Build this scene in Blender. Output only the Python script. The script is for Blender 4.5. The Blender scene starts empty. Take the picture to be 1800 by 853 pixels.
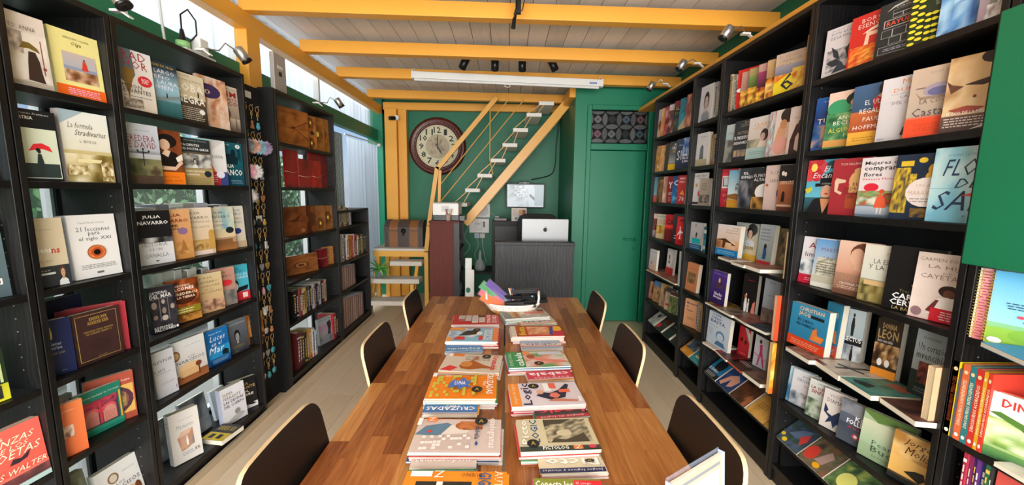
import bpy, bmesh, math, random
from mathutils import Vector, Matrix, noise
SC = bpy.context.scene
COL = SC.collection
# ---------------------------------------------------------------- camera
F = 690.0; H = 1.5
P = math.atan(88.4 / F); PSI = math.atan(11.2 / F * math.cos(P)); RO = .0135
FW = Vector((math.sin(PSI) * math.cos(P), math.cos(PSI) * math.cos(P), -math.sin(P)))
_r = Vector((math.cos(PSI), -math.sin(PSI), 0)); _u = _r.cross(FW)
RT = _r * math.cos(RO) + _u * math.sin(RO); UP = -_r * math.sin(RO) + _u * math.cos(RO)
cd = bpy.data.cameras.new('camera'); cam = bpy.data.objects.new('camera', cd); COL.objects.link(cam)
cd.sensor_width = 36; cd.lens = 36 * F / 1800; cd.clip_start = .02
M = Matrix(((RT.x, UP.x, -FW.x, 0), (RT.y, UP.y, -FW.y, 0), (RT.z, UP.z, -FW.z, H), (0, 0, 0, 1)))
cam.matrix_world = M; SC.camera = cam
# ---------------------------------------------------------------- world, lights, exposure
w = bpy.data.worlds.new('world'); SC.world = w; w.use_nodes = True
nt = w.node_tree; bgn = nt.nodes['Background']
sky = nt.nodes.new('ShaderNodeTexSky'); sky.sky_type = 'HOSEK_WILKIE'; sky.turbidity = 6; sky.ground_albedo = .5
sky.sun_direction = Vector((.3, -.5, .8)).normalized()
nt.links.new(sky.outputs[0], bgn.inputs[0]); bgn.inputs[1].default_value = 2.6
SC.view_settings.view_transform = 'Standard'; SC.view_settings.look = 'None'
SC.view_settings.gamma = 1; SC.view_settings.use_curve_mapping = False
SC.view_settings.exposure = 0.22
SC.cycles.use_denoising = True
SC.cycles.max_bounces = 8; SC.cycles.diffuse_bounces = 4; SC.cycles.transparent_max_bounces = 12
SC.cycles.sample_clamp_indirect = 4
def area(name, loc, target, sx, sy, power, col=(1, 1, 1), spread=180):
    l = bpy.data.lights.new(name, 'AREA'); l.shape = 'RECTANGLE'; l.size = sx; l.size_y = sy
    l.energy = power; l.color = col; l.spread = math.radians(spread)
    o = bpy.data.objects.new(name, l); COL.objects.link(o); o.location = loc
    o.rotation_euler = (Vector(target) - Vector(loc)).to_track_quat('-Z', 'Y').to_euler(); return o
# daylight: the glazed shop front behind the camera, the windows down the left wall; plus an added overhead fill at the near end, no roof opening there
area('shopfront_daylight', (0, -2.35, 1.45), (0, 3, 1.75), 3.3, 2.0, 290, (1, .97, .93))
area('left_window_daylight', (-3.1, 2.4, 3.3), (-1.4, 2.4, 1.4), 7.5, 1.4, 260, (.93, .97, 1))
area('overhead_fill', (0, -.9, 2.78), (0, -.7, 0), 2.6, 1.6, 95, (1, .98, .95))
# ---------------------------------------------------------------- projection helpers
def ray(x, y): return FW + RT * ((x - 900) / F) + UP * ((426.5 - y) / F)
def on(x, y, ax, v):
    d = ray(x, y); o = Vector((0, 0, H)); return o + d * ((v - o[ax]) / d[ax])
def proj(p):
    q = Vector(p) - Vector((0, 0, H)); d = q.dot(FW); return 900 + F * q.dot(RT) / d, 426.5 - F * q.dot(UP) / d
def solve(f, lo, hi, target):
    a = f(lo) < f(hi)
    for _ in range(40):
        m = (lo + hi) / 2
        if (f(m) < target) == a: lo = m
        else: hi = m
    return (lo + hi) / 2
# ---------------------------------------------------------------- colours and materials
def hexc(s):
    s = s.strip()
    if len(s) == 3: s = ''.join(c * 2 for c in s)
    v = [int(s[i:i + 2], 16) / 255 for i in (0, 2, 4)]
    return tuple(c / 12.92 if c <= .04045 else ((c + .055) / 1.055) ** 2.4 for c in v)
MATS = {}
def mat(name, col='888', rough=.5, metal=0., spec=.5, alpha=1, emit=0, emitcol=None, trans=0, coat=0):
    if name in MATS: return MATS[name]
    m = bpy.data.materials.new(name); m.use_nodes = True; b = m.node_tree.nodes['Principled BSDF']
    b.inputs['Base Color'].default_value = (*hexc(col), 1); b.inputs['Roughness'].default_value = rough
    b.inputs['Metallic'].default_value = metal; b.inputs['Specular IOR Level'].default_value = spec
    b.inputs['Alpha'].default_value = alpha; b.inputs['Transmission Weight'].default_value = trans
    b.inputs['Coat Weight'].default_value = coat
    if emit: b.inputs['Emission Color'].default_value = (*hexc(emitcol or col), 1); b.inputs['Emission Strength'].default_value = emit
    m.diffuse_color = (*hexc(col), 1); MATS[name] = m; return m
def nodes(m): return m.node_tree.nodes, m.node_tree.links, m.node_tree.nodes['Principled BSDF']
def wood(name, stops, scale, stretch, rough=.5, distort=3., obj_random=False, bump=.1, detail=6, spec=.5, rnd_amt=1.0, gain=.45):
    """grain from a stretched noise in object space; tone varied from piece to piece"""
    m = mat(name, 'fff', rough, spec=spec); N, L, b = nodes(m)
    tc = N.new('ShaderNodeTexCoord'); mp = N.new('ShaderNodeMapping'); mp.inputs['Scale'].default_value = stretch
    L.new(tc.outputs['Object'], mp.inputs[0])
    nz = N.new('ShaderNodeTexNoise'); nz.noise_dimensions = '4D'; nz.inputs['Scale'].default_value = scale; nz.inputs['Detail'].default_value = detail
    nz.inputs['Distortion'].default_value = distort
    L.new(mp.outputs[0], nz.inputs['Vector'])
    ra = N.new('ShaderNodeValToRGB'); cr = ra.color_ramp
    cr.elements[0].position = stops[0][0]; cr.elements[0].color = (*hexc(stops[0][1]), 1)
    cr.elements[1].position = stops[-1][0]; cr.elements[1].color = (*hexc(stops[-1][1]), 1)
    for p, c in stops[1:-1]:
        e = cr.elements.new(p); e.color = (*hexc(c), 1)
    oi = N.new('ShaderNodeObjectInfo')
    mu = N.new('ShaderNodeMath'); mu.operation = 'MULTIPLY'; mu.inputs[1].default_value = 40
    L.new(oi.outputs['Random'], mu.inputs[0]); L.new(mu.outputs[0], nz.inputs['W'])
    if obj_random:
        ad = N.new('ShaderNodeMath'); ad.operation = 'MULTIPLY_ADD'; ad.inputs[1].default_value = gain; 
        s2 = N.new('ShaderNodeMath'); s2.operation = 'MULTIPLY_ADD'; s2.inputs[1].default_value = obj_random * rnd_amt; s2.inputs[2].default_value = -obj_random * .5 * rnd_amt + .5 - gain * .5
        L.new(oi.outputs['Random'], s2.inputs[0]); L.new(nz.outputs['Fac'], ad.inputs[0]); L.new(s2.outputs[0], ad.inputs[2])
        L.new(ad.outputs[0], ra.inputs[0])
    else: L.new(nz.outputs['Fac'], ra.inputs[0])
    L.new(ra.outputs[0], b.inputs['Base Color'])
    if bump:
        bp = N.new('ShaderNodeBump'); bp.inputs['Strength'].default_value = bump; bp.inputs['Distance'].default_value = .002
        L.new(nz.outputs['Fac'], bp.inputs['Height']); L.new(bp.outputs[0], b.inputs['Normal'])
    return m
def mottle(name, c1, c2, scale=8, rough=.6, bump=0., **k):
    m = mat(name, c1, rough, **k); N, L, b = nodes(m)
    tc = N.new('ShaderNodeTexCoord'); nz = N.new('ShaderNodeTexNoise'); nz.inputs['Scale'].default_value = scale; nz.inputs['Detail'].default_value = 5
    L.new(tc.outputs['Object'], nz.inputs['Vector'])
    mx = N.new('ShaderNodeMix'); mx.data_type = 'RGBA'; mx.inputs[6].default_value = (*hexc(c1), 1); mx.inputs[7].default_value = (*hexc(c2), 1)
    L.new(nz.outputs['Fac'], mx.inputs[0]); L.new(mx.outputs[2], b.inputs['Base Color'])
    if bump:
        bp = N.new('ShaderNodeBump'); bp.inputs['Strength'].default_value = bump; bp.inputs['Distance'].default_value = .003
        L.new(nz.outputs['Fac'], bp.inputs['Height']); L.new(bp.outputs[0], b.inputs['Normal'])
    return m
def inkmat(name, rough, coat=0):
    m = mat(name, 'fff', rough, coat=coat); N, L, b = nodes(m)
    a = N.new('ShaderNodeVertexColor'); a.layer_name = 'Col'; L.new(a.outputs[0], b.inputs['Base Color']); return m
INK = inkmat('printed_paper', .38); INKM = inkmat('matt_printed_paper', .6)
# dark stained veneer of the shelving
def veneer(name, dark, light, rough, amt, sc=(3, 3, .55), ws=6, ds=9):
    m = mat(name, dark, rough); N, L, b = nodes(m)
    tc = N.new('ShaderNodeTexCoord'); mp = N.new('ShaderNodeMapping'); mp.inputs['Scale'].default_value = sc
    L.new(tc.outputs['Object'], mp.inputs[0])
    wv = N.new('ShaderNodeTexWave'); wv.wave_type = 'BANDS'; wv.bands_direction = 'X'; wv.inputs['Scale'].default_value = ws
    wv.inputs['Distortion'].default_value = ds; wv.inputs['Detail'].default_value = 3; wv.inputs['Detail Scale'].default_value = 1.3
    L.new(mp.outputs[0], wv.inputs[0])
    r = N.new('ShaderNodeValToRGB'); r.color_ramp.elements[0].position = .35; r.color_ramp.elements[0].color = (*hexc(dark), 1)
    r.color_ramp.elements[1].position = 1; r.color_ramp.elements[1].color = (*hexc(light), 1)
    L.new(wv.outputs['Fac'], r.inputs[0]); L.new(r.outputs[0], b.inputs['Base Color'])
    bp = N.new('ShaderNodeBump'); bp.inputs['Strength'].default_value = amt; bp.inputs['Distance'].default_value = .0015
    L.new(wv.outputs['Fac'], bp.inputs['Height']); L.new(bp.outputs[0], b.inputs['Normal']); return m
SHELF = veneer('black_stained_veneer', '080708', '131213', .45, .04)
COUNTER = veneer('black_grained_counter', '121217', '2a2a33', .5, .10, (2.2, 2.2, .7), 4.5, 11)
BACK = mottle('dark_back_panel', '14181c', '1b2226', 6, .5)
PAGE = mottle('paper_pages', 'd8d2c2', 'ece7da', 60, .8)
WHITE = mat('white_plastic', 'e6e6e4', .4)
BLACK = mat('black_plastic', '0c0c0e', .35)
GREEN = mottle('green_wall_paint', '0b6a4c', '0d7252', 3, .5)
GREEN2 = mottle('green_door_paint', '0f7857', '118060', 3, .42)
YEL = mottle('yellow_beam_paint', 'e8a238', 'efac44', 4, .42)
YELM = mat('yellow_metal_paint', 'e8ac4c', .35)
CHROME = mat('brushed_metal', 'c8c8c8', .28, .9)
GLASS = mat('window_glass', 'ffffff', .03, alpha=.12)
WOODW = wood('whitewashed_planks', [(0, 'b4b0ac'), (.4, 'dedad6'), (1, 'f2efec')], 5, (9, .7, 9), .6, 1, .35, .2)
STEPW = wood('worn_white_wood', [(0, '8a7a66'), (.35, 'cfc8bc'), (1, 'e4dfd6')], 5, (1, 9, 9), .6, 1, 0, .2)
ACACIA = wood('acacia_staves', [(0, '552a14'), (.25, '7d4622'), (.5, '9f6234'), (.75, 'b98048'), (1, 'd8aa6c')], 5, (11, .9, 11), .3, 1.6, .55, .05, spec=.45, gain=.8)
FLOORW = wood('pale_laminate', [(0, 'c0a88a'), (.5, 'd9c6aa'), (1, 'ebdfcc')], 3, (10, 1, 10), .4, 1.5, .25, .05)
PLYEDGE = mat('birch_ply_edge', 'd0b48c', .55)
# ---------------------------------------------------------------- mesh builder
class MB:
    def __init__(s): s.v = []; s.f = []; s.m = []; s.c = []; s.sm = []
    def add(s, vs, fs, mi=0, c=(1, 1, 1), smooth=False):
        b = len(s.v); s.v += [tuple(v) for v in vs]
        for f in fs: s.f.append([b + i for i in f]); s.m.append(mi); s.c.append(c); s.sm.append(smooth)
    def box(s, a, b, mi=0, c=(1, 1, 1), M=None):
        x0, y0, z0 = a; x1, y1, z1 = b
        vs = [Vector(p) for p in ((x0, y0, z0), (x1, y0, z0), (x1, y1, z0), (x0, y1, z0), (x0, y0, z1), (x1, y0, z1), (x1, y1, z1), (x0, y1, z1))]
        if M: vs = [M @ v for v in vs]
        s.add(vs, [(0, 3, 2, 1), (4, 5, 6, 7), (0, 1, 5, 4), (1, 2, 6, 5), (2, 3, 7, 6), (3, 0, 4, 7)], mi, c); return s
    def bar(s, p, q, w, h, mi=0, c=(1, 1, 1), up=(0, 0, 1)):
        p = Vector(p); q = Vector(q); d = (q - p).normalized(); u = Vector(up)
        if abs(d.dot(u)) > .98: u = Vector((1, 0, 0))
        sd = d.cross(u).normalized() * w / 2; uu = sd.cross(d).normalized() * h / 2
        vs = [p + a * sd + b * uu for a, b in ((-1, -1), (1, -1), (1, 1), (-1, 1))] + [q + a * sd + b * uu for a, b in ((-1, -1), (1, -1), (1, 1), (-1, 1))]
        s.add(vs, [(0, 1, 2, 3), (7, 6, 5, 4), (0, 4, 5, 1), (1, 5, 6, 2), (2, 6, 7, 3), (3, 7, 4, 0)], mi, c); return s
    def tube(s, pts, r, n=8, mi=0, c=(1, 1, 1), cap=True):
        pts = [Vector(p) for p in pts]; rs = r if isinstance(r, (list, tuple)) else [r] * len(pts)
        rings = []; prev = None
        for i, p in enumerate(pts):
            d = (pts[min(i + 1, len(pts) - 1)] - pts[max(i - 1, 0)])
            d = d.normalized() if d.length > 1e-9 else Vector((0, 0, 1))
            if prev is None:
                u = Vector((0, 0, 1)) if abs(d.z) < .9 else Vector((1, 0, 0)); u = (u - d * u.dot(d)).normalized()
            else:
                u = prev - d * prev.dot(d); u = u.normalized() if u.length > 1e-6 else d.orthogonal().normalized()
            prev = u; w_ = d.cross(u)
            rings.append([p + (u * math.cos(2 * math.pi * k / n) + w_ * math.sin(2 * math.pi * k / n)) * rs[i] for k in range(n)])
        vs = [v for rg in rings for v in rg]; fs = []
        for i in range(len(pts) - 1):
            for k in range(n): fs.append((i * n + k, i * n + (k + 1) % n, (i + 1) * n + (k + 1) % n, (i + 1) * n + k))
        s.add(vs, fs, mi, c, True)
        if cap: s.add([*rings[0]], [tuple(range(n))[::-1]], mi, c); s.add([*rings[-1]], [tuple(range(n))], mi, c)
        return s
    def lathe(s, prof, n=24, mi=0, c=(1, 1, 1), M=None, smooth=True, arc=1):
        vs = []; fs = []
        for r, z in prof:
            for k in range(n):
                a = 2 * math.pi * k / n * arc; v = Vector((r * math.cos(a), r * math.sin(a), z)); vs.append(M @ v if M else v)
        for i in range(len(prof) - 1):
            for k in range(n if arc == 1 else n - 1):
                fs.append((i * n + k, i * n + (k + 1) % n, (i + 1) * n + (k + 1) % n, (i + 1) * n + k))
        s.add(vs, fs, mi, c, smooth); return s
    def prism(s, poly, dvec, mi=0, c=(1, 1, 1)):
        n = len(poly); d = Vector(dvec); vs = [Vector(p) for p in poly] + [Vector(p) + d for p in poly]
        s.add(vs, [tuple(range(n))[::-1], tuple(range(n, 2 * n))] + [(i, (i + 1) % n, n + (i + 1) % n, n + i) for i in range(n)], mi, c); return s
    def sphere(s, ctr, r, n=12, mi=0, c=(1, 1, 1), sc=(1, 1, 1)):
        ctr = Vector(ctr); k = n // 2
        M_ = Matrix.Translation(ctr) @ Matrix.Diagonal((*sc, 1))
        return s.lathe([(max(r * math.sin(math.pi * i / k), 1e-5), -r * math.cos(math.pi * i / k)) for i in range(k + 1)], n, mi, c, M_)
    def mesh(s, name, mats):
        me = bpy.data.meshes.new(name); me.from_pydata(s.v, [], s.f); 
        for m in (mats if isinstance(mats, (list, tuple)) else [mats]): me.materials.append(m)
        me.polygons.foreach_set('material_index', s.m); me.polygons.foreach_set('use_smooth', s.sm)
        if any(c != (1, 1, 1) for c in s.c):
            ca = me.color_attributes.new('Col', 'FLOAT_COLOR', 'CORNER'); flat = []
            for f, c in zip(s.f, s.c):
                if isinstance(c, list):
                    for q in c: flat += [*q, 1]
                else: flat += [*c, 1] * len(f)
            ca.data.foreach_set('color', flat)
        me.update(); return me
    def obj(s, name, mats, parent=None, loc=None, rot=None, bevel=0, seg=2, label=None):
        o = bpy.data.objects.new(name, s.mesh(name, mats)); COL.objects.link(o)
        if parent: o.parent = parent
        if loc is not None: o.location = loc
        if rot is not None: o.rotation_euler = rot
        if bevel:
            b = o.modifiers.new('bevel', 'BEVEL'); b.width = bevel; b.segments = seg; b.limit_method = 'ANGLE'; b.harden_normals = False
        if label: o['label'] = label
        return o
def thing(name, label, cat, loc=(0, 0, 0), rotz=0, group=None, rot=None):
    o = bpy.data.objects.new(name, None); COL.objects.link(o); o.location = loc; o.rotation_euler = rot or (0, 0, rotz); o.empty_display_size = .05
    o['label'] = label; o['category'] = cat
    if group: o['group'] = group
    return o
def tag(o, label, cat, group=None):
    o['label'] = label; o['category'] = cat
    if group: o['group'] = group
    return o
def struct(o): o['kind'] = 'structure'; return o
def dup(o, parent=None, loc=None, label=None):
    c = o.copy(); COL.objects.link(c)
    if parent: c.parent = parent
    if loc is not None: c.location = loc
    if label: c['label'] = label
    for ch in list(o.children): dup(ch, c)
    return c
def holder(name, loc=(0, 0, 0)):
    o = bpy.data.objects.new(name, None); COL.objects.link(o); o.location = loc; o['kind'] = 'structure'; return o
def rrect(w_, h_, r, n=5, x0=0, y0=0):
    pts = []
    for cx, cy, a0 in ((w_ - r, r, -90), (w_ - r, h_ - r, 0), (r, h_ - r, 90), (r, r, 180)):
        for k in range(n + 1):
            a = math.radians(a0 + 90 * k / n); pts.append((x0 + cx + r * math.cos(a), y0 + cy + r * math.sin(a)))
    return pts
# ---------------------------------------------------------------- lettering
_TC = {}
def glyphs(text, bold=0., shear=0.):
    k = (text, bold, shear)
    if k in _TC: return _TC[k]
    cu = bpy.data.curves.new('t', 'FONT'); cu.body = text; cu.size = 1; cu.resolution_u = 1; cu.offset = bold; cu.shear = shear
    cu.space_character = 1.05; o = bpy.data.objects.new('t', cu); me = o.to_mesh()
    vs = [(v.co.x, v.co.y) for v in me.vertices]; fs = [tuple(p.vertices) for p in me.polygons]
    o.to_mesh_clear(); bpy.data.objects.remove(o); bpy.data.curves.remove(cu)
    if not vs: _TC[k] = ([], []); return _TC[k]
    x0 = min(v[0] for v in vs); x1 = max(v[0] for v in vs); y0 = min(v[1] for v in vs); y1 = max(v[1] for v in vs)
    if x1 - x0 < 1e-6: x1 = x0 + 1
    if y1 - y0 < 1e-6: y1 = y0 + 1
    _TC[k] = ([((x - x0) / (x1 - x0), (y - y0) / (y1 - y0)) for x, y in vs], fs); return _TC[k]
def lerp(a, b, t): return tuple(a[i] + (b[i] - a[i]) * t for i in range(3))
class Art:
    """flat print laid on a rectangle (u right, v up, 0..1); mapped by fn(u, v, lift)"""
    def __init__(s, fn, lift=.00025): s.fn = fn; s.mb = MB(); s.k = 0; s.step = lift
    clip = False
    def poly(s, pts, c):
        if s.clip:
            for ax, lim, sg in ((0, 0, 1), (0, 1, -1), (1, 0, 1), (1, 1, -1)):
                out = []
                for i, q in enumerate(pts):
                    r = pts[i - 1]; a, b = (r[ax] - lim) * sg, (q[ax] - lim) * sg
                    if (a < 0) != (b < 0):
                        k = a / (a - b); out.append((r[0] + (q[0] - r[0]) * k, r[1] + (q[1] - r[1]) * k))
                    if b >= 0: out.append(q)
                pts = out
                if len(pts) < 3: return
        s.k += 1; s.mb.add([s.fn(u, v, s.k * s.step) for u, v in pts], [tuple(range(len(pts)))], 0, c)
    def grad(s, x0, y0, x1, y1, c0, c1):
        s.k += 1; s.mb.add([s.fn(u, v, s.k * s.step) for u, v in ((x0, y0), (x1, y0), (x1, y1), (x0, y1))], [(0, 1, 2, 3)], 0, [c0, c0, c1, c1])
    def ell(s, cx, cy, rx, ry, c, n=16, a=0):
        s.poly([(cx + rx * math.cos(2 * math.pi * k / n + .2) * math.cos(a) - ry * math.sin(2 * math.pi * k / n + .2) * math.sin(a), cy + rx * math.cos(2 * math.pi * k / n + .2) * math.sin(a) + ry * math.sin(2 * math.pi * k / n + .2) * math.cos(a)) for k in range(n)], c)
    def text(s, t, x0, y0, x1, y1, c, bold=0., shear=0., rot=0):
        vs, fs = glyphs(t, bold, shear)
        if not vs: return
        s.k += 1; z = s.k * s.step
        if rot == 90: q = [(x1 - (x1 - x0) * v, y0 + (y1 - y0) * u) for u, v in vs]      # reads upwards
        elif rot == -90: q = [(x0 + (x1 - x0) * v, y1 - (y1 - y0) * u) for u, v in vs]   # reads downwards
        elif rot == 180: q = [(x1 - (x1 - x0) * u, y1 - (y1 - y0) * v) for u, v in vs]
        else: q = [(x0 + (x1 - x0) * u, y0 + (y1 - y0) * v) for u, v in vs]
        s.mb.add([s.fn(u, v, z) for u, v in q], fs, 0, c)
    def photo(s, x0, y0, x1, y1, cols, seed, n=10, m=12, fr=3.):
        s.k += 1; z = s.k * s.step; vs = []; cl = []
        for j in range(m + 1):
            for i in range(n + 1):
                vs.append(s.fn(x0 + (x1 - x0) * i / n, y0 + (y1 - y0) * j / m, z))
                t = noise.fractal(Vector((i / n * fr + seed * 7.3, j / m * fr * (y1 - y0) / max(x1 - x0, .1), seed * 1.7)), 1, 2, 3) * .9 + .5
                t = min(max(t, 0), .999) * (len(cols) - 1); k = int(t); cl.append(lerp(cols[k], cols[k + 1], t - k))
        for j in range(m):
            for i in range(n):
                a = j * (n + 1) + i; q = (a, a + 1, a + n + 2, a + n + 1)
                s.mb.add([vs[t] for t in q], [(0, 1, 2, 3)], 0, [cl[t] for t in q])
    def lines(s, x0, y0, x1, y1, n, c, seed=1):
        r = random.Random(seed); s.k += 1; z = s.k * s.step; h = (y1 - y0) / n
        for i in range(n):
            y = y1 - h * (i + .5); x = x0 + r.random() * .03; e = x1 - r.random() * .12 * (x1 - x0)
            while x < e:
                wd = (.03 + r.random() * .07); X = min(x + wd, e)
                s.mb.add([s.fn(u, v, z) for u, v in ((x, y - h * .2), (X, y - h * .2), (X, y + h * .2), (x, y + h * .2))], [(0, 1, 2, 3)], 0, c); x = X + .018
    def figure(s, cx, y, h, c):
        s.ell(cx, y + h * .9, h * .11, h * .085, c, 10)
        s.poly([(cx - h * .1, y + h * .8), (cx - h * .2, y + h * .45), (cx - h * .12, y), (cx - h * .01, y), (cx + h * .03, y), (cx + h * .14, y), (cx + h * .2, y + h * .45), (cx + h * .1, y + h * .8)], c)
    def bust(s, cx, y, h, skin, hair, cloth):
        s.poly([(cx - h * .42, y), (cx - h * .36, y + h * .24), (cx - h * .12, y + h * .36), (cx + h * .12, y + h * .36), (cx + h * .36, y + h * .24), (cx + h * .42, y)], cloth)
        s.ell(cx, y + h * .68, h * .26, h * .3, hair, 16); s.poly([(cx - h * .09, y + h * .3), (cx + h * .09, y + h * .3), (cx + h * .08, y + h * .5), (cx - h * .08, y + h * .5)], skin)
        s.ell(cx, y + h * .62, h * .17, h * .22, skin, 16)
        d = lerp(skin, (0, 0, 0), .75)
        for q in (-1, 1): s.ell(cx + q * h * .07, y + h * .65, h * .03, h * .016, d, 8); s.ell(cx + q * h * .07, y + h * .69, h * .04, h * .008, d, 6)
        s.ell(cx, y + h * .51, h * .055, h * .014, hexc('a03028'), 8); s.poly([(cx - h * .012, y + h * .63), (cx + h * .012, y + h * .63), (cx + h * .025, y + h * .56), (cx - h * .02, y + h * .56)], lerp(skin, (0, 0, 0), .25))
        s.poly([(cx - h * .19, y + h * .74), (cx - h * .1, y + h * .9), (cx + h * .1, y + h * .9), (cx + h * .19, y + h * .74), (cx + h * .05, y + h * .82), (cx - h * .05, y + h * .82)], hair)
    def flower(s, cx, cy, r, c, c2):
        for k in range(6):
            a = k * math.pi / 3; s.ell(cx + r * .55 * math.cos(a), cy + r * .4 * math.sin(a), r * .42, r * .32, c if k % 2 else c2, 10)
        s.ell(cx, cy, r * .25, r * .2, hexc('fd6'), 8)
    def draw(s, spec, seed=0):
        s.clip = True
        for op in spec.split(';'):
            op = op.strip()
            if not op: continue
            a = op.split('|'); k = a[0]
            fl = lambda i: [float(x) for x in a[i].split()]
            if k == 'T' or k == 'B' or k == 'I':
                b = fl(2); s.text(a[1], *b[:4], hexc(a[3]), .02 if k == 'B' else 0., .35 if k == 'I' else 0., int(a[4]) if len(a) > 4 else 0)
            elif k == 'R':
                c = a[2].split('/'); b = fl(1)
                if len(c) > 1: s.grad(*b, hexc(c[0]), hexc(c[1]))
                else: s.poly([(b[0], b[1]), (b[2], b[1]), (b[2], b[3]), (b[0], b[3])], hexc(c[0]))
            elif k == 'E': s.ell(*fl(1), hexc(a[2]))
            elif k == 'N':
                s.photo(*fl(1)[:4], [hexc(x) for x in a[2].split()], seed + s.k, fr=fl(1)[4] if len(fl(1)) > 4 else 3.)
            elif k == 'L': b = fl(1); s.lines(*b[:4], int(b[4]), hexc(a[2]), seed + s.k)
            elif k == 'F': s.figure(*fl(1), hexc(a[2]))
            elif k == 'G': s.bust(*fl(1), *[hexc(x) for x in a[2].split()])
            elif k == 'W': s.flower(*fl(1), *[hexc(x) for x in a[2].split()])
            elif k == 'P':
                b = fl(1); s.poly([(b[i], b[i + 1]) for i in range(0, len(b), 2)], hexc(a[2]))
# ================================================================ the room
XL, XR = -1.585, 1.415          # fronts of the two shelf walls
WL, WR = -1.86, 1.80            # the walls behind them
YB, YD, YF = 5.7, 4.45, -2.4    # clock wall, door wall, shop front
R = random.Random(5)
fl_ = holder('floor'); MB().box((WL, YF, -.06), (WR, YB, -.012)).obj('subfloor', mat('screed', '8d8375', .8), fl_)
bw = .19; proto = {}
nx = int((WR - WL) / bw) + 1
for i in range(nx):
    x = WL + i * bw; x1 = min(x + bw - .0015, WR)
    y = YF + R.random() * -.9
    while y < YB:
        y1 = y + 1.2; a = max(y, YF); b = min(y1 - .002, YB)
        if b - a > .05:
            MB().box((0, 0, 0), (x1 - x, b - a, .012)).obj('plank', FLOORW, fl_, (x, a, -.012))
        y = y1
ce = holder('ceiling')
def zc(x): return 2.80 - .012 * (x + 1.8)
x = -2.0
while x < 1.95:
    wd = .155; MB().box((0, 0, 0), (wd - .005, 8.1, .018)).obj('plank', WOODW, ce, (x, YF, zc(x) ), (0, .012, 0)); x += wd
MB().box((-2.0, YF, 2.83), (1.95, YB, 2.87)).obj('roof_deck', mat('dark_gap', '2a2622', .9), ce)
def joist(Y, z1=None, xr=1.8, h=.098, name='trim_2'):
    o = MB().bar((-1.75, Y + .04, 2.700), (xr, Y + .04, 2.700 - .012 * (xr + 1.75)), .08, h).obj(name, YEL, None, bevel=.004); struct(o); return o
for Y in (-1.1, -.3, .5, 1.35, 2.05, 2.74, 3.50, 4.22): joist(Y)
joist(5.1, xr=.80)
struct(MB().box((-1.8, YF, 2.545), (-1.72, YB, 2.655)).obj('trim_1', YEL, bevel=.004))
# posts of the left side
for Y, z0 in ((2.76, 0),):
    struct(MB().box((-1.80, Y, z0), (-1.72, Y + .14, 2.545)).obj('trim_3', YEL, bevel=.004))
struct(MB().box((-1.66, 5.5, 0), (-1.50, 5.62, 2.6)).obj('trim_4', YEL, bevel=.004)); struct(MB().box((-1.495, 5.56, 0), (-1.38, 5.66, 2.6)).obj('trim_5', YEL, bevel=.004))
struct(MB().box((-1.70, 5.58, 2.60), (.75, 5.66, 2.70)).obj('trim_6', YEL, bevel=.004))
# back wall, door box, right wall
struct(MB().box((WL - .1, YB, 0), (WR, YB + .1, 2.85)).obj('wall_back', GREEN))
struct(MB().box((.75, YD + .09, 0), (.80, YB, 2.82)).obj('wall_closet_side', GREEN))
wd_ = holder('wall_closet_front')
x0, x1 = .93, 1.56
MB().box((.75, YD, 0), (x0 - .03, YD + .09, 2.64)).box((x1 + .03, YD, 0), (WR, YD + .09, 2.64)).box((x0 - .03, YD, 2.44), (x1 + .03, YD + .09, 2.64)).obj('wall_panel', GREEN2, wd_)
MB().box((.75, YD + .04, 2.6), (WR, YD + .09, 2.83)).obj('wall_panel', GREEN, wd_)
dr = holder('door_1')
fm = MB()
fm.box((x0 - .05, YD - .03, 0), (x0, YD + .02, 2.46)).box((x1, YD - .03, 0), (x1 + .05, YD + .02, 2.46)).box((x0, YD - .03, 2.41), (x1, YD + .02, 2.46)).box((x0, YD - .02, 1.98), (x1, YD + .03, 2.05))
fm.obj('door_frame', GREEN2, dr, bevel=.006)
MB().box((x0 + .005, YD + .012, .01), (x1 - .005, YD + .05, 1.975)).obj('door_leaf', GREEN2, dr, bevel=.004)
hd = MB().tube([(1.47, YD - .005, .98), (1.47, YD - .05, .98), (1.46, YD - .055, .98), (1.35, YD - .055, .985), (1.34, YD - .04, .985)], .009, 8)
hd.lathe([(0.001, 0), (.022, 0), (.022, .006), (0.001, .008)], 16, M=Matrix.Translation((1.47, YD + .01, .98)) @ Matrix.Rotation(math.pi / 2, 4, 'X'))
hd.lathe([(0.001, 0), (.016, 0), (.016, .005), (0.001, .006)], 12, M=Matrix.Translation((1.47, YD + .01, .87)) @ Matrix.Rotation(math.pi / 2, 4, 'X')).obj('door_handle', GREEN2, dr)
# transom with interlaced circles
tz0, tz1 = 2.06, 2.405
MB().box((x0, YD + .035, tz0), (x1, YD + .04, tz1)).obj('transom_glass', mat('smoked_glass', '1c2426', .15), dr)
pt = MB(); c3 = [hexc(c) for c in ('5a5e60', '4c5052', '6a4a54', '62666a', '22282a', '445662')]; RR = random.Random(3); st = .158; kk = 0
def lens(cx, cz, r, ang, c, y):
    pts = []; h = math.acos(.5 ** .5)
    for sgn in (1, -1):
        for k in range(7):
            a = -h + 2 * h * k / 6; px = sgn * (r * math.cos(a) - r * math.cos(h)); pz = sgn * r * math.sin(a); pts.append((px, pz))
    ca, sa = math.cos(ang), math.sin(ang); q = [(cx + px * ca - pz * sa, cz + px * sa + pz * ca) for px, pz in pts]
    q = [(min(max(X, x0), x1), min(max(Z, tz0), tz1)) for X, Z in q]
    pt.add([(X, y, Z) for X, Z in q], [tuple(range(len(q)))], 0, c)
    tr.append(q)
tr = []; r_ = st * .7071
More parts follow.
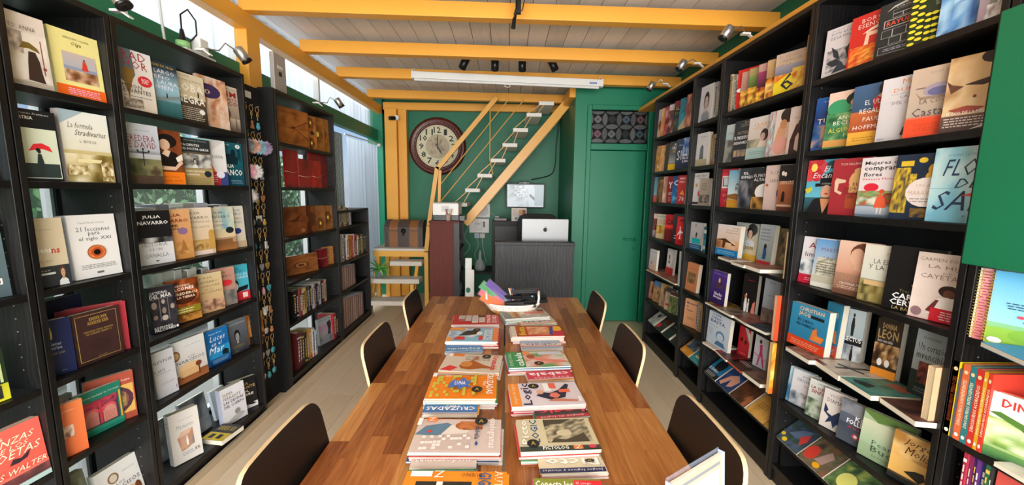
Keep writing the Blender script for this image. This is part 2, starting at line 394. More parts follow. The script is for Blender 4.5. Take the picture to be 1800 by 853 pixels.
for i in range(5):
    for j in range(3):
        cx = x0 + i * st; cz = tz0 + .02 + j * st
        lens(cx + st / 2, cz, r_, math.pi / 2 , c3[(i + j) % 2], YD + .0335); lens(cx, cz + st / 2, r_, 0, c3[RR.randrange(2)], YD + .0335)
        if 0 < cx + st / 2 - x0 < .6 and cz + st / 2 < tz1 - .03:
            X, Z = cx + st / 2, cz + st / 2; d = .05
            pt.add([(X - d, YD + .033, Z), (X, YD + .033, Z - d), (X + d, YD + .033, Z), (X, YD + .033, Z + d)], [(0, 1, 2, 3)], 0, c3[2 + (i + j) % 4])
            for q in range(8):
                pass
            pt.lathe([(.0001, 0), (.012, 0)], 10, 0, c3[4], Matrix.Translation((X, YD + .0325, Z)) @ Matrix.Rotation(math.pi / 2, 4, 'X'))
pt.obj('glass_pattern', inkmat('leaded_glass_print', .3), dr)
ld = MB()
for q in tr: ld.tube([(X, YD + .031, Z) for X, Z in q] + [(q[0][0], YD + .031, q[0][1])], .004, 4)
ld.obj('lead_came', BLACK, dr)
struct(MB().box((WR, YF, 0), (WR + .1, YB, 2.85)).obj('wall_right', GREEN))
struct(MB().box((1.44, YF, 2.395), (WR - .002, YD, 2.43)).obj('trim_7', YEL, bevel=.003))
# green board closing the near right shelf bay
tag(MB().box((1.375, .1, 1.305), (1.40, 1.150, 2.02)).obj('cupboard_door', mottle('green_board', '0c6a45', '0f7450', 3, .5), bevel=.004), 'plain green board door over the upper part of the nearest right shelf bay', 'door')
# left wall with tall windows behind the shelves
wl = holder('wall_left')
wins = [(.55, 1.08), (1.42, 1.60), (1.90, 2.43), (3.20, 3.42)]
wins = [(-.6, 1.30), (1.345, 1.66), (1.70, 2.475), (2.83, 3.71)]
zb0, zb1 = .10, 2.15
def wbox(y0, y1, z0, z1): MB().box((WL - .06, y0, z0), (WL, y1, z1)).obj('wall_panel', BACK , wl)
prev = YF
for a, b in wins:
    wbox(prev, a, 0, 2.185); wbox(a, b, 0, zb0); wbox(a, b, zb1, 2.185); prev = b
wbox(prev, 4.25, 0, 2.185)
for n, (a, b) in enumerate(wins):
    h_ = holder('window_%d' % (n + 1)); MB().box((WL - .035, a, zb0), (WL - .03, b, zb1)).obj('pane', GLASS, h_)
    m_ = MB()
    for c in (a, b - .012): m_.box((WL - .05, c, zb0), (WL - .01, c + .012, zb1))
    for c in (zb0, zb1 - .02): m_.box((WL - .05, a, c), (WL - .01, b, c + .02))
    m_.obj('window_frame', WHITE, h_)
struct(MB().box((-1.86, YF, 2.187), (-1.78, YB, 2.33)).obj('trim_8', GREEN2, bevel=.003))
struct(MB().box((-1.86, 4.25, 0), (-1.853, 4.30, 2.14)).obj('trim_9', GREEN2))
struct(MB().box((-1.86, 5.6, 0), (-1.72, 5.70, 2.83)).obj('trim_10', GREEN2))
struct(MB().box((-1.86, YF, 2.655), (-1.84, YB, 2.69)).obj('trim_11', WHITE))
# upper glazing with sheer curtain, clerestory over the beam, tall window at the end
SHEER = mat('sheer_white_curtain', 'c8d0da', .9); N_, L_, b_ = nodes(SHEER)
trn = N_.new('ShaderNodeBsdfTranslucent'); trn.inputs[0].default_value = (.52, .57, .63, 1); mxs = N_.new('ShaderNodeMixShader'); mxs.inputs[0].default_value = .7
L_.new(b_.outputs[0], mxs.inputs[1]); L_.new(trn.outputs[0], mxs.inputs[2]); L_.new(mxs.outputs[0], N_['Material Output'].inputs[0])
def curtain(name, y0, y1, z0, z1, amp, wl_, label, x=-1.90, x2=None):
    mb = MB(); n = int((y1 - y0) / .012); vs = []; rr = random.Random(int(y0 * 10)); ph = [rr.random() * 6 for _ in range(4)]
    for i in range(n + 1):
        y = y0 + (y1 - y0) * i / n; d = amp * (math.sin(y / wl_ * 6.28 + ph[0]) + .5 * math.sin(y / wl_ * 14.1 + ph[1]) + .3 * math.sin(y * 3 + ph[2]))
        for j, z in enumerate((z0, (z0 + z1) / 2, z1)): vs.append((x + ((x2 or x) - x) * i / n + d * (1.2, 1, .7)[j], y + .004 * math.sin(i + j), z))
    mb.add(vs, [(i * 3 + j, (i + 1) * 3 + j, (i + 1) * 3 + j + 1, i * 3 + j + 1) for i in range(n) for j in (0, 1)], 0, (1, 1, 1), True)
    return tag(mb.obj(name, SHEER), label, 'curtain')
edges = [YF, 0.1, 1.35, 2.74, 3.9, 5.66]
for i in range(5):
    h_ = holder('window_%d' % (i + 5)); a, b = edges[i] + .05, edges[i + 1]
    MB().box((-1.845, a, 2.33), (-1.84, b, 2.545)).obj('pane', GLASS, h_)
    MB().box((-1.85, a - .03, 2.33), (-1.80, a, 2.545)).obj('window_frame', WHITE, h_)
    MB().box((-1.845, a, 2.69), (-1.84, b, 2.83)).obj('pane', GLASS, h_)
lab = ['white sheer curtain strip high on the left, nearest the viewer', 'white sheer curtain strip behind the plug adapter above the left shelves', 'white sheer curtain strip behind the chrome clip lamp, left of the yellow post', 'white sheer curtain strip above the leather journals shelf', 'white sheer curtain strip high up by the far corner post']
for i in range(5): curtain('curtain', edges[i] - .004, edges[i + 1] + .004, 2.30, 2.84, .013, .13, lab[i], -1.93)
curtain('curtain', 4.58, 5.46, .35, 2.10, .012, .10, 'long gathered white curtain hanging at the tall window beside the stairs', -1.825, -1.745)
tag(MB().tube([(-1.825, 4.56, 2.125), (-1.745, 5.48, 2.125)], .008).sphere((-1.74, 5.50, 2.115), .025).obj('curtain_rod', WHITE), 'thin white rod carrying the long gathered curtain by the stairs', 'rod')
h_ = holder('window_10'); MB().box((-1.9, 4.30, .1), (-1.895, 5.6, 2.14)).obj('pane', GLASS, h_); MB().box((-1.91, 4.62, .05), (-1.87, 5.6, .12)).box((-1.91, 5.1, .12), (-1.88, 5.14, 2.1)).obj('window_frame', WHITE, h_)
# blue patterned blind beside the tall curtain
bl = MB(); bl.box((-1.85, 4.30, 1.2), (-1.842, 4.53, 2.12), 0, hexc('a9c6d4'))
for j in range(12):
    for i in range(3):
        cy, cz = 4.34 + i * .075, 1.25 + j * .075
        bl.tube([(-1.84, cy + .035 * math.cos(a * .628), cz + .035 * math.sin(a * .628)) for a in range(11)], .002, 4, 0, hexc('e2eef2'))
tag(bl.obj('window_blind', INKM), 'pale blue blind with interlaced circles beside the long white curtain', 'blind')
# shop front behind the viewer
h_ = holder('wall_front')
MB().box((WL, YF - .1, 0), (WR, YF, .35)).box((WL, YF - .1, 2.5), (WR, YF, 2.85)).box((WL, YF - .1, .35), (WL + .2, YF, 2.5)).box((WR - .2, YF - .1, .35), (WR, YF, 2.5)).obj('wall_panel', GREEN, h_)
# outside: ground and hedge on the left
struct(MB().box((-9, -8, -.12), (9, 14, -.06)).obj('ground', mottle('paving', '8f8f88', 'a5a59d', 2, .9)))
hg = MB(); rr = random.Random(9); gc = [hexc(c) for c in ('5f9a5a', '86bd7c', 'a9d8a0', '3f7a48', 'c8e8c4')]
hg.box((-3.8, -1, 0), (-3.5, 7, 2.0), 0, hexc('35603a'))
for _ in range(9000):
    y = rr.uniform(-1, 7); z = rr.uniform(0.05, 2.05); x = -3.47 + rr.uniform(-.05, .14); a = rr.random() * 6.28; L1 = rr.uniform(.02, .06); L2 = L1 * .35; dx = rr.uniform(-.02, .02)
    hg.add([(x, y - L1 * math.cos(a), z - L1 * math.sin(a)), (x + dx, y + L2 * math.sin(a), z - L2 * math.cos(a)), (x, y + L1 * math.cos(a), z + L1 * math.sin(a)), (x - dx, y - L2 * math.sin(a), z + L2 * math.cos(a))], [(0, 1, 2, 3)], 0, gc[rr.randrange(5)])
o = hg.obj('hedge', inkmat('hedge_leaves', .6)); o['kind'] = 'stuff'; tag(o, 'clipped green hedge seen through the windows behind the left shelves', 'hedge')
# ================================================================ shelving
ZL = [.09, .50, .81, 1.14, 1.515, 1.83]; TL = 2.18
ZR = [.10, .46, .75, 1.08, 1.42, 1.71, 2.03]; TR = 2.39
UNITS = []
def unit(side, y0, y1, levels, top, label, group, depth=.255, backs=None, plinth=True, zb=0):
    X = XL if side < 0 else XR; s = side; UNITS.append((side, y0 + .0215, y1 - .0215))
    t = thing('bookcase', label, 'bookcase', (X + s * depth / 2, (y0 + y1) / 2, 0), group=group)
    ox, oy = t.location.x, t.location.y; sg = .02
    def bx(name, xa, xb, ya, yb, za, zb_, m=SHELF, bev=.0015):
        xa, xb = sorted((xa, xb)); return MB().box((xa - ox, ya - oy, za), (xb - ox, yb - oy, zb_)).obj(name, m, t, bevel=bev)
    bx('side_panel', X, X + s * depth, y0, y0 + sg, 0, top); bx('side_panel', X, X + s * depth, y1 - sg, y1, 0, top)
    for z in levels: bx('shelf', X + s * .004, X + s * depth, y0 + sg, y1 - sg, z - .024, z)
    if top and top > levels[-1] + .15: bx('shelf', X, X + s * depth, y0 + sg, y1 - sg, top - .024, top)
    if plinth: bx('plinth', X + s * .012, X + s * .03, y0 + sg, y1 - sg, 0, levels[0] - .024)
    for a, b, za, zb_ in (backs if backs is not None else [(y0 + sg, y1 - sg, 0, top)]):
        bx('back_panel', X + s * (depth - .002), X + s * (depth + .004), a, b, za, zb_, BACK, 0)
    # little row of shelf-pin holes
    ph = MB()
    for k in range(int((top - .3) / .045)):
        z = .2 + k * .045
        if min(abs(z - l) for l in levels) < .03: continue
        for yy, d in ((y0 + sg, 1), (y1 - sg, -1)):
            xx = X + s * .05; ph.box((min(xx, xx + s * .004) - ox, (yy if d > 0 else yy - .0008) - oy, z), (max(xx, xx + s * .004) - ox, (yy + .0008 if d > 0 else yy) - oy, z + .004))
    o = ph.obj('shelf_pin_holes', mat('pin_hole_metal', '777777', .4), t); o['kind'] = 'stuff'
    return t
unit(-1, .50, 1.315, ZL, TL, 'black bookcase at the left edge, nearest the viewer', 'black bookcases', backs=[])
unit(-1, 1.32, 1.68, ZL, TL, 'narrow black bookcase with the woman under an umbrella book on top row', 'black bookcases', backs=[])
unit(-1, 1.685, 2.49, ZL, TL, 'wide black bookcase beside the keyring board, full of face-out novels', 'black bookcases', backs=[])
unit(-1, 2.80, 3.72, ZL, TL, 'black bookcase of leather journals and red folders beyond the keyring board', 'black bookcases', backs=[])
unit(-1, 3.73, 4.55, [.10, .50, .79, 1.14], 1.30, depth=.20, label= 'low black bookcase at the far end of the left row', group='black bookcases')
unit(1, 3.08, 3.87, ZR, TR, 'black bookcase on the right nearest the green door', 'black bookcases')
unit(1, 2.685, 3.075, ZR, TR, 'narrow black bookcase second from the green door', 'black bookcases')
unit(1, 1.915, 2.68, ZR, TR, 'black bookcase on the right with the flame-spined set on top row', 'black bookcases')
unit(1, 1.165, 1.91, ZR, TR, 'tall black bookcase on the right, with the large face-out covers', 'black bookcases')
unit(1, .25, 1.16, ZR, TR, 'black bookcase of children books at the right edge', 'black bookcases')
struct(MB().box((XL - .0, .5, 0), (XL + .018, 4.6, .035)).obj('baseboard_left', mat('pale_skirting', 'b9a88f', .5)))
# light-box panel and keyring board between the left bookcases
t = thing('keyring_board', 'tall black display board hung with rows of keyrings, left shelves', 'display board', (XL - .1, 2.64, 0))
MB().box((.0, -.145, .0), (.02, .155, 2.16)).obj('board', mat('black_felt', '0b0b0d', .8), t)
MB().box((.0, .135, 0), (.10, .155, 2.18)).obj('side_panel', SHELF, t)
for k, z in enumerate((2.10, 1.30, .67)):
    g = MB(); g.box((.02, -.04 + .04 * (k > 0), z - .02), (.0225, .03 + .03 * (k > 0), z + .02), 0, hexc('e8e8e6')).obj('price_card', INKM, t)
# ================================================================ books
BK = random.Random(77)
def cover_book(parent_mat, w_, h, t, spec, seed, spine=None, back=None, name='book', label='', cat='book', group=None, spine_text=None, pages='e6dfcc', mat_=None, hard=False):
    """a book standing at the origin of parent_mat: x along the front cover, y into the shelf (0 = its back), z up"""
    root = thing(name, label, cat, group=group); root.matrix_world = parent_mat
    bgs = spec.split(';')[0].split('/'); c0 = hexc(bgs[0]); c1 = hexc(bgs[-1]); sp = hexc(spine) if spine else c1; m = MB(); e = .0014; k = .003 if hard else .0006
    top, bot = h, 0
    m.add([(0, -t, 0), (w_, -t, 0), (w_, -t, h), (0, -t, h)], [(0, 1, 2, 3)], 0, [c0, c0, c1, c1])
    m.add([(0, -t + e, 0), (w_, -t + e, 0), (w_, -t + e, h), (0, -t + e, h), (0, -t, 0), (w_, -t, 0), (w_, -t, h), (0, -t, h)], [(1, 0, 3, 2), (4, 0, 1, 5), (5, 1, 2, 6), (6, 2, 3, 7)], 0, c1)
    m.box((0, -e, 0), (w_, 0, h), 0, sp); m.box((0, -t + e, 0), (e, -e, h), 0, sp)
    mm = mat_ or INK
    m.obj('cover', mm, root)
    MB().box((e, -t + e, k), (w_ - k - .0006, -e, h - k), 0, hexc(pages)).obj('page_block', INKM, root)
    A = Art(lambda u, v, l: (u * w_, -t - .0002 - l, v * h)); A.draw(';'.join(spec.split(';')[1:]), seed)
    if spine_text:
        s2 = Art(lambda u, v, l: (-.0002 - l, -t * (v), (1 - u) * h)); s2.text(spine_text[0], .15, .25, .8, .7, hexc(spine_text[1])); A.mb.add(s2.mb.v, s2.mb.f, 0, hexc(spine_text[1]))
    if A.mb.f: A.mb.obj('cover_print', mm, root)
    return root
def yfar(X, z, xp): return solve(lambda Y: proj((X, Y, z))[0], .12, 6, xp)
SEED = [0]
def row(side, z, off, t, lean, items, group=None, yaw=None, wr=.65, cat='book'):
    X = (XL - off) if side < 0 else (XR + off); L = []
    for it in items:
        xf, xn, yt, spec, label = it[:5]; o = it[5] if len(it) > 5 else {}
        Xo = X + side * o.get('off', 0); zz = z + o.get('dz', 0)
        Yf = yfar(Xo, zz, xf); zt = solve(lambda Z: proj((Xo, Yf, Z))[1], zz + .02, zz + .5, yt) if yt is not None else zz + o.get('h', .23)
        L.append([Yf, zt - zz, it, o, Xo])
    ys = sorted(L, key=lambda q: q[0]); pit = {}
    for i, q in enumerate(ys): pit[id(q)] = (ys[i + 1][0] - q[0]) if i + 1 < len(ys) else 9
    over = [q for q in L if q[2][1] is None]
    a = yaw
    if a is None:
        a = .10
        # a hidden book's far edge to the far edge of the one that hides it
        ps = []
        for i, q in enumerate(ys):
            if q[2][1] is None and i > 0: ps.append(q[0] - ys[i - 1][0])
        if ps: a = max(.10, min(.42, math.asin(min(.9, (t + .003) / max(sorted(ps)[0], .03)))))
    for i, q in enumerate(ys):
        Yf, h, it, o, Xo = q; aa = o.get('yaw', a); h /= math.cos(math.radians(lean)); h = max(h, .05)
        tt = o.get('t', t)
        if i + 1 < len(ys) and ys[i + 1][2][1] is None: tt = max(.006, min(tt, (ys[i + 1][0] - Yf) * math.sin(aa) - .0015))
        if it[1] is None: w_ = o.get('w', h * wr)
        else: w_ = o.get('w') or solve(lambda W: proj((Xo + side * W * math.sin(aa), Yf - W * math.cos(aa), z))[0], .01, .6, it[1])
        w_ = min(w_, .38)
        for sd_, ya_, yb_ in UNITS:
            if sd_ == side and ya_ - .03 < Yf - w_ * .5 < yb_ + .03:
                Yf = min(Yf, yb_ - (tt + .004) * math.sin(aa)); w_ = min(w_, max((Yf - ya_) / math.cos(aa), .03)); break
        dn = Vector((side * math.sin(aa), -math.cos(aa), 0)); n = Vector((-side * math.cos(aa), -math.sin(aa), 0))
        far = Vector((Xo, Yf, z + .0006 + o.get('dz', 0)))
        if side < 0: org = far + dn * w_; u = -dn
        else: org = far; u = dn
        org = org - n * (tt + .002)
        ln = math.radians(o.get('lean', lean))
        Mx = Matrix.Translation(org) @ Matrix.Rotation(math.atan2(u.y, u.x), 4, 'Z') @ Matrix.Rotation(-ln, 4, 'X')
        SEED[0] += 1
        r = cover_book(Mx, w_, h, tt, it[3], SEED[0], o.get('spine'), name=o.get('name', 'book'), label=it[4], cat=o.get('cat', cat), group=o.get('group', group), spine_text=o.get('st'), hard=o.get('hard', False), mat_=o.get('mat'))
        if 'post' in o: o['post'](r, w_, h, tt)
def flat(z, A, B, depth, t, spec, label, name='book', cat='book', group=None, back=None, pages='e9e2d0', tilt=0, n=1, under=None, ground=None):
    """a book lying at height z: A, B = pixels of the front-left and front-right corner of its top face"""
    a = on(*A, 2, z + t); b = on(*B, 2, z + t); u = (b - a); u.z = 0; w_ = u.length; u.normalize()
    g = ground if ground is not None else z
    Mx = Matrix.Translation((a.x, a.y, g + .0006)) @ Matrix.Rotation(math.atan2(u.y, u.x), 4, 'Z')
    return lay(Mx, w_, depth, t, spec, label, name, cat, group, pages)
def lay(Mx, w_, depth, t, spec, label, name='book', cat='book', group=None, pages='e9e2d0'):
    root = thing(name, label, cat, group=group); root.matrix_world = Mx
    bgs = spec.split(';')[0].split('/'); c0 = hexc(bgs[0]); c1 = hexc(bgs[-1]); e = min(.001, t * .12); m = MB()
    m.add([(0, 0, t), (w_, 0, t), (w_, depth, t), (0, depth, t)], [(0, 1, 2, 3)], 0, [c0, c0, c1, c1])
    m.box((0, 0, t - e), (w_, depth, t - .00005), 0, c1); m.box((0, 0, 0), (w_, depth, e), 0, c1)
    m.obj('cover', INK, root)
    MB().box((.0006, .0006, e), (w_ - .0006, depth - .0006, t - e), 0, hexc(pages)).obj('page_block', INKM, root)
    SEED[0] += 1
    A_ = Art(lambda U, V, l: (U * w_, V * depth, t + .0002 + l)); A_.draw(';'.join(spec.split(';')[1:]), SEED[0])
    if A_.mb.f: A_.mb.obj('cover_print', INK, root)
    return root
CN = {'0c': 'black'}
def cname(h):
    r, g, b = [int((h if len(h) == 6 else ''.join(c * 2 for c in h))[i:i + 2], 16) for i in (0, 2, 4)]
    mx, mn = max(r, g, b), min(r, g, b)
    if mx < 50: return 'black'
    if mx - mn < 28: return 'white' if mx > 205 else ('grey' if mx > 90 else 'charcoal')
    if r >= g and g >= b:
        if r > 200 and g > 190: return 'cream' if b > 120 else 'yellow'
        if r > 190 and g > 120: return 'tan' if b > 80 else 'orange'
        if r > 150 and g < 90: return 'red'
        return 'brown' if g > 50 else 'dark red'
    if b >= r and b >= g: return 'blue' if mx > 110 else 'navy'
    if g >= r and g >= b: return 'green'
    return 'pink' if r > 180 else 'purple'
ORD = ['first', 'second', 'third', 'fourth', 'fifth', 'sixth', 'seventh', 'eighth', 'ninth', 'tenth', 'eleventh', 'twelfth', 'thirteenth', 'fourteenth', 'fifteenth', 'sixteenth', 'seventeenth', 'eighteenth', 'nineteenth', 'twentieth']
def spines(side, z, x0, x1, y0, y1, cols, where, group, off=.03, d=.15, lean=0, titles=True, name='book', noun='book', kind='spine'):
    """spine-out books between pixel x0 (near for left wall) and x1; y0, y1 top pixels at both ends"""
    X = (XL - off) if side < 0 else (XR + off); n = len(cols)
    Ya, Yb = yfar(X, z, x0), yfar(X, z, x1); r = random.Random(int(x0 * 7 + z * 100))
    ws = [r.uniform(.7, 1.4) for _ in cols]; s = sum(ws); p = 0
    for i, c in enumerate(cols):
        ya = Ya + (Yb - Ya) * p / s; p += ws[i]; yb = Ya + (Yb - Ya) * p / s; th = abs(yb - ya) - .0012; ym = (ya + yb) / 2
        f = (i + .5) / n; yt = y0 + (y1 - y0) * f; h = solve(lambda Z: proj((X, ym, Z))[1], z + .02, z + .5, yt) - z; h *= r.uniform(.93, 1.02)
        jx = r.uniform(0, .012)
        root = thing(name, f'{cname(c)}-spined {noun}, {ORD[i]} from left, {where}', 'book', (X + side * jx, ym, z + .0006), group=group)
        m = MB(); cc = hexc(c); e = .0012; sx = side
        def bb(xa, xb, *q): return (min(sx * xa, sx * xb), q[0], q[2]), (max(sx * xa, sx * xb), q[1], q[3])
        a, b = bb(0, e, -th / 2, th / 2, 0, h); m.box(a, b, 0, cc)
        for q in (-1, 1):
            a, b = bb(e, d, *sorted((q * th / 2, q * (th / 2 - e))), 0, h); m.box(a, b, 0, cc)
        m.obj('cover', INK, root)
        a, b = bb(e, d - .001, -th / 2 + e, th / 2 - e, .001, h - .001); MB().box(a, b, 0, hexc('ddd3bd')).obj('page_block', INKM, root)
        lum = sum(cc) / 3; ic = hexc('222' if lum > .3 else r.choice(['eee', 'e8c860', 'ddd']))
        def fn(u, v, l): return (-sx * (.0002 + l), (u - .5) * th * (-sx), v * h)
        A_ = Art(fn)
        if titles:
            k = r.random()
            if k < .5: A_.poly([(.05, .82), (.95, .82), (.95, .86), (.05, .86)], ic)
            if k > .3: A_.poly([(.1, .04), (.9, .04), (.9, .1), (.1, .1)], hexc(r.choice(['c33', 'ddd', '246', 'ca4'])))
            yy = .2
            while yy < .78:
                L_ = r.uniform(.03, .1); A_.poly([(.32, yy), (.68, yy), (.68, yy + L_), (.32, yy + L_)], ic); yy += L_ + .025
            A_.mb.obj('spine_print', INK, root)
U1, U2 = 'left wall', 'left wall'
# ---- left, narrow bay
row(-1, 1.83, .02, .028, 3, [
 (97, 24, 37.5, 'd9cdc4/e6d9d2;N|0 .1 1 .75 2|b8aba2 d8ccc4 efe7e0 e8ddd4;N|.05 .45 .5 .75 5|8f8078 b9aba4 ded0c8;T|YO, ANNA|.25 .77 .8 .84|6d5f5a;P|.4 .52 .5 .62 .63 .62 .78 .56 .82 .5 .6 .54|7a6428;P|.5 .1 .54 .35 .58 .5 .72 .5 .78 .38 .8 .22 .84 .08|3a2a26;R|.845 .2 .865 .68|8a3a34;R|.83 .27 .9 .31|8a3a34;R|0 0 1 .075|b3a89d;T|TUSQUETS|.08 .025 .35 .05|665', 'pale novel with a cloaked woman under a brown umbrella, top left shelf', {'w': .165}),
 (203, 121, 78, 'efe59a;T|BERNHARD SCHLINK|.28 .88 .8 .91|555;I|Olga|.42 .78 .62 .85|222;R|.2 .3 .88 .68|9fb2c8/c9b8b4;R|.2 .3 .88 .47|8f9cb8;N|.2 .24 .88 .42 4|6a4028 9a6a48 c9a080 e0c8a8;P|.56 .44 .6 .58 .66 .58 .7 .44|d8402c;E|.63 .6 .018 .018|533;R|0 0 1 .17|f0691c;L|.2 .03 .9 .14 4|fbe', 'cream yellow novel with a seaside painting and an orange band, top left shelf', {'t': .02, 'spine': 'e6d98c'})])
row(-1, 1.515, .02, .028, 2, [
 (115, 40, 200, '181b20;T|Fernando Aramburu|.15 .93 .85 .96|ccc;B|PATRIA|.15 .86 .5 .905|eee;R|.12 .04 .96 .74|dfe6da;R|.14 .05 .94 .73|c9d3bf/dbe2cf;R|.14 .05 .94 .25|2d3b3c;P|.3 .42 .42 .52 .6 .54 .76 .5 .82 .42 .6 .46|e0303a;F|.52 .08 .38|2a3436;E|.5 .44 .05 .03|1c2224', 'black bordered novel with a figure under a red umbrella', {'w': .155, 't': .026}),
 (213.7, 123, 207, 'd9cfae/eef0ee;P|0 .8 0 1 .5 1|a9bfcc;I|La formula|.14 .76 .65 .84|6e6658;I|Stradivarius|.26 .66 .92 .74|5a5348;T|L BIGGI|.34 .56 .68 .6|8a8678;R|0 0 1 .45|5d4c22/cfc08a;N|.0 .0 1 .4 3|3d3010 8a7438 cdbf8e f2ead0;R|.25 .28 .75 .33|e6d9a8;N|.72 .02 .98 .3 5|f3ecd2 b7a06a 6e5424;N|.03 .1 .45 .24 6|f6f0da c6b27c 8a713a', 'white and sepia novel with a violin workshop scene, second shelf', {'w': .16, 't': .03, 'spine': 'c4b4b4'})])
row(-1, 1.14, .03, .034, 3, [
 (128.4, 60, 383.4, 'd9cbb0;T|Yuval Noah Harari|.1 .82 .7 .85|a89a80;B|Sapiens|.02 .48 .62 .58|fff;B|ns|.62 .48 .83 .55|c8402e;T|De animales a dioses|.05 .36 .6 .4|9b8c70;R|0 0 1 .3|33373c;G|.8 .0 .3|d9ab8c 5d4232 e8ecf0;R|.05 .06 .22 .2|e0d4bc;E|.14 .12 .04 .03|b33;T|Autor|.05 .23 .5 .26|ddd;R|.26 .18 .6 .21|dfe6e6', 'beige history book with a dark photo band of a man, by the hedge window', {'w': .16}),
 (230.8, 152.8, 376, 'e9e8ea;T|Yuval Noah Harari|.2 .86 .75 .89|888;T|21 lecciones|.15 .74 .85 .81|55585c;T|para|.38 .66 .62 .72|55585c;T|el siglo XXI|.17 .58 .85 .65|55585c;E|.5 .4 .22 .125|e6d9d0;E|.5 .4 .2 .115|8a3c22;E|.5 .4 .185 .105|d8763c;N|.38 .33 .62 .47 6|c85a24 f0a070 a83c1c;E|.5 .4 .13 .075|c05428;E|.5 .4 .075 .045|18100c;L|.12 .14 .9 .22 3|999;R|.43 .06 .57 .09|666', 'thick white book with a large orange eye on its cover', {'t': .045, 'spine': 'cfcfdc', 'st': ('21 lecciones', '778')})])
row(-1, .81, .03, .03, 2, [
 (137, 94, 558, '16204a;F|.45 .66 .22|c8a860;B|Winter|.3 .54 .7 .6|a9b0c8;B|Sunrise|.3 .47 .7 .53|a9b0c8;T|Simon Leis|.3 .38 .75 .43|b09a60;T|xxx|.6 .06 .75 .075|99a', 'navy cloth book with a small gilt figure, left of the maroon gilt book', {'w': .13, 't': .035, 'hard': 1, 'yaw': .35}),
 (220, 138.3, 536, '35201f/3f2826;R|.07 .06 .93 .94|b59a54;R|.08 .067 .92 .933|3a2424;T|XXXXX XXX|.34 .82 .72 .88|c9a848;T|XXXXXX XXX|.3 .74 .74 .8|c9a848;T|xxxxxxx xxxx xxxxxx|.2 .6 .82 .63|a88c4c;T|xx xxxxxx xxxxx x|.24 .55 .78 .58|a88c4c;E|.5 .32 .2 .12|33201f;T|xxxxx|.42 .09 .62 .105|a88c4c', 'maroon hardback with a thin gilt frame and gilt Hebrew-style lettering', {'t': .03, 'hard': 1, 'off': -.012, 'yaw': .12})])
row(-1, .81, .022, .03, 2, [
 (254, 205, 523, '8e2230/9a2836;T|XXXXX|.75 .4 .85 .9|c9a050|90', 'bright red cloth hardback standing behind the maroon gilt book', {'w': .20, 't': .03, 'hard': 1, 'yaw': .55, 'spine': '9a2836'})])
row(-1, .81, .135, .03, 1, [
 (158, 75, 516, '0f1738;R|0 0 1 .02|0f1738', 'large dark navy hardback standing at the back left of the red cloth book', {'w': .19, 't': .035, 'hard': 1, 'yaw': .02})])
row(-1, .50, .01, .022, 2, [
 (157.5, 116.6, 701, 'd96a3c/e07a48;T|Cultura y relativismo|.0 .84 .7 .875|f4d9c8;N|.08 .36 .62 .58 3|6a4a44 c9a898 e8d0c0 8a6a60', 'plain orange paperback at the near end of the Cordoba history row', {'t': .02, 'w': .11, 'yaw': .3})])
row(-1, .50, .045, .022, 2, [
 (221, None, 669, '1f7a66;R|0 .08 1 .16|2a8a70;T|Historia mudejar de Cordoba|.1 .84 .96 .885|e8efe8;R|.04 .16 .9 .76|4a3a4c;N|.06 .58 .88 .76 5|8a3040 c83c50 5a2c48 e05060;E|.3 .5 .17 .1|d85060;E|.68 .5 .17 .1|d85060;R|.16 .2 .44 .46|c98078;R|.54 .2 .84 .46|d08a80;E|.3 .46 .12 .09|c98078;E|.69 .46 .12 .09|d08a80;L|.17 .22 .43 .42 6|b86a64;L|.55 .22 .83 .42 6|b86a64;R|.46 .2 .52 .7|c83c50;R|.92 .16 .96 .8|d8a040', 'teal paperback with two red horseshoe arches on its cover', {'w': .155, 't': .02, 'yaw': .2})])
row(-1, .50, .03, .022, 2, [
 (243, 205, 651, '9c4434/a34a3a;T|Cultura andaluza|.1 .82 .92 .86|eedccc;R|.05 .14 .97 .74|c9a254;E|.5 .44 .46 .3|4a2638;E|.5 .44 .36 .24|7a4640;N|.2 .3 .8 .58 5|4a3038 a8884c 332430;E|.5 .44 .15 .1|c9a254', 'reddish brown paperback with a dark round mosaic, behind the teal one', {'w': .15, 't': .02, 'yaw': .5})])
row(-1, .50, .13, .02, 2, [(140, 105, 690, 'e3e3ea;T|xx xx|.3 .8 .8 .9|889', 'white slim book standing behind the plain orange paperback', {'w': .12, 'yaw': .02})])
row(-1, .09, .03, .03, 12, [
 (289, 196, 778, 'c9cdd0/eceef0;E|.38 .76 .13 .1|8a6c50;E|.38 .76 .09 .075|d8cfc0;T|MARIO ESCOBAR|.6 .78 .9 .8|999;T|LOS|.4 .6 .6 .64|556;T|NARCISOS|.18 .5 .95 .58|3a3a46;E|.55 .32 .34 .15|d9b888;R|.3 .2 .85 .32|c9a06c;E|.85 .34 .08 .12|6a3a24;R|0 0 1 .14|8a5a34', 'white novel with a beige armchair on its cover, bottom shelf of the narrow bay', {'w': .165, 't': .03}),
 (185, 130, 828, '5a6058/7c8474;N|.05 .1 .9 .9 3|3a4038 6c7464 9aa090', 'dim grey green book lying back at the bottom of the narrow bay', {'w': .13, 't': .03})])
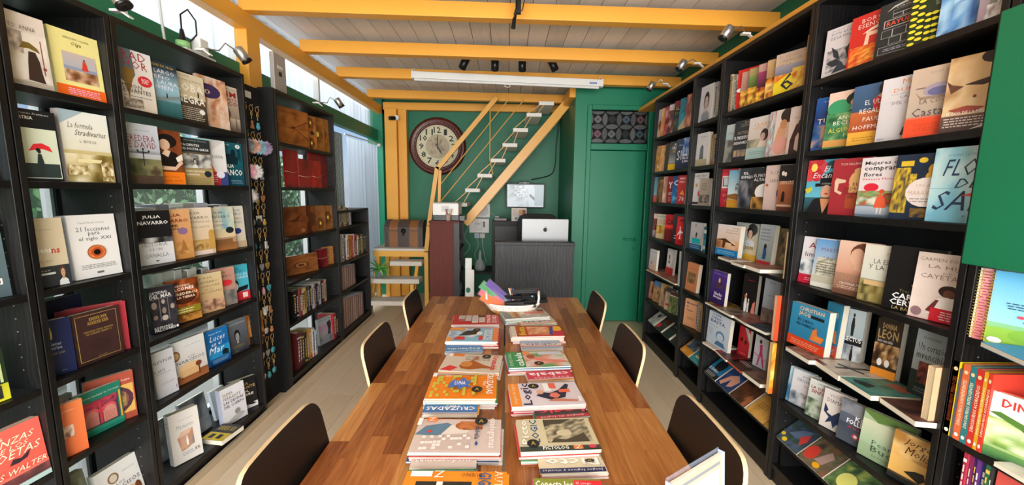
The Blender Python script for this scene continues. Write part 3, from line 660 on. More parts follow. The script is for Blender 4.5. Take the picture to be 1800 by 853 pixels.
# ---- left, bay at the frame edge
row(-1, 1.14, .03, .03, 3, [(23.4, -60, 390, '4e6068/5f747c;R|.7 .17 .9 .25|eee;R|.73 .185 .87 .235|3a2c48', 'slate grey hardback cut by the left picture edge', {'w': .17})])
row(-1, .81, .02, .03, 3, [(21.4, -60, 612, 'd8d430/2c4434;R|0 .32 1 1|20301f;R|.0 .05 .9 .3|2c2c2c;R|.8 .35 .86 1|9ab070;R|.9 .35 .94 1|b8c890', 'black and yellow photo book at the left picture edge', {'w': .17})])
row(-1, .50, .0, .03, 6, [(97, -60, 731, 'd8584c/e0685c;B|LAS|.35 .85 .5 .9|f3e6c8;I|DANZAS|.2 .74 .9 .84|f6ead0;I|DE LOS|.32 .65 .8 .72|f6ead0;I|POETAS|.25 .52 .95 .64|f6ead0;P|.5 .42 .56 .5 .66 .47 .8 .55 .74 .44 .62 .41|3a2a34;R|0 .1 1 .28|e8a090/d8584c;N|0 .06 1 .22 3|4a3034 6a3c40 c87870;I|JESS WALTER|.15 .24 .98 .35|f6ead0;R|0 0 1 .08|a9c4c8', 'salmon red novel with large cream hand lettering, bottom left edge', {'w': .19})])
row(-1, 1.515, .03, .03, 3, [(8, -60, None, '2a6a7a/3a8a98;N|0 0 1 1 3|1c4a5a 4a9aa8 8ac8cc', 'teal book at the left picture edge, second shelf', {'w': .15, 'h': .22})])
# ---- left, wide bay
row(-1, 1.83, .02, .02, 3, [
 (278.6, 226, 99, 'd6c8b8/e9eaec;P|.05 .5 .12 1 .45 1 .5 .6 .3 .4|5c7484;P|.14 .56 .2 .7 .5 .68 .42 .52 .34 .4 .3 .3 .26 .12 .24 .3|8a6a34;T|BRAD|.0 .84 .84 .97|a8323c;T|THOR|.0 .7 .86 .83|a8323c;E|.74 .52 .2 .09|cf2a34;L|.62 .48 .86 .57 4|eee;T|MISION|.1 .37 .62 .43|333;T|CERVANTES|.0 .29 .86 .36|333;L|.1 .22 .9 .25 1|777;N|.1 .05 .6 .2 4|d8ccbe 6a5a4c d8ccbe', 'white spy thriller with red capitals and a shaft of light, near end of top shelf', {'w': .15}),
 (322.4, None, 118, '1f3436/1c3448;R|0 .0 1 .55|0f4a50/9ac4d8;R|0 .55 1 .9|9ac4d8/1c2a40;T|MERCEDES DE VEGA|.05 .91 .9 .95|d8b840;T|EL LARGO|.1 .79 .9 .86|eef;T|SUEÑO|.05 .69 .75 .77|eef;T|DE LAURA|.1 .6 .95 .67|eef;T|COHEN|.05 .51 .8 .58|eef;R|0 .02 1 .3|18484c/4a7c84;P|.0 .3 1 .44 1 .38 0 .24|7a8a8c;L|0 .04 1 .28 6|2c6a70;F|.6 .36 .1|121a20', 'blue black novel of a lone figure on a jetty'),
 (367.2, None, 138.6, '2a2420/d8ccb0;R|0 .4 1 1|c9b898/ddd2b8;T|JUAN|.2 .92 .5 .96|776;T|GOMEZ-JURADO|.1 .83 .9 .88|776;B|LOBA|.02 .64 .95 .8|f2ece0;F|.75 .55 .14|222;R|0 0 1 .5|241f1c/5a4a3a;B|NEGRA|.0 .4 .96 .56|f8f4ea;L|.08 .06 .9 .34 7|c9c0b0;E|.82 .26 .1 .05|eee', 'tan and black thriller with tall white capitals, top shelf'),
 (406, None, 145, 'c9885c/d8b8a0;N|0 0 1 1 2.5|8a4a34 d89870 f0dcd0 e8b890 b87858;E|.35 .72 .42 .14|3c2c5c;E|.3 .7 .1 .04|e0c8b8;E|.3 .7 .04 .03|223;T|ESCANDALO|.1 .3 .9 .37|c8a890;T|EN SUNBORALAND|.05 .2 .95 .27|d8c0a8', 'novel showing a face behind a purple feathered mask'),
 (437, None, 161.4, '6a564c/d8c8b4;R|0 .05 1 .3|6a5a50/c8b8a4;T|LEIF GW PERSSON|.1 .92 .9 .95|655;B|GRIM|.0 .76 .92 .89|9c2c30;B|ASESINATO|.0 .68 .96 .74|9c2c30;B|TURCO|.05 .58 .96 .67|9c2c30;E|.3 .4 .34 .14|5c4a40;R|.04 .05 .56 .4|4c3c34;P|.78 .05 .82 .4 .86 .05|6a5448', 'beige novel with dark red block title and a mosque silhouette, far end of top shelf')], 'novels facing out on the left wall')
row(-1, 1.515, .02, .02, 2, [
 (289, 236, 223, '4a3a30/c6ccd8;R|0 .55 1 1|b0b6c4/cfd4e0;T|CAROLE MARTIN|.35 .88 .75 .9|778;T|HEREDERA|-.02 .71 .88 .81|8e3a3c;T|DE DAVID|.0 .6 .9 .7|8e3a3c;L|.1 .5 .6 .54 1|668;R|0 .22 1 .5|8a8468/c0c4cc;N|0 .1 1 .42 3|2c3020 5c6040 8a845c 4a3c2c;R|.49 .3 .52 .56|2a2a2a;R|.36 .52 .66 .535|2a2a2a;E|.36 .55 .03 .02|333;E|.66 .55 .03 .02|333;E|.505 .58 .03 .02|333;N|0 0 1 .14 3|3a2c24 5a463a 4a3a30', 'misty blue grey novel with a street lamp and dark red title', {'w': .15}),
 (327.3, None, 232.8, '7a3418/6c3018;N|0 .24 1 1 2|4c2010 8a4824 6a3018;E|.5 .8 .34 .13|15100f;E|.42 .73 .18 .1|d8b49c;P|.2 .3 .3 .58 .5 .64 .8 .58 .95 .36 .7 .26 .3 .26|16110f;P|.3 .56 .42 .64 .6 .62 .5 .5|e0c4b0;P|.75 .5 .98 .58 .99 .46 .8 .42|efe6dc;P|.05 .27 .7 .26 .98 .4 .94 .48 .7 .33 .1 .34|dcb8a0;P|-.0 .62 .1 .6 .3 .52 .3 .58 .12 .66|222;R|0 0 1 .23|ef7c1c;T|MARIA DUEÑAS|.2 .12 .8 .16|a84a10;T|La buena suerte|.1 .05 .9 .1|a84a10', 'brown novel of a seated lady in a wide black hat above an orange band', {'w': .14}),
 (376.5, None, 247, 'a68c5a/2c3236;R|0 .7 1 1|2a3034;T|Almudena Grandes|.1 .93 .9 .96|bbb;B|PACIENTES|.0 .82 .62 .87|eee;B|DEL DOCTOR GARCIA|.0 .74 .94 .79|eee;R|0 .36 1 .66|8a8a88;N|0 .36 1 .66 5|2a2a2a 8a8a8a e0e0dc 5a5a58;G|.4 .36 .22|c8c4be 332f2c e6e6e2;R|0 0 1 .35|b29a68;B|PREMIO NACIONAL|.05 .27 .7 .31|f4ecd8;B|NARRATIVA|.05 .2 .5 .24|f4ecd8;L|.05 .02 .95 .16 5|8a7444;E|.8 .24 .13 .07|222c38;R|0 .985 1 1|7ad8e8', 'black and gold novel with a monochrome crowd photograph'),
 (402.8, None, 249, 'e6e4e6/efeff2;P|0 .55 0 1 1 1|dcdade;T|traducción|.02 .6 .86 .69|444;P|0 .3 .3 .62 .55 .3|f2772c;R|0 0 1 .3|b82c3c;R|.7 0 1 .3|3a4a8c;L|.05 .06 .6 .24 4|e8b8bc;E|.72 .24 .16 .08|eef', 'white book with orange triangle over red and blue blocks'),
 (438, None, 255, '0f4c5e/1b6072;T|MARIO ESCOBAR|.1 .93 .5 .95|cde;E|.82 .92 .1 .05|e8eef0;T|2|.79 .895 .85 .945|246;N|.1 .5 .9 .86 2.5|0c2c3c 1c6a7c 123c4c;E|.4 .75 .1 .07|1a5c6c;P|.2 .5 .3 .72 .5 .74 .8 .66 .75 .5|0a2834;E|.6 .76 .1 .09|0a2430;B|FAMILIA|.0 .42 .58 .5|f4f8f8;B|BLANCO|.0 .24 .92 .38|f4f8f8;B|C.A.|.05 .1 .25 .2|f4f8f8;L|.4 .04 .9 .14 3|8ac', 'teal blue novel of an embracing couple, far end of second shelf')], 'novels facing out on the left wall')
NAV = 'JULIA'
row(-1, 1.14, .035, .025, 3, [
 (309.7, 254.6, 370, 'd9d9de/e6e6ea;R|0 .46 1 1|1a1a1e;N|0 .4 1 .5 6|1a1a1e 77777c e0e0e4;B|JULIA|.22 .84 .72 .91|f2f2f2;B|NAVARRO|.08 .74 .92 .81|f2f2f2;T|HISTORIA|.12 .33 .82 .4|88888e;T|DE UN|.3 .25 .65 .3|88888e;T|CANALLA|.16 .13 .82 .2|88888e;E|.48 .06 .05 .015|666', 'novel with black upper half and white lower half, first on third shelf', {'w': .155}),
 (343.7, None, 368, 'c98c4c/dca878;B|JULIA|.1 .84 .72 .91|8a2c20;B|NAVARRO|.0 .74 .92 .81|8a2c20;B|DIME|.1 .65 .6 .7|4a2418;B|QUIEN|.1 .58 .6 .63|4a2418;B|SOY|.1 .51 .45 .56|4a2418;E|.72 .56 .15 .07|8a6a94;N|.1 .1 .95 .34 3|b87a3c d8a464 a46c34;P|.6 .18 .66 .32 .7 .4 .76 .3 .82 .16|a8703c', 'warm orange novel with red lettering and faint domes, third shelf'),
 (381, None, 365, 'd9bc94/eadbc8;T|JULIA|.05 .85 .6 .91|6a5a4c;T|NAVARRO|.0 .76 .86 .82|6a5a4c;T|LA HERMANDAD|.05 .68 .9 .72|a08870;T|SABANA SANTA|.05 .57 .86 .61|a08870;R|0 .1 .8 .32|c8a060;E|.9 .43 .1 .09|c89840;R|.8 .1 1 .42|c89c50;N|.04 .12 .76 .28 5|a87c38 dcb878 906428;R|0 0 .9 .09|efd8cc', 'pale peach novel with a golden dome at right'),
 (417.5, None, 364.6, 'c8925c/8fb4c0;R|0 .3 1 1|e8d0a4/7aacbc;N|.1 .5 1 1 2|e6dcc0 9cc0c4 6fa0b4;T|JULIA|.05 .84 .6 .91|334a54;T|NAVARRO|.0 .75 .84 .82|334a54;T|Dispara,|.1 .66 .6 .7|556;T|yo ya estoy muerto|.1 .54 .6 .62|556;E|.78 .46 .16 .075|22282c;R|.1 .17 .85 .26|8a6038;R|0 0 1 .17|b87a44/8a5c38', 'novel with a teal sky over an ochre palace, third shelf'),
 (449, None, 361.6, 'd9c8b0/dfdcd4;T|JULIA|.4 .86 .88 .92|556;T|NAVARRO|.0 .78 .9 .84|556;T|TU NO|.4 .67 .88 .73|665;T|MATARAS|.1 .58 .9 .64|665;R|.08 .22 .46 .5|b88c70;L|.1 .25 .44 .46 5|8a6450;E|.68 .4 .15 .07|2a3a7c;R|0 0 1 .16|c8b294', 'cream grey novel with a brick building, far end of third shelf')], 'matching novels by one author, third shelf')
spines(-1, 1.14, 262, 408, 360, 355, ['d8dcd8', '889', 'c8ccc8', 'b4b4ac', 'dde', '667', 'ccd0cc'], 'behind the matching novels', 'books standing behind the front row', off=.12, d=.10, titles=False)
row(-1, .81, .035, .028, 3, [
 (316, 270.5, 500, '1e1d22/2c2b34;N|0 .1 1 .9 5|16151a 3a3842 24232a;B|CATEDRAL|.03 .84 .72 .9|dcdce4;B|DEL MAR|.03 .75 .85 .83|eee;R|0 .73 .9 .738|999;R|.34 .24 .37 .72|777;R|.66 .24 .69 .72|777;E|.15 .6 .1 .08|a08c84;E|.5 .66 .07 .05|b8a49c;E|.5 .46 .08 .07|94827a;E|.83 .52 .08 .06|aa988e;E|.15 .34 .09 .05|8a7870;E|.5 .3 .12 .06|c0b4ac;B|ILDEFONSO|.05 .08 .75 .13|e8e8ec;B|FALCONES|.05 .02 .85 .08|eee;E|.92 .05 .05 .03|eee', 'black novel with a grid of small portraits, fourth shelf'),
 (356, None, 487, '4a2414/8a3c18;N|0 .3 1 1 2.5|5c2410 b8602c 8a4018 3a1a10;E|.5 .62 .5 .2|a85824;E|.5 .58 .42 .16|4a2010;B|ILDEFONSO|.05 .83 .72 .88|f0e0d0;B|FALCONES|.0 .75 .84 .82|fff;B|HEREDEROS|.05 .64 .95 .7|f4e0c4;B|DE LA TIERRA|.05 .56 .85 .61|f4e0c4;R|0 .2 1 .36|8a7a20;L|.05 .22 .8 .33 2|e8e0b0;N|0 .02 1 .18 4|6a3a14 c88c3c 3c2010', 'brown novel with vaulted arches and an olive band, fourth shelf'),
 (396.6, None, 477, 'c8a070/d8c49a;T|JULIA|.1 .85 .62 .91|6a5c40;T|NAVARRO|.0 .75 .84 .81|6a5c40;T|SANGRE|.15 .65 .9 .7|7a6a4c;T|DE LOS|.3 .57 .6 .61|7a6a4c;T|INOCENTES|.02 .49 .95 .54|7a6a4c;N|0 .05 1 .32 4|5c3c30 a87c64 d8b090 8a5c4c', 'sand coloured novel with a hazy cavalry scene, fourth shelf'),
 (418.7, None, 468.7, '8a7a70/c89484;R|0 .1 1 .5|7c7470/c09080;T|JULIA|.1 .84 .62 .9|6a4438;T|NAVARRO|.0 .75 .84 .81|6a4438;E|.62 .6 .24 .08|d8323c;N|0 .05 1 .4 3|5a5a58 8a8480 a89890', 'dusky pink novel with a round red sticker, fourth shelf'),
 (448.7, None, 461.7, 'c42c30/48b4cc;R|0 .25 1 1|4cb8d0/40aac4;T|VANESSA|.15 .86 .6 .91|234;T|MONTFORT|.1 .79 .8 .84|234;T|SUEÑO DE|.2 .7 .96 .77|eef;T|LA CRISALIDA|.1 .61 .98 .68|eef;P|.3 .36 .96 .4 .9 .28 .4 .24|1a1c22;E|.32 .46 .2 .14|14161a;E|.34 .4 .15 .12|f0ece8;E|.28 .37 .03 .012|c33;R|0 0 1 .24|cc2c34;R|.65 .06 .88 .2|e8dcd8', 'turquoise novel with a black-haired woman and red band, fourth shelf')], 'novels facing out on the left wall')
spines(-1, .81, 282, 372, 478, 468, ['dde6e0', 'c8ccc4', 'd8d8d0', '9a9a94', 'e4e4dc', '222a30', 'd0d4d0'], 'behind the arches novel', 'books standing behind the front row', off=.13, d=.09, titles=False)
row(-1, .50, .03, .025, 4, [
 (315.7, 282.3, 611, 'c9ccd6/d6d8e2;T|REVIVIR|.05 .74 .92 .81|556;T|EL ARTE|.0 .55 .5 .61|556;L|.05 .5 .8 .53 1|889;T|LUIS DE ALICANTE|.2 .26 .85 .31|99a;R|.9 .08 .93 .16|447', 'plain pale grey lilac book, first on the fifth shelf', {'w': .10}),
 (368, None, 585.7, '8a5230/dfe2e6;R|0 .2 1 1|ccc8c4/e6e8ec;E|.05 .68 .14 .12|8a5c3c;E|.05 .68 .1 .08|c8a878;L|.35 .82 .9 .85 1|aaa;T|LOS|.42 .55 .62 .59|556;T|NARCISOS|.05 .46 .92 .53|445;R|0 0 1 .2|a8683c/8a5230;E|.4 .32 .32 .13|e0bc90;R|.1 .14 .72 .3|d8b080;R|.12 .1 .16 .16|5a2c18;R|.68 .08 .72 .3|6a3420;E|.7 .34 .1 .06|7a3c24', 'white novel with a cream armchair, fifth shelf of the wide bay', {'w': .17}),
 (407.4, None, 572, '0f4c8c/1c74c0;R|0 .0 1 .25|0c3c70/1464a8;N|0 .2 1 .5 2|1464a8 2c9cd8 1874b8;T|Miquel Reina|.1 .86 .7 .91|dff;I|Luces|.1 .68 .84 .83|f4f8fc;I|en el|.15 .54 .66 .65|f4f8fc;I|Mar|.0 .34 .74 .52|f4f8fc;P|.6 .22 .6 .32 .75 .38 .92 .32 .9 .2|122;L|.1 .06 .9 .16 3|8bd', 'bright blue novel with white brush lettering and a floating house'),
 (438.8, None, 558, '3c3f46/565c68;R|0 0 1 1|33363c/6a707c;T|ALICE KIRKPATRICK|.05 .88 .9 .91|cdd;G|.42 .1 .62|98989c 1c1c20 4a4c52;L|.1 .16 .8 .24 2|8a7a50;T|XXX|.2 .05 .4 .07|bbb', 'grey novel with a large monochrome portrait, fifth shelf'),
 (466.7, None, 546.7, '4a2c1c/c88440;R|0 .25 1 1|a8602c/cc8c48;N|0 .1 1 1 2|7a3c1c c8803c e0a860 a85c28;T|THOMAS PIKETTY|.2 .76 .7 .79|fec;B|CAPITAL|.1 .68 .66 .73|fff;B|E IDEOLOGIA|.05 .61 .85 .66|fff;N|0 0 1 .25 2|2c1c18 4a2c20 7a3c1c;I|firma|.5 .1 .95 .15|fed', 'ochre brown textured novel, far end of fifth shelf')], 'novels facing out on the left wall')
row(-1, .09, .02, .035, 5, [
 (358.6, 319.4, 715, 'd8d6d2/e0dedc;T|xxxx xxxxx|.3 .82 .8 .84|aaa;I|Memento|.2 .66 .8 .75|999;P|.2 .5 .34 .6 .74 .62 .76 .3 .5 .24 .3 .22|b88c74;R|.3 .26 .5 .5|c8a088;P|.2 .5 .34 .6 .74 .62 .6 .52|d8b8a4;F|.52 .3 .2|eee;F|.7 .28 .18|888;L|.3 .12 .7 .2 2|99a;T|xx|.72 .14 .9 .2|555', 'white paperback with a small wardrobe drawing, standing on the bottom shelf', {'w': .13, 't': .04, 'yaw': .45, 'spine': 'dcdcdc', 'st': ('Memento', '99a')}),
 (436.5, 392, 670, 'cfcfd6/e4e6f0;B|ELENA|.1 .78 .5 .86|9a8c78;B|FERRANTE|.1 .67 .82 .75|9a8c78;B|LAS DEUDAS|.1 .56 .92 .64|3a3a44;B|DEL CUERPO|.1 .45 .92 .53|3a3a44;E|.6 .26 .12 .08|888;P|.05 .04 .4 .16 .7 .22 .9 .14 .7 .06 .3 .0|aaa;R|0 0 1 .0|fff', 'thick white novel with grey lettering over a body study, bottom shelf', {'w': .15, 't': .036, 'yaw': .3, 'spine': 'c6cce6'}),
 (465, 440, 652.5, '16161a/121216;B|ELENA|.15 .76 .7 .85|b89868;B|FERRANTE|.1 .64 .95 .73|b89868;B|UN MAL|.2 .52 .7 .6|eee;B|NOMBRE|.1 .41 .86 .49|eee;R|0 0 1 .16|d4d4d8;P|.5 .14 .6 .3 .7 .3 .72 .2 .95 .1 .8 .08|111', 'black and white novel standing behind the thick white one, bottom shelf', {'w': .15, 't': .03, 'off': .01, 'yaw': .55})], 'novels facing out on the left wall')
row(-1, .09, .15, .02, 10, [
 (374, 340, 690, '4c545c/8a949c;N|0 0 1 1 2|3a424a 8a96a0 c0c8d0', 'grey glossy book leaning at the back of the bottom shelf', {'w': .16, 'yaw': .1}),
 (330, 292, 722, '5a626a/9aa2aa;N|0 0 1 1 2|2a3238 7a868e b8c4cc', 'second grey glossy book leaning at the near back of the bottom shelf', {'w': .14, 'yaw': .1}),
 (405, 380, 678, 'aeb8c2/d0dce6', 'pale blue slim book behind the thick white novel, bottom shelf', {'w': .10, 'yaw': .1})])
flat(.09, (352, 772), (390, 776), .15, .028, '2a2c34;R|.0 0 1 .45|d8c030;R|.2 .1 .4 .35|222;R|.55 .1 .75 .35|222;B|XXXX XX|.1 .6 .9 .85|c8b040', 'yellow and black paperback lying flat on the bottom shelf')
# ---- left, leather journals and red folders
TAN = '8a4a1c'
def strap(y=.5, c='d8b890'):
    def f(r, w_, h, t): MB().tube([(-.001, -t / 2, h * y), (-.001, -t - .002, h * y), (w_ * .5, -t - .003, h * (y - .03)), (w_ + .001, -t - .002, h * (y + .02)), (w_ + .001, -t / 2, h * (y + .02))], .0016, 6, 0, hexc(c)).obj('cord', INKM, r)
    return f
LEATH = inkmat('tooled_leather', .45)
row(-1, 1.83, .03, .025, 2, [
 (545.7, 503.4, 199.6, '8c4c18/a05a20;N|.05 .05 .95 .95 3|7c4014 9c5a20 b06a2c 8c4c18;P|.98 .2 .5 .5 .98 .74 .98 .72 .54 .5 .98 .23|54280c;E|.48 .5 .05 .04|5c2c10;L|.2 .1 .8 .14 1|6c3612;L|.2 .86 .8 .9 1|6c3612', 'large tan leather journal with an envelope flap, top shelf', {'mat': LEATH, 'w': .34, 'post': strap(.5, '7a4818')}),
 (559, None, 207, '9a5a24/a8642c;N|0 0 1 1 4|8a4c18 b87434 9a5a24;E|.7 .5 .14 .06|2c2018;W|.6 .2 .25|7c4418 6c3812;W|.6 .8 .25|7c4418 6c3812', 'tan leather journal with a dark clasp', {'mat': LEATH}),
 (573, None, 210, '94581f/a06428;N|0 0 1 1 5|8a5018 a86c30 945820;W|.5 .5 .4|84501c 74441a', 'tan leather journal with stamped leaves, second from the far end', {'mat': LEATH}),
 (586, None, 214, '9a6024/a66c30;N|0 0 1 1 5|8c5418 ac7034 986024;W|.5 .55 .35|80501c 744618', 'tan leather journal at the far end of the top journal row', {'mat': LEATH})], 'leather journals', cat='journal')
row(-1, 1.515, .03, .02, 1, [
 (527.7, 508, 266, '7a1014/8c1418;N|0 0 1 1 2|6c0c10 8c1418 a01c20', 'tall dark red folder at the near end of the red row', {'w': .17, 'post': strap(.42)}),
 (550, 528, 282, '7a1014/961a1c;N|0 0 1 1 2|6c0c10 8c1418 a01c20', 'dark red folder tied with a light cord, second in the red row', {'w': .195, 'post': strap(.4), 'off': -.01}),
 (566.8, 551, 285, 'a01410/b81c14;N|0 0 1 1 2|8c1010 b01812 c42418', 'bright red narrow folder, third in the red row', {'w': .15, 'post': strap(.42), 'off': -.012})], 'red folders', yaw=.02, cat='folder')
row(-1, 1.515, .065, .02, 1, [(588, 552, 276.6, '7c1014/8c1418;N|0 0 1 1 2|6c0c10 8c1418 981c20', 'broad dark red folder at the far end of the red row', {'w': .30, 'post': strap(.4), 'yaw': .02})], 'red folders', cat='folder')
row(-1, 1.14, .03, .025, 2, [
 (541.6, 513.5, 363, '6a3414/7c4018;N|0 0 1 1 3|5c2c10 844820 6a3414;P|.1 .5 .5 .56 .5 .6 .9 .8 .6 .56 .9 .4 .6 .5 .5 .46|4a2408;E|.8 .15 .1 .08|a0683c', 'brown leather journal tooled with a tree, third shelf', {'mat': LEATH, 'w': .24}),
 (555.6, None, 361.6, '4c2410/58290f;E|.2 .5 .2 .15|8a5830;E|.2 .5 .12 .09|9a6838;E|.2 .5 .06 .045|3a9a8c;E|.85 .85 .25 .12|7a4018;E|.85 .15 .25 .12|7a4018', 'dark brown leather journal with a turquoise stone', {'mat': LEATH, 'w': .13}),
 (574, None, 361.6, '8a5428/96602e;N|0 0 1 1 5|7c4820 a06a38 8a5428;W|.5 .3 .35|74441c 6a3c18', 'mid brown journal with stamped flowers, third shelf', {'mat': LEATH}),
 (592.6, None, 360.8, '8f5a2c/9a6634;N|0 0 1 1 5|805024 a8703c 8f5a2c;W|.5 .5 .4|7a4a20 70421c', 'mid brown journal at the far end of the third shelf', {'mat': LEATH})], 'leather journals', cat='journal')
row(-1, .81, .03, .03, 2, [
 (560, 517, 444, '7c4420/8c5228;N|0 0 1 1 5|6a3818 9a6030 7c4420;E|.55 .45 .2 .17|5c2c10;E|.55 .45 .15 .13|a87040;E|.55 .45 .08 .07|5c2c10', 'large brown journal carved around a ring shape, fourth shelf', {'mat': LEATH, 'w': .36}),
 (576.7, None, 437, '5c141c/6a1820;N|0 0 1 1 2|50101a 6a1820 7a2028', 'maroon journal tied with cord, fourth shelf', {'post': strap(.5)}),
 (587.3, None, 432.8, 'a06a34/ac763c;N|0 0 1 1 3|905c28 b07c44 a06a34', 'tan journal tied with cord, fourth shelf', {'post': strap(.55)}),
 (592.6, None, 432, '6a141c/741820', 'narrow maroon journal at the far end of the fourth shelf', {'post': strap(.5)})], 'leather journals', cat='journal')
spines(-1, .50, 520, 576, 511, 491, ['141416', '1c1c20', '7a3a34', 'd0c4a8', 'e0b860', '2c2c30', '3a4a5c', '14161c', 'c8c8d0', 'b08c94', '1a1c3c', '20223c', 'c8ccd0', '16161a', 'c4242c', 'c8c0a0'], 'fifth shelf beyond the keyring board', 'spine-out books beyond the keyring board')
spines(-1, .09, 526, 547, 585, 582, ['5a1c20', '6a2424', '2c2420', '1c1a1c', 'b88c64'], 'near end of lowest journal-bay shelf', 'spine-out books on the lowest journal-bay shelf')
spines(-1, .09, 548, 559, 575, 580, ['c8942c', 'b0b8c8', 'c4ccd8'], 'left of the silver running-man thriller', 'spine-out books on the lowest journal-bay shelf')
row(-1, .09, .04, .03, 4, [(586, 562, 554.5, '8c9096/a8acb2;T|PETER HAMILTON|.05 .9 .9 .95|334;T|PLAN|.0 .6 .62 .74|d868a8;T|FUGA|.05 .45 .62 .58|d868a8;P|.5 .02 .7 .5 .62 .78 .9 .84 .96 .66 .86 .4 .9 .02 .7 .3 .62 .02|2c2c34;N|.0 .0 1 .3 3|5a6068 8c9298 7c8288', 'silver grey thriller with pink title and a running man, lowest journal shelf', {'w': .17, 't': .03, 'yaw': .25})])
spines(-1, .09, 588, 599, 552, 552, ['a02428', '2c2c34', 'c8c4b8'], 'right of the silver running-man thriller', 'spine-out books on the lowest journal-bay shelf')
# ---- left, low far bookcase
spines(-1, 1.14, 594, 619, 362, 366, ['c8506c', 'd8c8a8', 'c8c0a8', '4a4438', 'd0c4a4', 'b8a888', '7a2c28', 'dcc8a0', '8a94a8'], 'top shelf of the low far bookcase', 'old paperbacks in the low far bookcase')
spines(-1, .79, 599, 646, 414, 411, ['c8b494', '8a8c94', 'e4e4e8', '2c2c3c', 'e8e8e8', 'e08c2c', 'd87c24', 'b02c30', 'e4dcdc', '7a2024', 'a83038', 'd8d4cc', '1c1a18', '24201c', '8a7a5c', '141414', '1c1c1c', '2c2420'], 'middle shelf of the low far bookcase', 'old paperbacks in the low far bookcase')
PLAS = mat('clear_plastic_sleeve', 'ffffff', .15, alpha=.07)
def packets(z, x0, x1, y0, y1, n, where):
    X = XL - .03; Ya, Yb = yfar(X, z, x0), yfar(X, z, x1); r = random.Random(n)
    for i in range(n):
        y = Ya + (Yb - Ya) * (i + .5) / n; th = (Yb - Ya) / n * .8; yt = y0 + (y1 - y0) * i / n
        h = solve(lambda Z: proj((X, y, Z))[1], z + .02, z + .4, yt) - z
        root = thing('packet', f'brown paper packet in plastic, {ORD[i]} from left, {where}', 'packet', (X, y, z + .001), group='brown packets in plastic, low far bookcase')
        c = r.choice(['7a4a34', '8a5a44', '6a4030', '946450'])
        MB().box((-.14, -th * .35, 0), (-.005, th * .35, h * .93), 0, hexc(c)).obj('paper', INKM, root)
        MB().box((-.145, -th * .45, 0), (0, th * .45, h)).obj('sleeve', PLAS, root, bevel=.002)
packets(.50, 601, 626, 468, 463, 7, 'third shelf of low far bookcase')
packets(.10, 604, 640, 524, 512, 10, 'lowest shelf of low far bookcase')
t = thing('cardboard_box', 'small cream box standing on the low far bookcase top', 'box', (-1.70, 3.80, 1.302))
MB().box((-.05, -.05, 0), (.05, .05, .10)).obj('carton', mat('cream_card', 'c9b490', .8), t); MB().box((-.052, -.052, .08), (.052, .052, .103)).obj('lid', mat('brown_card', '8a5a34', .8), t)
# ================================================================ right wall books
G1 = 'novels facing out on the right wall'
row(1, 2.03, .02, .018, 3, [
 (1153, None, 194, 'a08c84/c0c4d0;N|0 0 1 .6 3|6a4438 b89880 d8ccc0', 'pale novel with a red brick street, far end of highest shelf'),
 (1159, None, 191.4, 'b8643c/c89460;N|0 0 1 1 3|a04828 d89058 e8c890', 'orange tan novel, second from the far end of highest shelf'),
 (1166, None, 188, '2c3434/a0b0b4;N|0 0 1 1 3|2c3434 c03048 c0c8cc', 'grey teal novel, third from the far end of highest shelf'),
 (1172, None, 185, '3c4440/cfc8c4;N|0 0 1 .8 3|20242c 4a504c 8a2c34 dcd4c8', 'white topped novel with dark scene, highest shelf'),
 (1181, None, 179, '2a2c34/7a2428;N|0 0 1 .8 4|20222c 3c4048 5a6a4c;T|ALGO|.1 .7 .8 .8|c8a040;T|EN MI|.1 .55 .8 .65|4c8c50', 'dark patterned novel with gold words, highest shelf'),
 (1191, None, 174, 'c8b48c/2c6c7c;N|0 .5 1 1 2|1c5868 2c7c90 184454;P|0 .1 .4 .4 .8 .3 .6 .6 0 .5|2c88a0;P|.2 0 .6 .3 1 0|e0c8a0', 'teal and cream illustrated novel, highest shelf'),
 (1202, 1215, 167, 'c88468/8a5c50;N|0 0 1 1 2|e0a088 b06c58 6a3c38 d8b090', 'dusky pink novel of a leaning figure, near end of highest far shelf')], G1)
row(1, 1.71, .02, .018, 3, [
 (1147, None, 258.6, 'b8843c/d8b474;N|0 0 1 1 3|8a5424 d8a860 5a3418;B|BICHO|.2 .15 .9 .25|eed', 'tan novel with rounded stones, far end of second shelf'),
 (1157.5, None, 256.6, 'b87444/e0b070;N|0 0 1 1 3|a8602c e8b880 c88448', 'amber novel of a face in profile, second far shelf'),
 (1166, None, 253, '3c3a34/4a443c;T|TG|.3 .6 .8 .7|a83c34', 'dark brown plain novel, second far shelf'),
 (1173, None, 250, '8a8c8c/3c4044;R|0 .25 1 .6|a8acac/5a5e60;B|KEN|.4 .84 .9 .92|eee;B|GRIMW|.2 .72 1 .82|eee;T|NEVER|.3 .6 .9 .7|d8c040;R|0 0 1 .22|e8bc20', 'grey novel with white capitals and a yellow foot'),
 (1185, None, 245.6, '24344c/3a4a64;T|MEG|.5 .86 .9 .92|cde;T|SHAKES|.2 .76 .95 .82|cde;T|SIN|.1 .3 .9 .62|e8ecf4', 'slate blue book with thin white giant letters'),
 (1196, 1209, 243, '141c3c/2050a0;N|0 .4 1 1 4|12305c 2c70c8 c8d8f0 1c4888;B|ENERO|.1 .4 .9 .48|fff;B|FALCES|.05 .3 .95 .38|fff;B|EL PERRO|.1 .2 .95 .27|fff', 'royal blue book with a wave motif, near end of second far shelf')], G1)
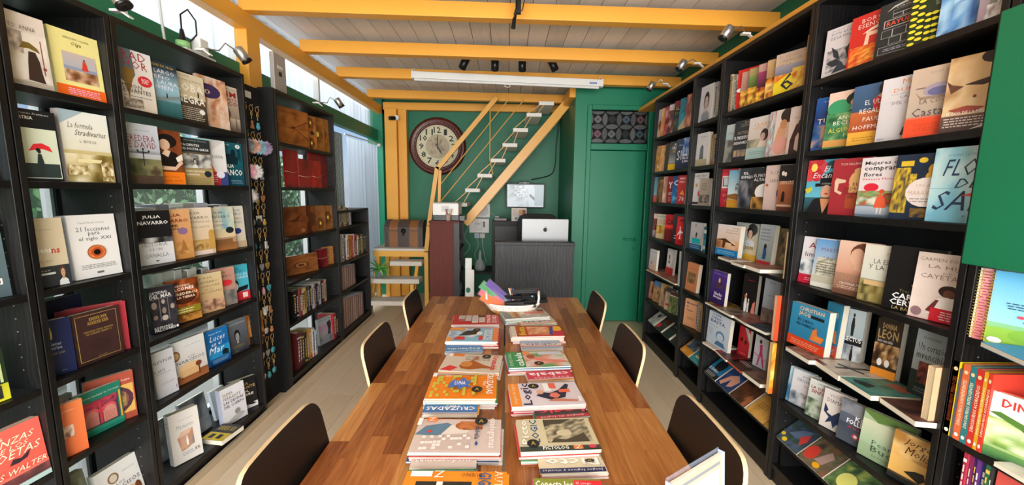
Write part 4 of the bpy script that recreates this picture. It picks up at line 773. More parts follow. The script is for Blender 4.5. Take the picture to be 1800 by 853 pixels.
row(1, 1.42, .02, .018, 2, [
 (1145, None, 312, 'e04830/5aa0b8;R|0 .28 1 1|88b8c8/4a90ac', 'sky blue novel with orange red foot, far end of third shelf'),
 (1153, None, 312, '5a3c28/4a3828;N|0 0 1 .9 3|3a2c20 8a6848 b88c64;T|MAC|.3 .82 .8 .9|c8a050', 'brown novel with gold lettering, third far shelf'),
 (1163, None, 311, 'c89c88/dcbcac;N|0 0 1 1 2|d8b09c b07c68 e8ccbc', 'flesh pink novel with a draped figure, third far shelf'),
 (1170, None, 310.5, '8a1c2c/94202c;B|YO|.1 .55 .9 .8|f4f0f0;B|CONF|.15 .3 .9 .42|f4f0f0;L|.15 .06 .9 .24 3|c88', 'crimson book with white Y lettering, third far shelf'),
 (1179, None, 310, '2878b8/1c4c80;B|CU|.1 .65 .9 .85|eef;B|Y|.3 .35 .7 .5|5ad;B|MI|.1 .1 .9 .28|5bd', 'blue book with stacked white capitals, third far shelf'),
 (1188, 1202, 309, 'b82c34/c43038;B|AMOR|.2 .85 .9 .93|eee;T|MARRO|.2 .74 .9 .81|eee;P|.3 .35 .7 .5 .9 .3|e8a040;T|78|.3 .1 .9 .26|eee|20', 'scarlet book with a tiny dancer, near end of third far shelf')], G1)
row(1, 1.08, .03, .02, 3, [
 (1140, None, 375, 'd8ccc8/e8dcd8;P|0 .3 .5 .6 1 .4 1 1 0 1|e8c8bc', 'white slim book at the far end of the fourth shelf'),
 (1145, None, 376, '18181c/141418;N|0 .3 1 .8 3|141418 a82c34 18181c', 'black book with red figures, fourth far shelf'),
 (1152, None, 377, 'd8c090/c8ccc0;T|LACIUD|.1 .88 .9 .95|354;L|.1 .6 .9 .8 3|c84;N|0 .2 1 .55 4|c89c3c e8c870 a87028', 'beige book with tall ochre houses, fourth far shelf'),
 (1166, None, 377, 'c8242c/b82028;B|CAU|.1 .62 .95 .82|24100f;R|0 .5 1 .6|ee3c34;N|0 0 1 .45 3|1c1416 882024 2c1c1c', 'red and black thriller with big black capitals'),
 (1180, None, 376, '24262a/33363c;T|S|.1 .15 .9 .3|eee', 'charcoal book left of the red aeroplane book'),
 (1186, 1199, 381, 'd42028/dc2c30;B|AIR|.3 .82 .95 .92|211;P|.4 .65 .5 .66 .6 .5 .9 .45 .9 .4 .62 .42 .6 .25 .7 .2 .4 .2 .5 .26 .5 .42 .2 .3 .2 .36 .46 .5|f4f0ec;B|XXXX|.15 .06 .9 .14|311', 'red book with a white aeroplane, near end of fourth far shelf')], G1)
row(1, .75, .10, .02, 3, [
 (1136, 1162, 436, 'd8c4bc/dde0e4;T|xxxxx xxxx|.25 .84 .9 .9|889;R|.1 .05 .95 .35|e0b8a0/dccfc8;P|.3 .3 .38 .42 .44 .4 .36 .26|222;R|.2 .1 .22 .4|765', 'white book with a small dark bird and pink ground', {'w': .15, 'off': -.085, 'dz': .0125}),
 (1169, 1187, 437, 'ccccd0/e0e0e0;E|.4 .6 .36 .3|f0f0f0;G|.35 .45 .34|a87860 2c2420 884;R|0 0 1 .3|c82c30;L|.1 .08 .9 .24 2|a22', 'white book with an oval portrait over a red band', {'w': .13})], None)
spines(1, .75, 1190, 1195, 443, 443, ['d0d4d8'], 'at the near end of the fifth far shelf', None, off=.012, d=.19, titles=False)
flat(.75, (1135.5, 473), (1186, 499), .20, .012, 'b8643c;N|0 0 1 1 4|c85c30 8a5c44 a89080 d87848', 'thin orange and brown booklets lying on the fifth far shelf')
row(1, .46, .03, .02, 5, [
 (1135, None, 492, '8a5a40/5a2c28;N|0 0 1 1 3|6a3024 a87458 c89c78', 'brown paperback, far end of the sixth shelf'),
 (1146, None, 494, 'a88458/3c7cb0;N|0 0 1 .75 3|8a5c3c c8a474 6a4430', 'sepia paperback with a blue top'),
 (1157, None, 498, '7a5c44/b89460;N|0 0 1 .85 3|6a4c38 a08468 c0a078', 'sepia paperback with an ochre top'),
 (1166, None, 505, '8a7c6c/3a3834;N|0 0 1 .8 3|a08c78 c8b8a0 6a5c4c;R|.1 .2 .6 .3|c33', 'greyish paperback with a small red label, sixth shelf'),
 (1173, 1188, 512, '5c6a44/5a3c38;N|0 0 1 .8 3|4a5c34 8a9464 2c3c24;R|0 .8 1 .83|ddd', 'olive green paperback, near end of the sixth far shelf')], 'paperbacks on the sixth far shelf')
# ---- narrow bay
row(1, 2.03, .03, .03, 3, [(1221, 1249, 157.5, 'cfccd0/dcdadc;T|DIARIO|.3 .88 .7 .91|aaa;G|.55 .02 .82|c9b4ac 2c2624 8c929c', 'pale book with a smiling dark-haired girl portrait', {'t': .035, 'w': .15})])
spines(1, 2.03, 1254, 1267, 145, 138, ['a0a4a8', '8a8478', 'c0a870', 'b0b4b4'], 'right of the smiling girl portrait', 'spine-out books in the narrow right bay', off=.04)
row(1, 1.71, .03, .03, 2, [(1217, 1243, 237.7, 'b8ac84/dcdcdc;R|0 .22 1 1|e0e0e2;T|xxxx xxxxx|.3 .86 .8 .9|888;P|.32 .22 .36 .55 .5 .66 .62 .58 .68 .22|5a6468;L|.36 .25 .64 .55 6|8a9498', 'white book with a grey stack drawing over a khaki foot', {'t': .03, 'w': .145})])
spines(1, 1.71, 1245, 1259, 236, 234, ['8a6444', 'a07c5c', 'b0bcc8', '8c9cb4'], 'right of the grey stack drawing', 'spine-out books in the narrow right bay', off=.04)
row(1, 1.42, .03, .018, 2, [
 (1208, None, 306, 'd8d4d4/e4e2e2;R|0 .03 .7 .1|24262c;T|ELIZABETH STROUT|.05 .88 1 .94|444;T|Olive Kitteridge|.3 .8 .9 .86|8a3c3c;E|.25 .62 .1 .06|c8a048;E|.55 .36 .16 .1|d83c54', 'white book with a gold coin and a red spot', {'w': .15}),
 (1226, 1247, 315, 'a89c90/b8aca0;L|.2 .55 .7 .85 4|776;N|.05 .1 .95 .4 5|8a8078 2c2824 b0a498', 'taupe book with an old motor car', {'w': .13})], G1)
row(1, 1.08, .03, .025, 2, [
 (1201, 1231, 388.7, '205c80/b8b8bc;R|0 .2 1 1|b4b0b0/c8c8cc;R|.18 .22 .86 .42|1cb0b8;R|0 0 1 .2|1c5c84;P|.38 .9 .46 .96 .44 .8|222;P|.45 .5 .5 .66 .62 .6 .54 .42|333;L|.1 .04 .9 .16 2|9bd', 'grey book with a hanging hook, teal panel and blue foot', {'w': .16})])
t = thing('bookmark', 'teal paper bookmark with white ends, right of the hook book', 'bookmark', (XR + .03, yfar(XR + .03, 1.08, 1235), 1.081))
A_ = Art(lambda u, v, l: (-l - .0006, -.035 * u, v * .19)); A_.draw('R|0 0 1 1|2a6c80;R|0 .75 1 .88|dde4e4;E|.5 .2 .4 .08|dfe6e6;R|0 .3 1 .5|3c9cac'); m = MB(); m.box((0, -.035, 0), (.0012, 0, .19), 0, hexc('2a6c80')).obj('card', INK, t); A_.mb.obj('card_print', INK, t)
row(1, .75, .02, .03, 4, [(1200, 1228, 459.5, 'c88050/d89060;T|XXX XXXX|.2 .78 .9 .82|8a4c28;R|.14 .26 .84 .68|b88858;N|.16 .28 .82 .66 5|3c2c20 a8845c 5c4028 c8a070;T|TXT|.25 .32 .75 .42|221', 'orange paperback with a square engraving, narrow right bay', {'w': .15})])
row(1, .46, .02, .03, 4, [(1195, 1217, 522, 'd09468/dca478;B|Melania|.12 .82 .8 .9|4c2c5c;B|&|.12 .7 .3 .76|4c2c5c;B|Celeno|.12 .56 .6 .64|4c2c5c;L|.1 .47 .9 .49 1|855;L|.25 .25 .75 .38 4|764;L|.1 .05 .5 .08 1|855', 'orange paperback with purple lettering, lower narrow bay', {'w': .145, 'yaw': .35})])
spines(1, .46, 1221, 1228, 529, 533, ['a8b0c0', 'b08c64', 'c0a884'], 'behind the purple-lettered orange paperback', 'spine-out books in the narrow right bay', off=.06)
# ---- bay of the flame-spined set
spines(1, 2.03, 1277, 1290, 132, 128, ['c8b494', 'a08c74', '8a9484', 'e0dcd8'], 'left of the red slipcase on the highest shelf', 'spine-out books by the red slipcase', off=.03)
row(1, 2.03, .03, .018, 2, [
 (1291, None, 124.7, 'c82420/d42c28;E|.15 .5 .15 .05|eee', 'red slipcase with a small white seal on its edge', {'w': .15}),
 (1298, None, 128, '8a4c38/c89c8c;N|0 0 1 .5 4|5c2418 e08430 f4c850 8a3018', 'rose-topped volume with flames at its foot, first of the flame set'),
 (1311, None, 121.7, '5c3424/b0a06c;R|0 .4 1 .8|3c3420/7a9850;N|0 0 1 .5 4|3c2010 e07820 f8d050 8a3c14', 'green-topped volume with flames at its foot'),
 (1327, None, 114, '5c2430/c89c90;R|0 .4 1 .8|3c1c30/a03c68;N|0 0 1 .4 4|3c1420 e07020 f8c84c 8a3018', 'magenta volume with flames at its foot'),
 (1342, None, 107, '7a4420/c8a474;N|0 0 1 .55 4|4c2810 e88c28 f8e080 a84c18', 'amber volume with flames at its foot'),
 (1357, None, 97.6, 'e0c020/c8b0a4;R|0 .4 1 .72|3c5078/a8a0a8;N|.0 .0 1 .5 3|e8c824 f4e040 e88030 d0481c;P|0 .3 .3 .45 1 .62 1 .0 0 .0|ecd028;N|.55 .0 1 .6 3|e8a028 f4e060 d05c20;T|EL REINO|.1 .88 .75 .95|b89a8c;T|CABALLERO|.1 .78 .95 .85|a08c88;T|DE LA|.1 .7 .5 .75|a08c88;T|6|.22 .12 .62 .5|24303c', 'large volume with a big number six above yellow flames', {'w': .165}),
 (1409, 1420, None, '8a6444/a87c58;N|0 0 1 .6 4|5c3420 c88850 8a5c3c', 'thin brown volume right of the big number six', {'h': .245, 't': .01})], 'flame-footed set on the highest shelf')
row(1, 1.71, .03, .022, 3, [
 (1261.7, None, 223.6, '6a6c64/b8ccd0;R|0 .55 1 1|a0b8bc/c8d4d4;T|PICASSO|.15 .72 1 .8|a86c58;N|0 0 1 .6 3|4c504c 8a8c84 a8a89c 5c5c54', 'grey green novel with a rocky coast and brick-red title'),
 (1284, None, 215, '24282c/30363c;T|BILL|.5 .92 .9 .96|a89c80;T|CLINTON|.3 .84 1 .91|a89c80;T|PATTERSON|.2 .66 1 .73|b8a888;B|EL PRESIDENTE HA|.05 .54 1.0 .62|f0f0f0;B|DESAPARECIDO|.05 .42 1 .49|f0f0f0;R|0 .1 1 .32|24405c/30363c;N|.1 .12 1 .28 4|24405c c8a060 3c5c7c', 'dark slate thriller with white capitals over a lit building'),
 (1309, None, 209.5, 'a8c0b8/dcd4d0;R|0 .28 1 1|c8b8a8/e6dedc;T|CLARA|.25 .78 1 .86|e0a060;T|VERDE|.2 .7 .95 .76|e8b070;N|0 .28 .6 .48 3|6c7468 a09c84 c8bca0;E|.78 .56 .18 .14|3a2c28;E|.72 .52 .1 .09|d0a890;P|.5 .28 .6 .42 .85 .42 1 .28|e0ccc0;R|0 0 1 .26|a4c0bc;L|.15 .1 .9 .2 2|7a9a94', 'pale novel of a person in profile above a mint foot'),
 (1344, None, 198, 'dcae90/cfd8d8;R|.0 0 .26 1|9cc8c8;N|.0 .0 .26 1 6|9cc8c8 e0f0f0 b84c4c 8ab8b8;R|.26 0 1 1|e4c4ac/e8dcd4;E|.75 .86 .3 .16|33261f;P|.3 .3 .4 .62 .6 .72 .75 .62 .7 .4|d8a078;E|.55 .24 .3 .2|e0a090;E|.6 .68 .14 .1|c88c64', 'tall novel of a woman with swept hair and a scroll patterned spine', {'spine': '8ac0c0'}),
 (1379, 1405, 190, 'c8a898/e0c8bc;R|0 0 1 1|d8bcb0/e4d4cc;P|.2 0 .2 .3 .5 .62 .8 .66 .95 .5 .9 0|3c2420;P|.55 .1 .55 .35 .72 .45 .85 .3 .8 .05|dcc0b4;E|.78 .6 .16 .12|5a2c24;L|.3 .75 .9 .78 1|999', 'rose novel of a dark-haired woman bowing')], G1)
row(1, 1.42, .03, .02, 1, [
 (1257, None, 299, 'b02434/b82838;R|0 .42 1 .9|c83c48;R|.05 .5 .6 .82|e0d8cc;R|.1 .55 .5 .78|3a3c44;R|.16 .57 .44 .77|c0ccd4;R|.68 .5 1 .82|e0d8cc;R|.72 .55 1 .78|3a3c44;I|Querida|.15 .28 .9 .36|e0a0a0;I|carta|.3 .14 .9 .22|e0a0a0', 'red book showing the windows of a camper van', {'w': .14}),
 (1276, None, 300, 'c88c24/7cb0c4;R|0 .34 1 1|c8d8d8/6aa8c4;B|AÑO|.4 .58 .95 .68|4a4038;B|REY|.4 .46 .9 .56|4a4038;P|0 .34 0 .26 .6 .2 1 .3 1 .3 .4 .38|8a5c28;R|0 0 1 .2|d09c2c/c88420', 'sky blue book with golden fields at the foot'),
 (1294.4, None, 296.6, '24242a/3a3c44;N|0 0 1 .7 2|1a1a20 4a4c54 8a8c94 2c2c34;B|EL|.2 .84 .45 .9|eee;B|EXPRESO|.1 .74 .7 .81|eee', 'dark grey book with pale streaks and white title'),
 (1318, None, 296, '3a2c1c/24282c;E|.55 .42 .42 .2|e0dcd8;N|0 0 1 .3 3|2c1c10 c89040 5c3c1c;T|EL PINTOR DE|.05 .78 .95 .85|eee;T|ALTAMIRA|.05 .68 .95 .75|eee;F|.62 .14 .2|332', 'dark cave novel with a bright opening and small silhouette'),
 (1339, None, 291.8, 'c8b0a8/d8c0b8;T|EL LEGADO|.2 .8 .9 .87|776;T|DE LA|.5 .72 .8 .78|776;T|SERPIENTE|.2 .62 1 .69|776;E|.1 .56 .06 .03|a85c38;E|.8 .38 .3 .17|5a4880;E|.8 .38 .24 .14|c8a488;N|.62 .28 .98 .48 3|7a5c70 d8b090 5a4880', 'flesh pink book with a purple round medallion'),
 (1363, 1389, 291, '5c3020/2c2420;R|0 .08 1 .65|8a4c30/a86840;R|0 .65 1 1|24201f;T|SANGRE|.1 .58 1 .66|e8d0b8;E|.25 .82 .1 .05|e8e0d0;E|.42 .8 .08 .05|e8e0d0;P|.25 .2 .3 .4 .4 .44 .5 .38 .5 .2|241812;R|0 .1 1 .14|c8a890', 'dusky brown novel with a dark rider at sunset')], G1)
row(1, 1.08, .10, .03, 3, [
 (1249, 1286, 393, '1c80c0/d8a07c;R|0 .22 1 1|d8b494/e8dcd8;T|ROSA|.7 .88 .95 .94|a86c38;T|antepasados|.4 .8 .95 .86|a87c54;T|Filipinas|.4 .72 .95 .78|a87c54;N|.0 .24 1 .5 2|8a5c34 d89c64 e8c8a8;P|.0 .5 .3 .48 .3 .25 .4 .25 .44 .44 .7 .42 .7 .36 .9 .36 .4 .56|4a2c18;R|0 0 1 .22|1878b8;L|.1 .05 .9 .17 2|8cd', 'blue-spined book with a gnarled tree and blue foot', {'spine': '1c80c0', 't': .035, 'yaw': .15, 'off': -.075, 'dz': .018}),
 (1287, 1326, 391, 'd8b040/b8bcb8;R|0 .2 1 1|d8c8a0/b0b8b4;E|.72 .84 .22 .16|1c1a1c;G|.66 .4 .52|dcb49c 1c1a1c d8dce0;P|.3 .6 .46 .9 .6 .92 .52 .84 .4 .58|dcb49c;T|HIJAS DE LA|.2 .44 .7 .48|8a6c30;B|TRAICION|.02 .32 .86 .42|8a6c30;R|0 0 1 .2|dcb038;L|.2 .06 .8 .15 2|b8902c', 'cream and yellow novel of a woman shading her eyes', {'yaw': .12}),
 (1327, 1352, 394.4, 'a82c30/b4bcc0;R|0 .14 1 1|90a094/bcc4cc;L|.1 .6 .8 .92 4|889;E|.52 .48 .1 .07|2c1c18;P|.4 .18 .42 .44 .6 .44 .66 .3 .62 .18|24508c;R|0 0 1 .13|b82c30', 'grey novel of a woman in a blue skirt above a red foot', {'yaw': .1})], None)
row(1, 1.08, .155, .03, 3, [(1357, 1378, 401, '6a6450/8a7c5c;N|0 0 1 1 5|3c4048 8a7450 a89064 5c5c48', 'olive patterned book at the back beside the tree book row', {'yaw': .05})])
row(1, .75, .10, .025, 3, [
 (1238, 1280, 471, '33205c/4a3088;R|0 0 1 1|2c1c54/50348c;T|Toti Martinez de Lezea|.15 .9 .95 .93|b8a0d8;E|.55 .72 .06 .08|e8b040;N|.3 .48 .8 .66 4|24184a 5c4030 3c2868;B|Hierba|.3 .26 .8 .36|f0e0f0;B|Brujas|.28 .15 .8 .25|f0e0f0', 'purple book with a candle flame', {'yaw': .12, 'w': .155, 'off': -.09, 'dz': .0145}),
 (1300, 1325, 480.7, '141212/1c1414;R|.3 .84 .8 .85|a33;F|.3 .02 .5|f0f0ee;F|.5 .0 .4|e8e4e0;F|.6 .05 .3|222;P|.7 0 .8 .3 .95 .36 1 0|e88878;E|.28 .44 .07 .05|e07830', 'black book with white penguin-like figures', {'yaw': .35, 't': .03}),
 (1335, 1362, 489, '5c4c44/a8b0b8;R|0 .3 1 1|98a0a8/b0b8c4;T|xxx xxxx|.3 .9 .7 .93|556;L|.3 .62 .7 .66 1|778;E|.85 .5 .08 .04|c84c34;N|0 0 1 .35 3|3a2c28 8a7468 5c4c44;E|.3 .28 .3 .08|6a5c54', 'grey novel with a vintage car and red dot', {'yaw': .25})], None)
row(1, .46, .10, .025, 3, [
 (1240.5, 1277, 545, 'b8c8d8/cfdbe6;B|CON|.15 .9 .55 .97|2c5490;B|UNO|.15 .8 .6 .87|2c5490;B|BASTA|.12 .68 .78 .78|2c5490;T|Rob Sanchez|.1 .58 .5 .61|345;E|.62 .36 .2 .15|5c84a8;E|.62 .33 .15 .12|c0d0de;P|.4 .06 .5 .2 .8 .2 .9 .06|4c7498;L|.05 .3 .3 .5 5|9ab', 'pale blue book with a drawn head and blue capitals', {'yaw': .1, 'off': -.09, 'dz': .0145}),
 (1294, 1313, 570, 'a81c24/b8242c;P|.0 1 .4 1 1 .8 1 .5 .8 .9|e0dcd4;E|.3 .55 .1 .07|2c1014;E|.66 .5 .1 .07|2c1014;T|XXXXX|.3 .12 .8 .16|e8a0a0', 'red book with two dark eyes', {'yaw': .3}),
 (1321, 1343, 585.5, 'c8ccd0/d8d8dc;P|.3 .1 .45 .5 .4 .7 .6 .74 .66 .5 .9 .1 .8 .1 .55 .4 .4 .1|c83c80;E|.45 .8 .1 .06|3c2028;P|.0 .4 1 .3 1 .33 0 .44|d87ca8', 'white book with a pink dancing figure', {'yaw': .2})], None)
# books laid on the shelf fronts of this bay
flat(1.08, (1262, 450.7), (1284, 458), .16, .016, 'a88878;N|0 0 1 1 4|8a6c5c c8a890 6a4c44', 'brown booklet lying at the far front of the tree book shelf')
flat(1.08, (1285, 460), (1307, 467), .16, .017, '8a7460;N|0 0 1 1 4|5c3c34 b89880 a03c34', 'brown and red booklet lying in the middle of the tree book shelf')
flat(1.08, (1308, 465), (1336, 474), .17, .022, '7a4c44;N|0 0 1 1 4|3c2828 a87868 c84838 5c8c70', 'thick booklet lying at the near front of the tree book shelf')
flat(.75, (1239.5, 530.5), (1260.5, 541.5), .17, .014, '8a6a30;N|0 0 1 1 4|5c4020 c8a040 3c3028 8a2c28', 'gold and brown booklet lying at the far front below the purple book')
flat(.75, (1261, 542), (1286, 555), .17, .016, '5c4c44;N|0 0 1 1 4|3c3430 a89480 6a5c50', 'grey brown booklet lying second along below the purple book')
flat(.75, (1288, 554), (1311, 568.5), .17, .016, '6a3430;N|0 0 1 1 4|4c2c2c 8a4c44 a87068', 'dark red booklet lying third along below the purple book')
flat(.75, (1312, 569), (1346, 585), .17, .016, '3c4450;N|0 0 1 1 3|24303c 4c5c70 2c3440', 'navy booklet lying at the near front below the purple book')
flat(.46, (1234.6, 600.8), (1256, 614), .17, .014, 'c8b4a8;N|0 .2 1 .9 2|d8c8bc 2c2424 d0c0b4', 'beige booklet with a black shape below the pale blue book')
flat(.46, (1257, 615), (1276, 633), .17, .014, 'a81c2c;N|.2 0 1 1 3|6a1c20 3c2424 8a2c30', 'crimson and black booklet lying second below the pale blue book')
flat(.46, (1277, 632), (1302, 653), .17, .014, '2c2826;N|0 0 1 1 3|1c1818 4a403c 2c2826;L|.1 .4 .7 .6 2|ccc', 'black booklet with an orange edge lying third below the pale blue book', pages='d0603c')
flat(.46, (1305, 653), (1336, 676), .17, .022, '4c3c30;N|0 0 1 1 3|3c3028 8a6c50 2c2420', 'thick brown book lying at the near front below the pale blue book')
def upright(z, xa, xb, yt, off, c, label, t=.02, spec=''):
    X = XR + off; Y = yfar(X, z, (xa + xb) / 2); h = solve(lambda Z: proj((X, Y, Z))[1], z + .02, z + .4, yt) - z
    Mx = Matrix.Translation((X, Y + t / 2, z + .0006)) ; 
    root = thing('book', label, 'book'); Y = (1.937 if xa < 1390 else 1.187) + t / 2 ; X = XR + off; root.matrix_world = Matrix.Translation((X, Y, z + .0006))
    cc = hexc(c); m = MB(); m.box((0, -t / 2, 0), (.15, -t / 2 + .0012, h), 0, cc).box((0, t / 2 - .0012, 0), (.15, t / 2, h), 0, cc).box((.1488, -t / 2, 0), (.15, t / 2, h), 0, cc).obj('cover', INK, root)
    MB().box((.001, -t / 2 + .0012, .0005), (.1485, t / 2 - .0012, h - .0005), 0, hexc('cdb896')).obj('page_block', INKM, root)
    if spec:
        A_ = Art(lambda u, v, l: (u * .15, -t / 2 - .0002 - l, v * h)); A_.draw(spec, 5); A_.mb.obj('cover_print', INK, root)
upright(1.08, 1372, 1381, 408.5, .005, 'c8a050', 'cream book standing edge-on at the near end of the tree book shelf', .014)
upright(.75, 1352, 1366, 521, -.02, 'd8502c', 'bright orange book standing edge-on by the navy booklet', .02)
upright(.46, 1342, 1354, 603, -.02, 'd89030', 'book with an orange fruit pattern standing edge-on, lower right bay', .02, 'N|0 0 1 1 6|d83c20 f0b030 e87828 f4e070')
# ---- near bay with the large covers
row(1, 2.03, .02, .022, 3, [
 (1442, None, 55.5, 'd0c8cc/dcd4d8;T|MIGUEL DE CERVANTES|.15 .93 .9 .95|889;T|DON QUIJOTE|.15 .84 .95 .9|667;T|DE LA MANCHA|.15 .76 .95 .82|667;N|.1 .1 .95 .55 6|2c343c d0c8cc 2c343c c0b8bc;P|.2 .62 .3 .4 .5 .3 .4 .5|2c343c;P|.8 .7 .6 .5 .7 .3 .9 .45|2c343c;P|.1 .3 .3 .2 .6 .22 .4 .35|2c343c;P|.3 .06 .5 .3 .7 .1|33404a', 'white classic with a black woodcut figure', {'w': .15}),
 (1485.3, None, 34, 'c82c20/d0302c;T|BORGES|.25 .84 .9 .92|f4dcd0;T|ESENCIAL|.18 .74 .95 .82|f4dcd0;P|.35 .25 .4 .64 .9 .62 .9 .56 .48 .56 .46 .25|f0ccb0;P|.3 .62 .5 .7 .9 .78 .7 .68|f0dcc8;N|.05 .02 .95 .4 8|c8301c f0b040 e05c28 d83c20 f4c860', 'red classic with a white branch over sparks', {'w': .155}),
 (1533.2, None, 12.3, '24282a/2c3032;P|.15 .84 .3 .92 .6 .96 .9 .9 .94 .84 .92 .83 .6 .93 .3 .89|c8ccc8;T|JULIO|.45 .9 .68 .93|ccc;T|CORTAZAR|.35 .86 .8 .89|ccc;R|.3 .7 .72 .84|b8bcb8;R|.31 .705 .5 .765|2a2e30;R|.52 .705 .71 .765|2a2e30;R|.31 .775 .71 .835|2a2e30;R|.14 .54 .94 .68|c8c4c0;R|.16 .55 .92 .67|24282a;B|RAYUELA|.2 .57 .88 .65|e05040;R|.12 .36 .9 .5|b8bcb8;R|.13 .365 .34 .495|2a2e30;R|.36 .365 .62 .495|2a2e30;R|.64 .365 .89 .495|2a2e30;R|.3 .22 .8 .35|b0b4b0;R|.31 .225 .54 .345|2a2e30;R|.56 .225 .79 .345|2a2e30;R|.1 .06 .94 .2|b0b4b0;R|.11 .066 .93 .194|2a2e30;L|.2 .1 .85 .16 2|aab', 'black classic with a chalk hopscotch and red word', {'w': .155, 'spine': 'c87048'}),
 (1589, None, None, '243420/2a3624;T|CIEN AÑOS|.42 .82 1.0 .9|e8e8e0;T|DE|.65 .77 .75 .8|e8e8e0;T|SOLEDAD|.42 .66 1.0 .75|e8e8e0;L|.44 .52 .98 .62 4|9aa090;' + ';'.join('E|%.2f %.2f .07 .022|e8d838' % (.1 + .13 * (k % 2), .05 + .045 * k) for k in range(21)) + ';' + ';'.join('E|%.2f %.2f .06 .022|d8cc30' % (.4 + .12 * (k % 5), .06 + .085 * (k // 5)) for k in range(25)), 'dark green classic with yellow leaf garlands', {'w': .155, 'h': .235}),
 (1643.6, None, None, '2c5c98/7cb0dc;N|0 0 1 1 3|2c5ca0 5c94d0 a8d0ec 3c70b0 88bce0;N|.2 .4 .9 .75 6|b8dcf4 4c84c0 d8ecf8', 'bright blue classic with a swirling sea', {'w': .165, 'h': .235}),
 (1714.5, 1747, None, '9a8490/b8a8b0;R|.3 .1 .5 1|7a7c74;R|.52 .1 .58 1|d8d4c8;N|.2 .02 1 .2 4|8a7c80 e0dcd8 a89ca0', 'pale mauve book at the near end of the highest right shelf', {'w': .15, 'h': .235})], 'classics on the highest near shelf')
row(1, 1.71, .02, .022, 3, [
 (1420, None, 176, '24508c/1c3c84;R|0 .55 1 1|182c60/2458a0;T|THOMAS|.2 .9 .9 .93|a8b8d8;T|DIOS|.4 .74 .9 .82|d8a87c;T|DE|.6 .64 .8 .7|d8a87c;T|TULUM|.1 .5 .95 .6|e8d8c8;N|0 .05 1 .48 3|14284c 2c5c90 c89468 5a98b8;E|.7 .33 .35 .05|0c1420', 'deep blue novel of a rocky island at dusk', {'spine': '20386c', 't': .03, 'st': ('EL DIOS DE TULUM', 'cde')}),
 (1444.6, None, 165.6, '3c7840/3a6c48;E|.4 .85 .6 .2|e8c8b8;E|.3 .72 .3 .14|3c9868;E|.8 .84 .36 .13|1c3424;E|.8 .78 .24 .1|e0b49c;N|0 .15 1 .62 3|1c4c30 4c9460 2c6c44 8cb878;T|ANGELA|.3 .5 .95 .57|f0e8d0;T|BECERRA|.2 .41 .95 .48|f0e8d0;T|ALGUN DIA|.1 .28 .98 .36|e8d850;T|HOY|.5 .2 .9 .27|e8d850;R|0 .03 1 .15|d89c54;R|0 0 1 .03|3c8848', 'green novel of reclining women and leaves'),
 (1486.8, None, 154, 'd09c30/3c5878;R|0 .56 1 1|34506c/44648c;E|.8 .9 .24 .16|2c1c18;P|.5 .56 .46 .74 .7 .84 1 .78 1 .56|c03028;P|.55 .78 .7 .86 .9 .8 .8 .7|d8a080;R|0 .22 1 .56|a84824/c06838;T|EL ULTIMO|.3 .66 .98 .74|f0e8e0;T|REGALO DE|.2 .52 .98 .6|f0e8e0;T|PAULINA|.3 .39 .95 .46|f0e8e0;T|HOFFMANN|.1 .26 .98 .33|f0e8e0;R|0 0 1 .22|e0a83c;L|.1 .06 .8 .14 2|b07c20', 'blue and orange novel of a woman in a red dress with yellow foot'),
 (1536, None, 141.4, 'c0bcc0/d8d4d8;T|MARIA|.4 .88 .98 .96|e08848;T|DUEÑAS|.25 .76 .98 .84|e08848;L|.2 .72 .95 .74 1|999;T|LAS HIJAS|.4 .65 .98 .7|88807c;T|DEL CAPITAN|.25 .57 .98 .62|88807c;E|.75 .4 .14 .1|e8e0dc;E|.74 .42 .1 .07|a89c98;P|.6 0 .56 .2 .7 .32 .9 .3 1 .1 1 0|e0dcdc;P|.5 .08 .55 .2 .66 .26 .58 .08|2a262a;P|.8 .04 .84 .2 .96 .2 .96 .04|2a262a;T|Planeta|.06 .03 .2 .05|445', 'pale lilac novel of a veiled woman with orange capitals'),
 (1585.3, None, 124.6, 'e04c24/c8b09c;R|0 .3 1 1|b8a898/d0b8a4;T|XXXX XXXXX|.3 .9 .8 .93|a08c7c;R|.1 .7 .8 .72|8a7468;E|.48 .66 .26 .1|a89cac;E|.48 .64 .18 .06|6c6c98;P|.1 .66 .2 .54 .8 .54 .9 .66 .8 .58 .2 .58|9c8474;T|LA COCINERA|.2 .48 .95 .54|6c5c54;T|DE|.6 .42 .75 .46|6c5c54;T|Castamar|.1 .3 .98 .42|54484c;R|0 0 1 .27|e8502c;L|.15 .08 .8 .2 4|d0401c;T|XXXXXXX|.5 .04 .95 .075|b0341c', 'taupe novel with a coat of arms above a bright orange foot', {'w': .165}),
 (1648.6, 1726, 104.6, '4a3430/c8a070;N|0 0 1 1 1.6|a87850 e0bc88 d8b080 e8cca0 b88c60;E|.8 .94 .3 .1|2c1c18;P|.3 .62 .6 .66 .9 .7 .9 .64 .6 .58|3c2420;P|.1 .52 .0 .7 .1 .64 .3 .6|6a4030;E|.5 .45 .03 .02|6a3828;P|.1 .3 .4 .34 .7 .3 .5 .24 .25 .25|a84c3c;R|0 0 1 .22|4a3834/6a5048;B|EL ECO DE LA PIEL|.08 .23 .7 .27|f4f0ec;B|XXXX XXX|.72 .24 .98 .27|a87c50;L|.05 .06 .9 .2 4|d8ccc4;P|.5 .02 .9 .12 .7 .04|e0d8d0', 'large novel filled with a sketched face', {'w': .19})], G1)
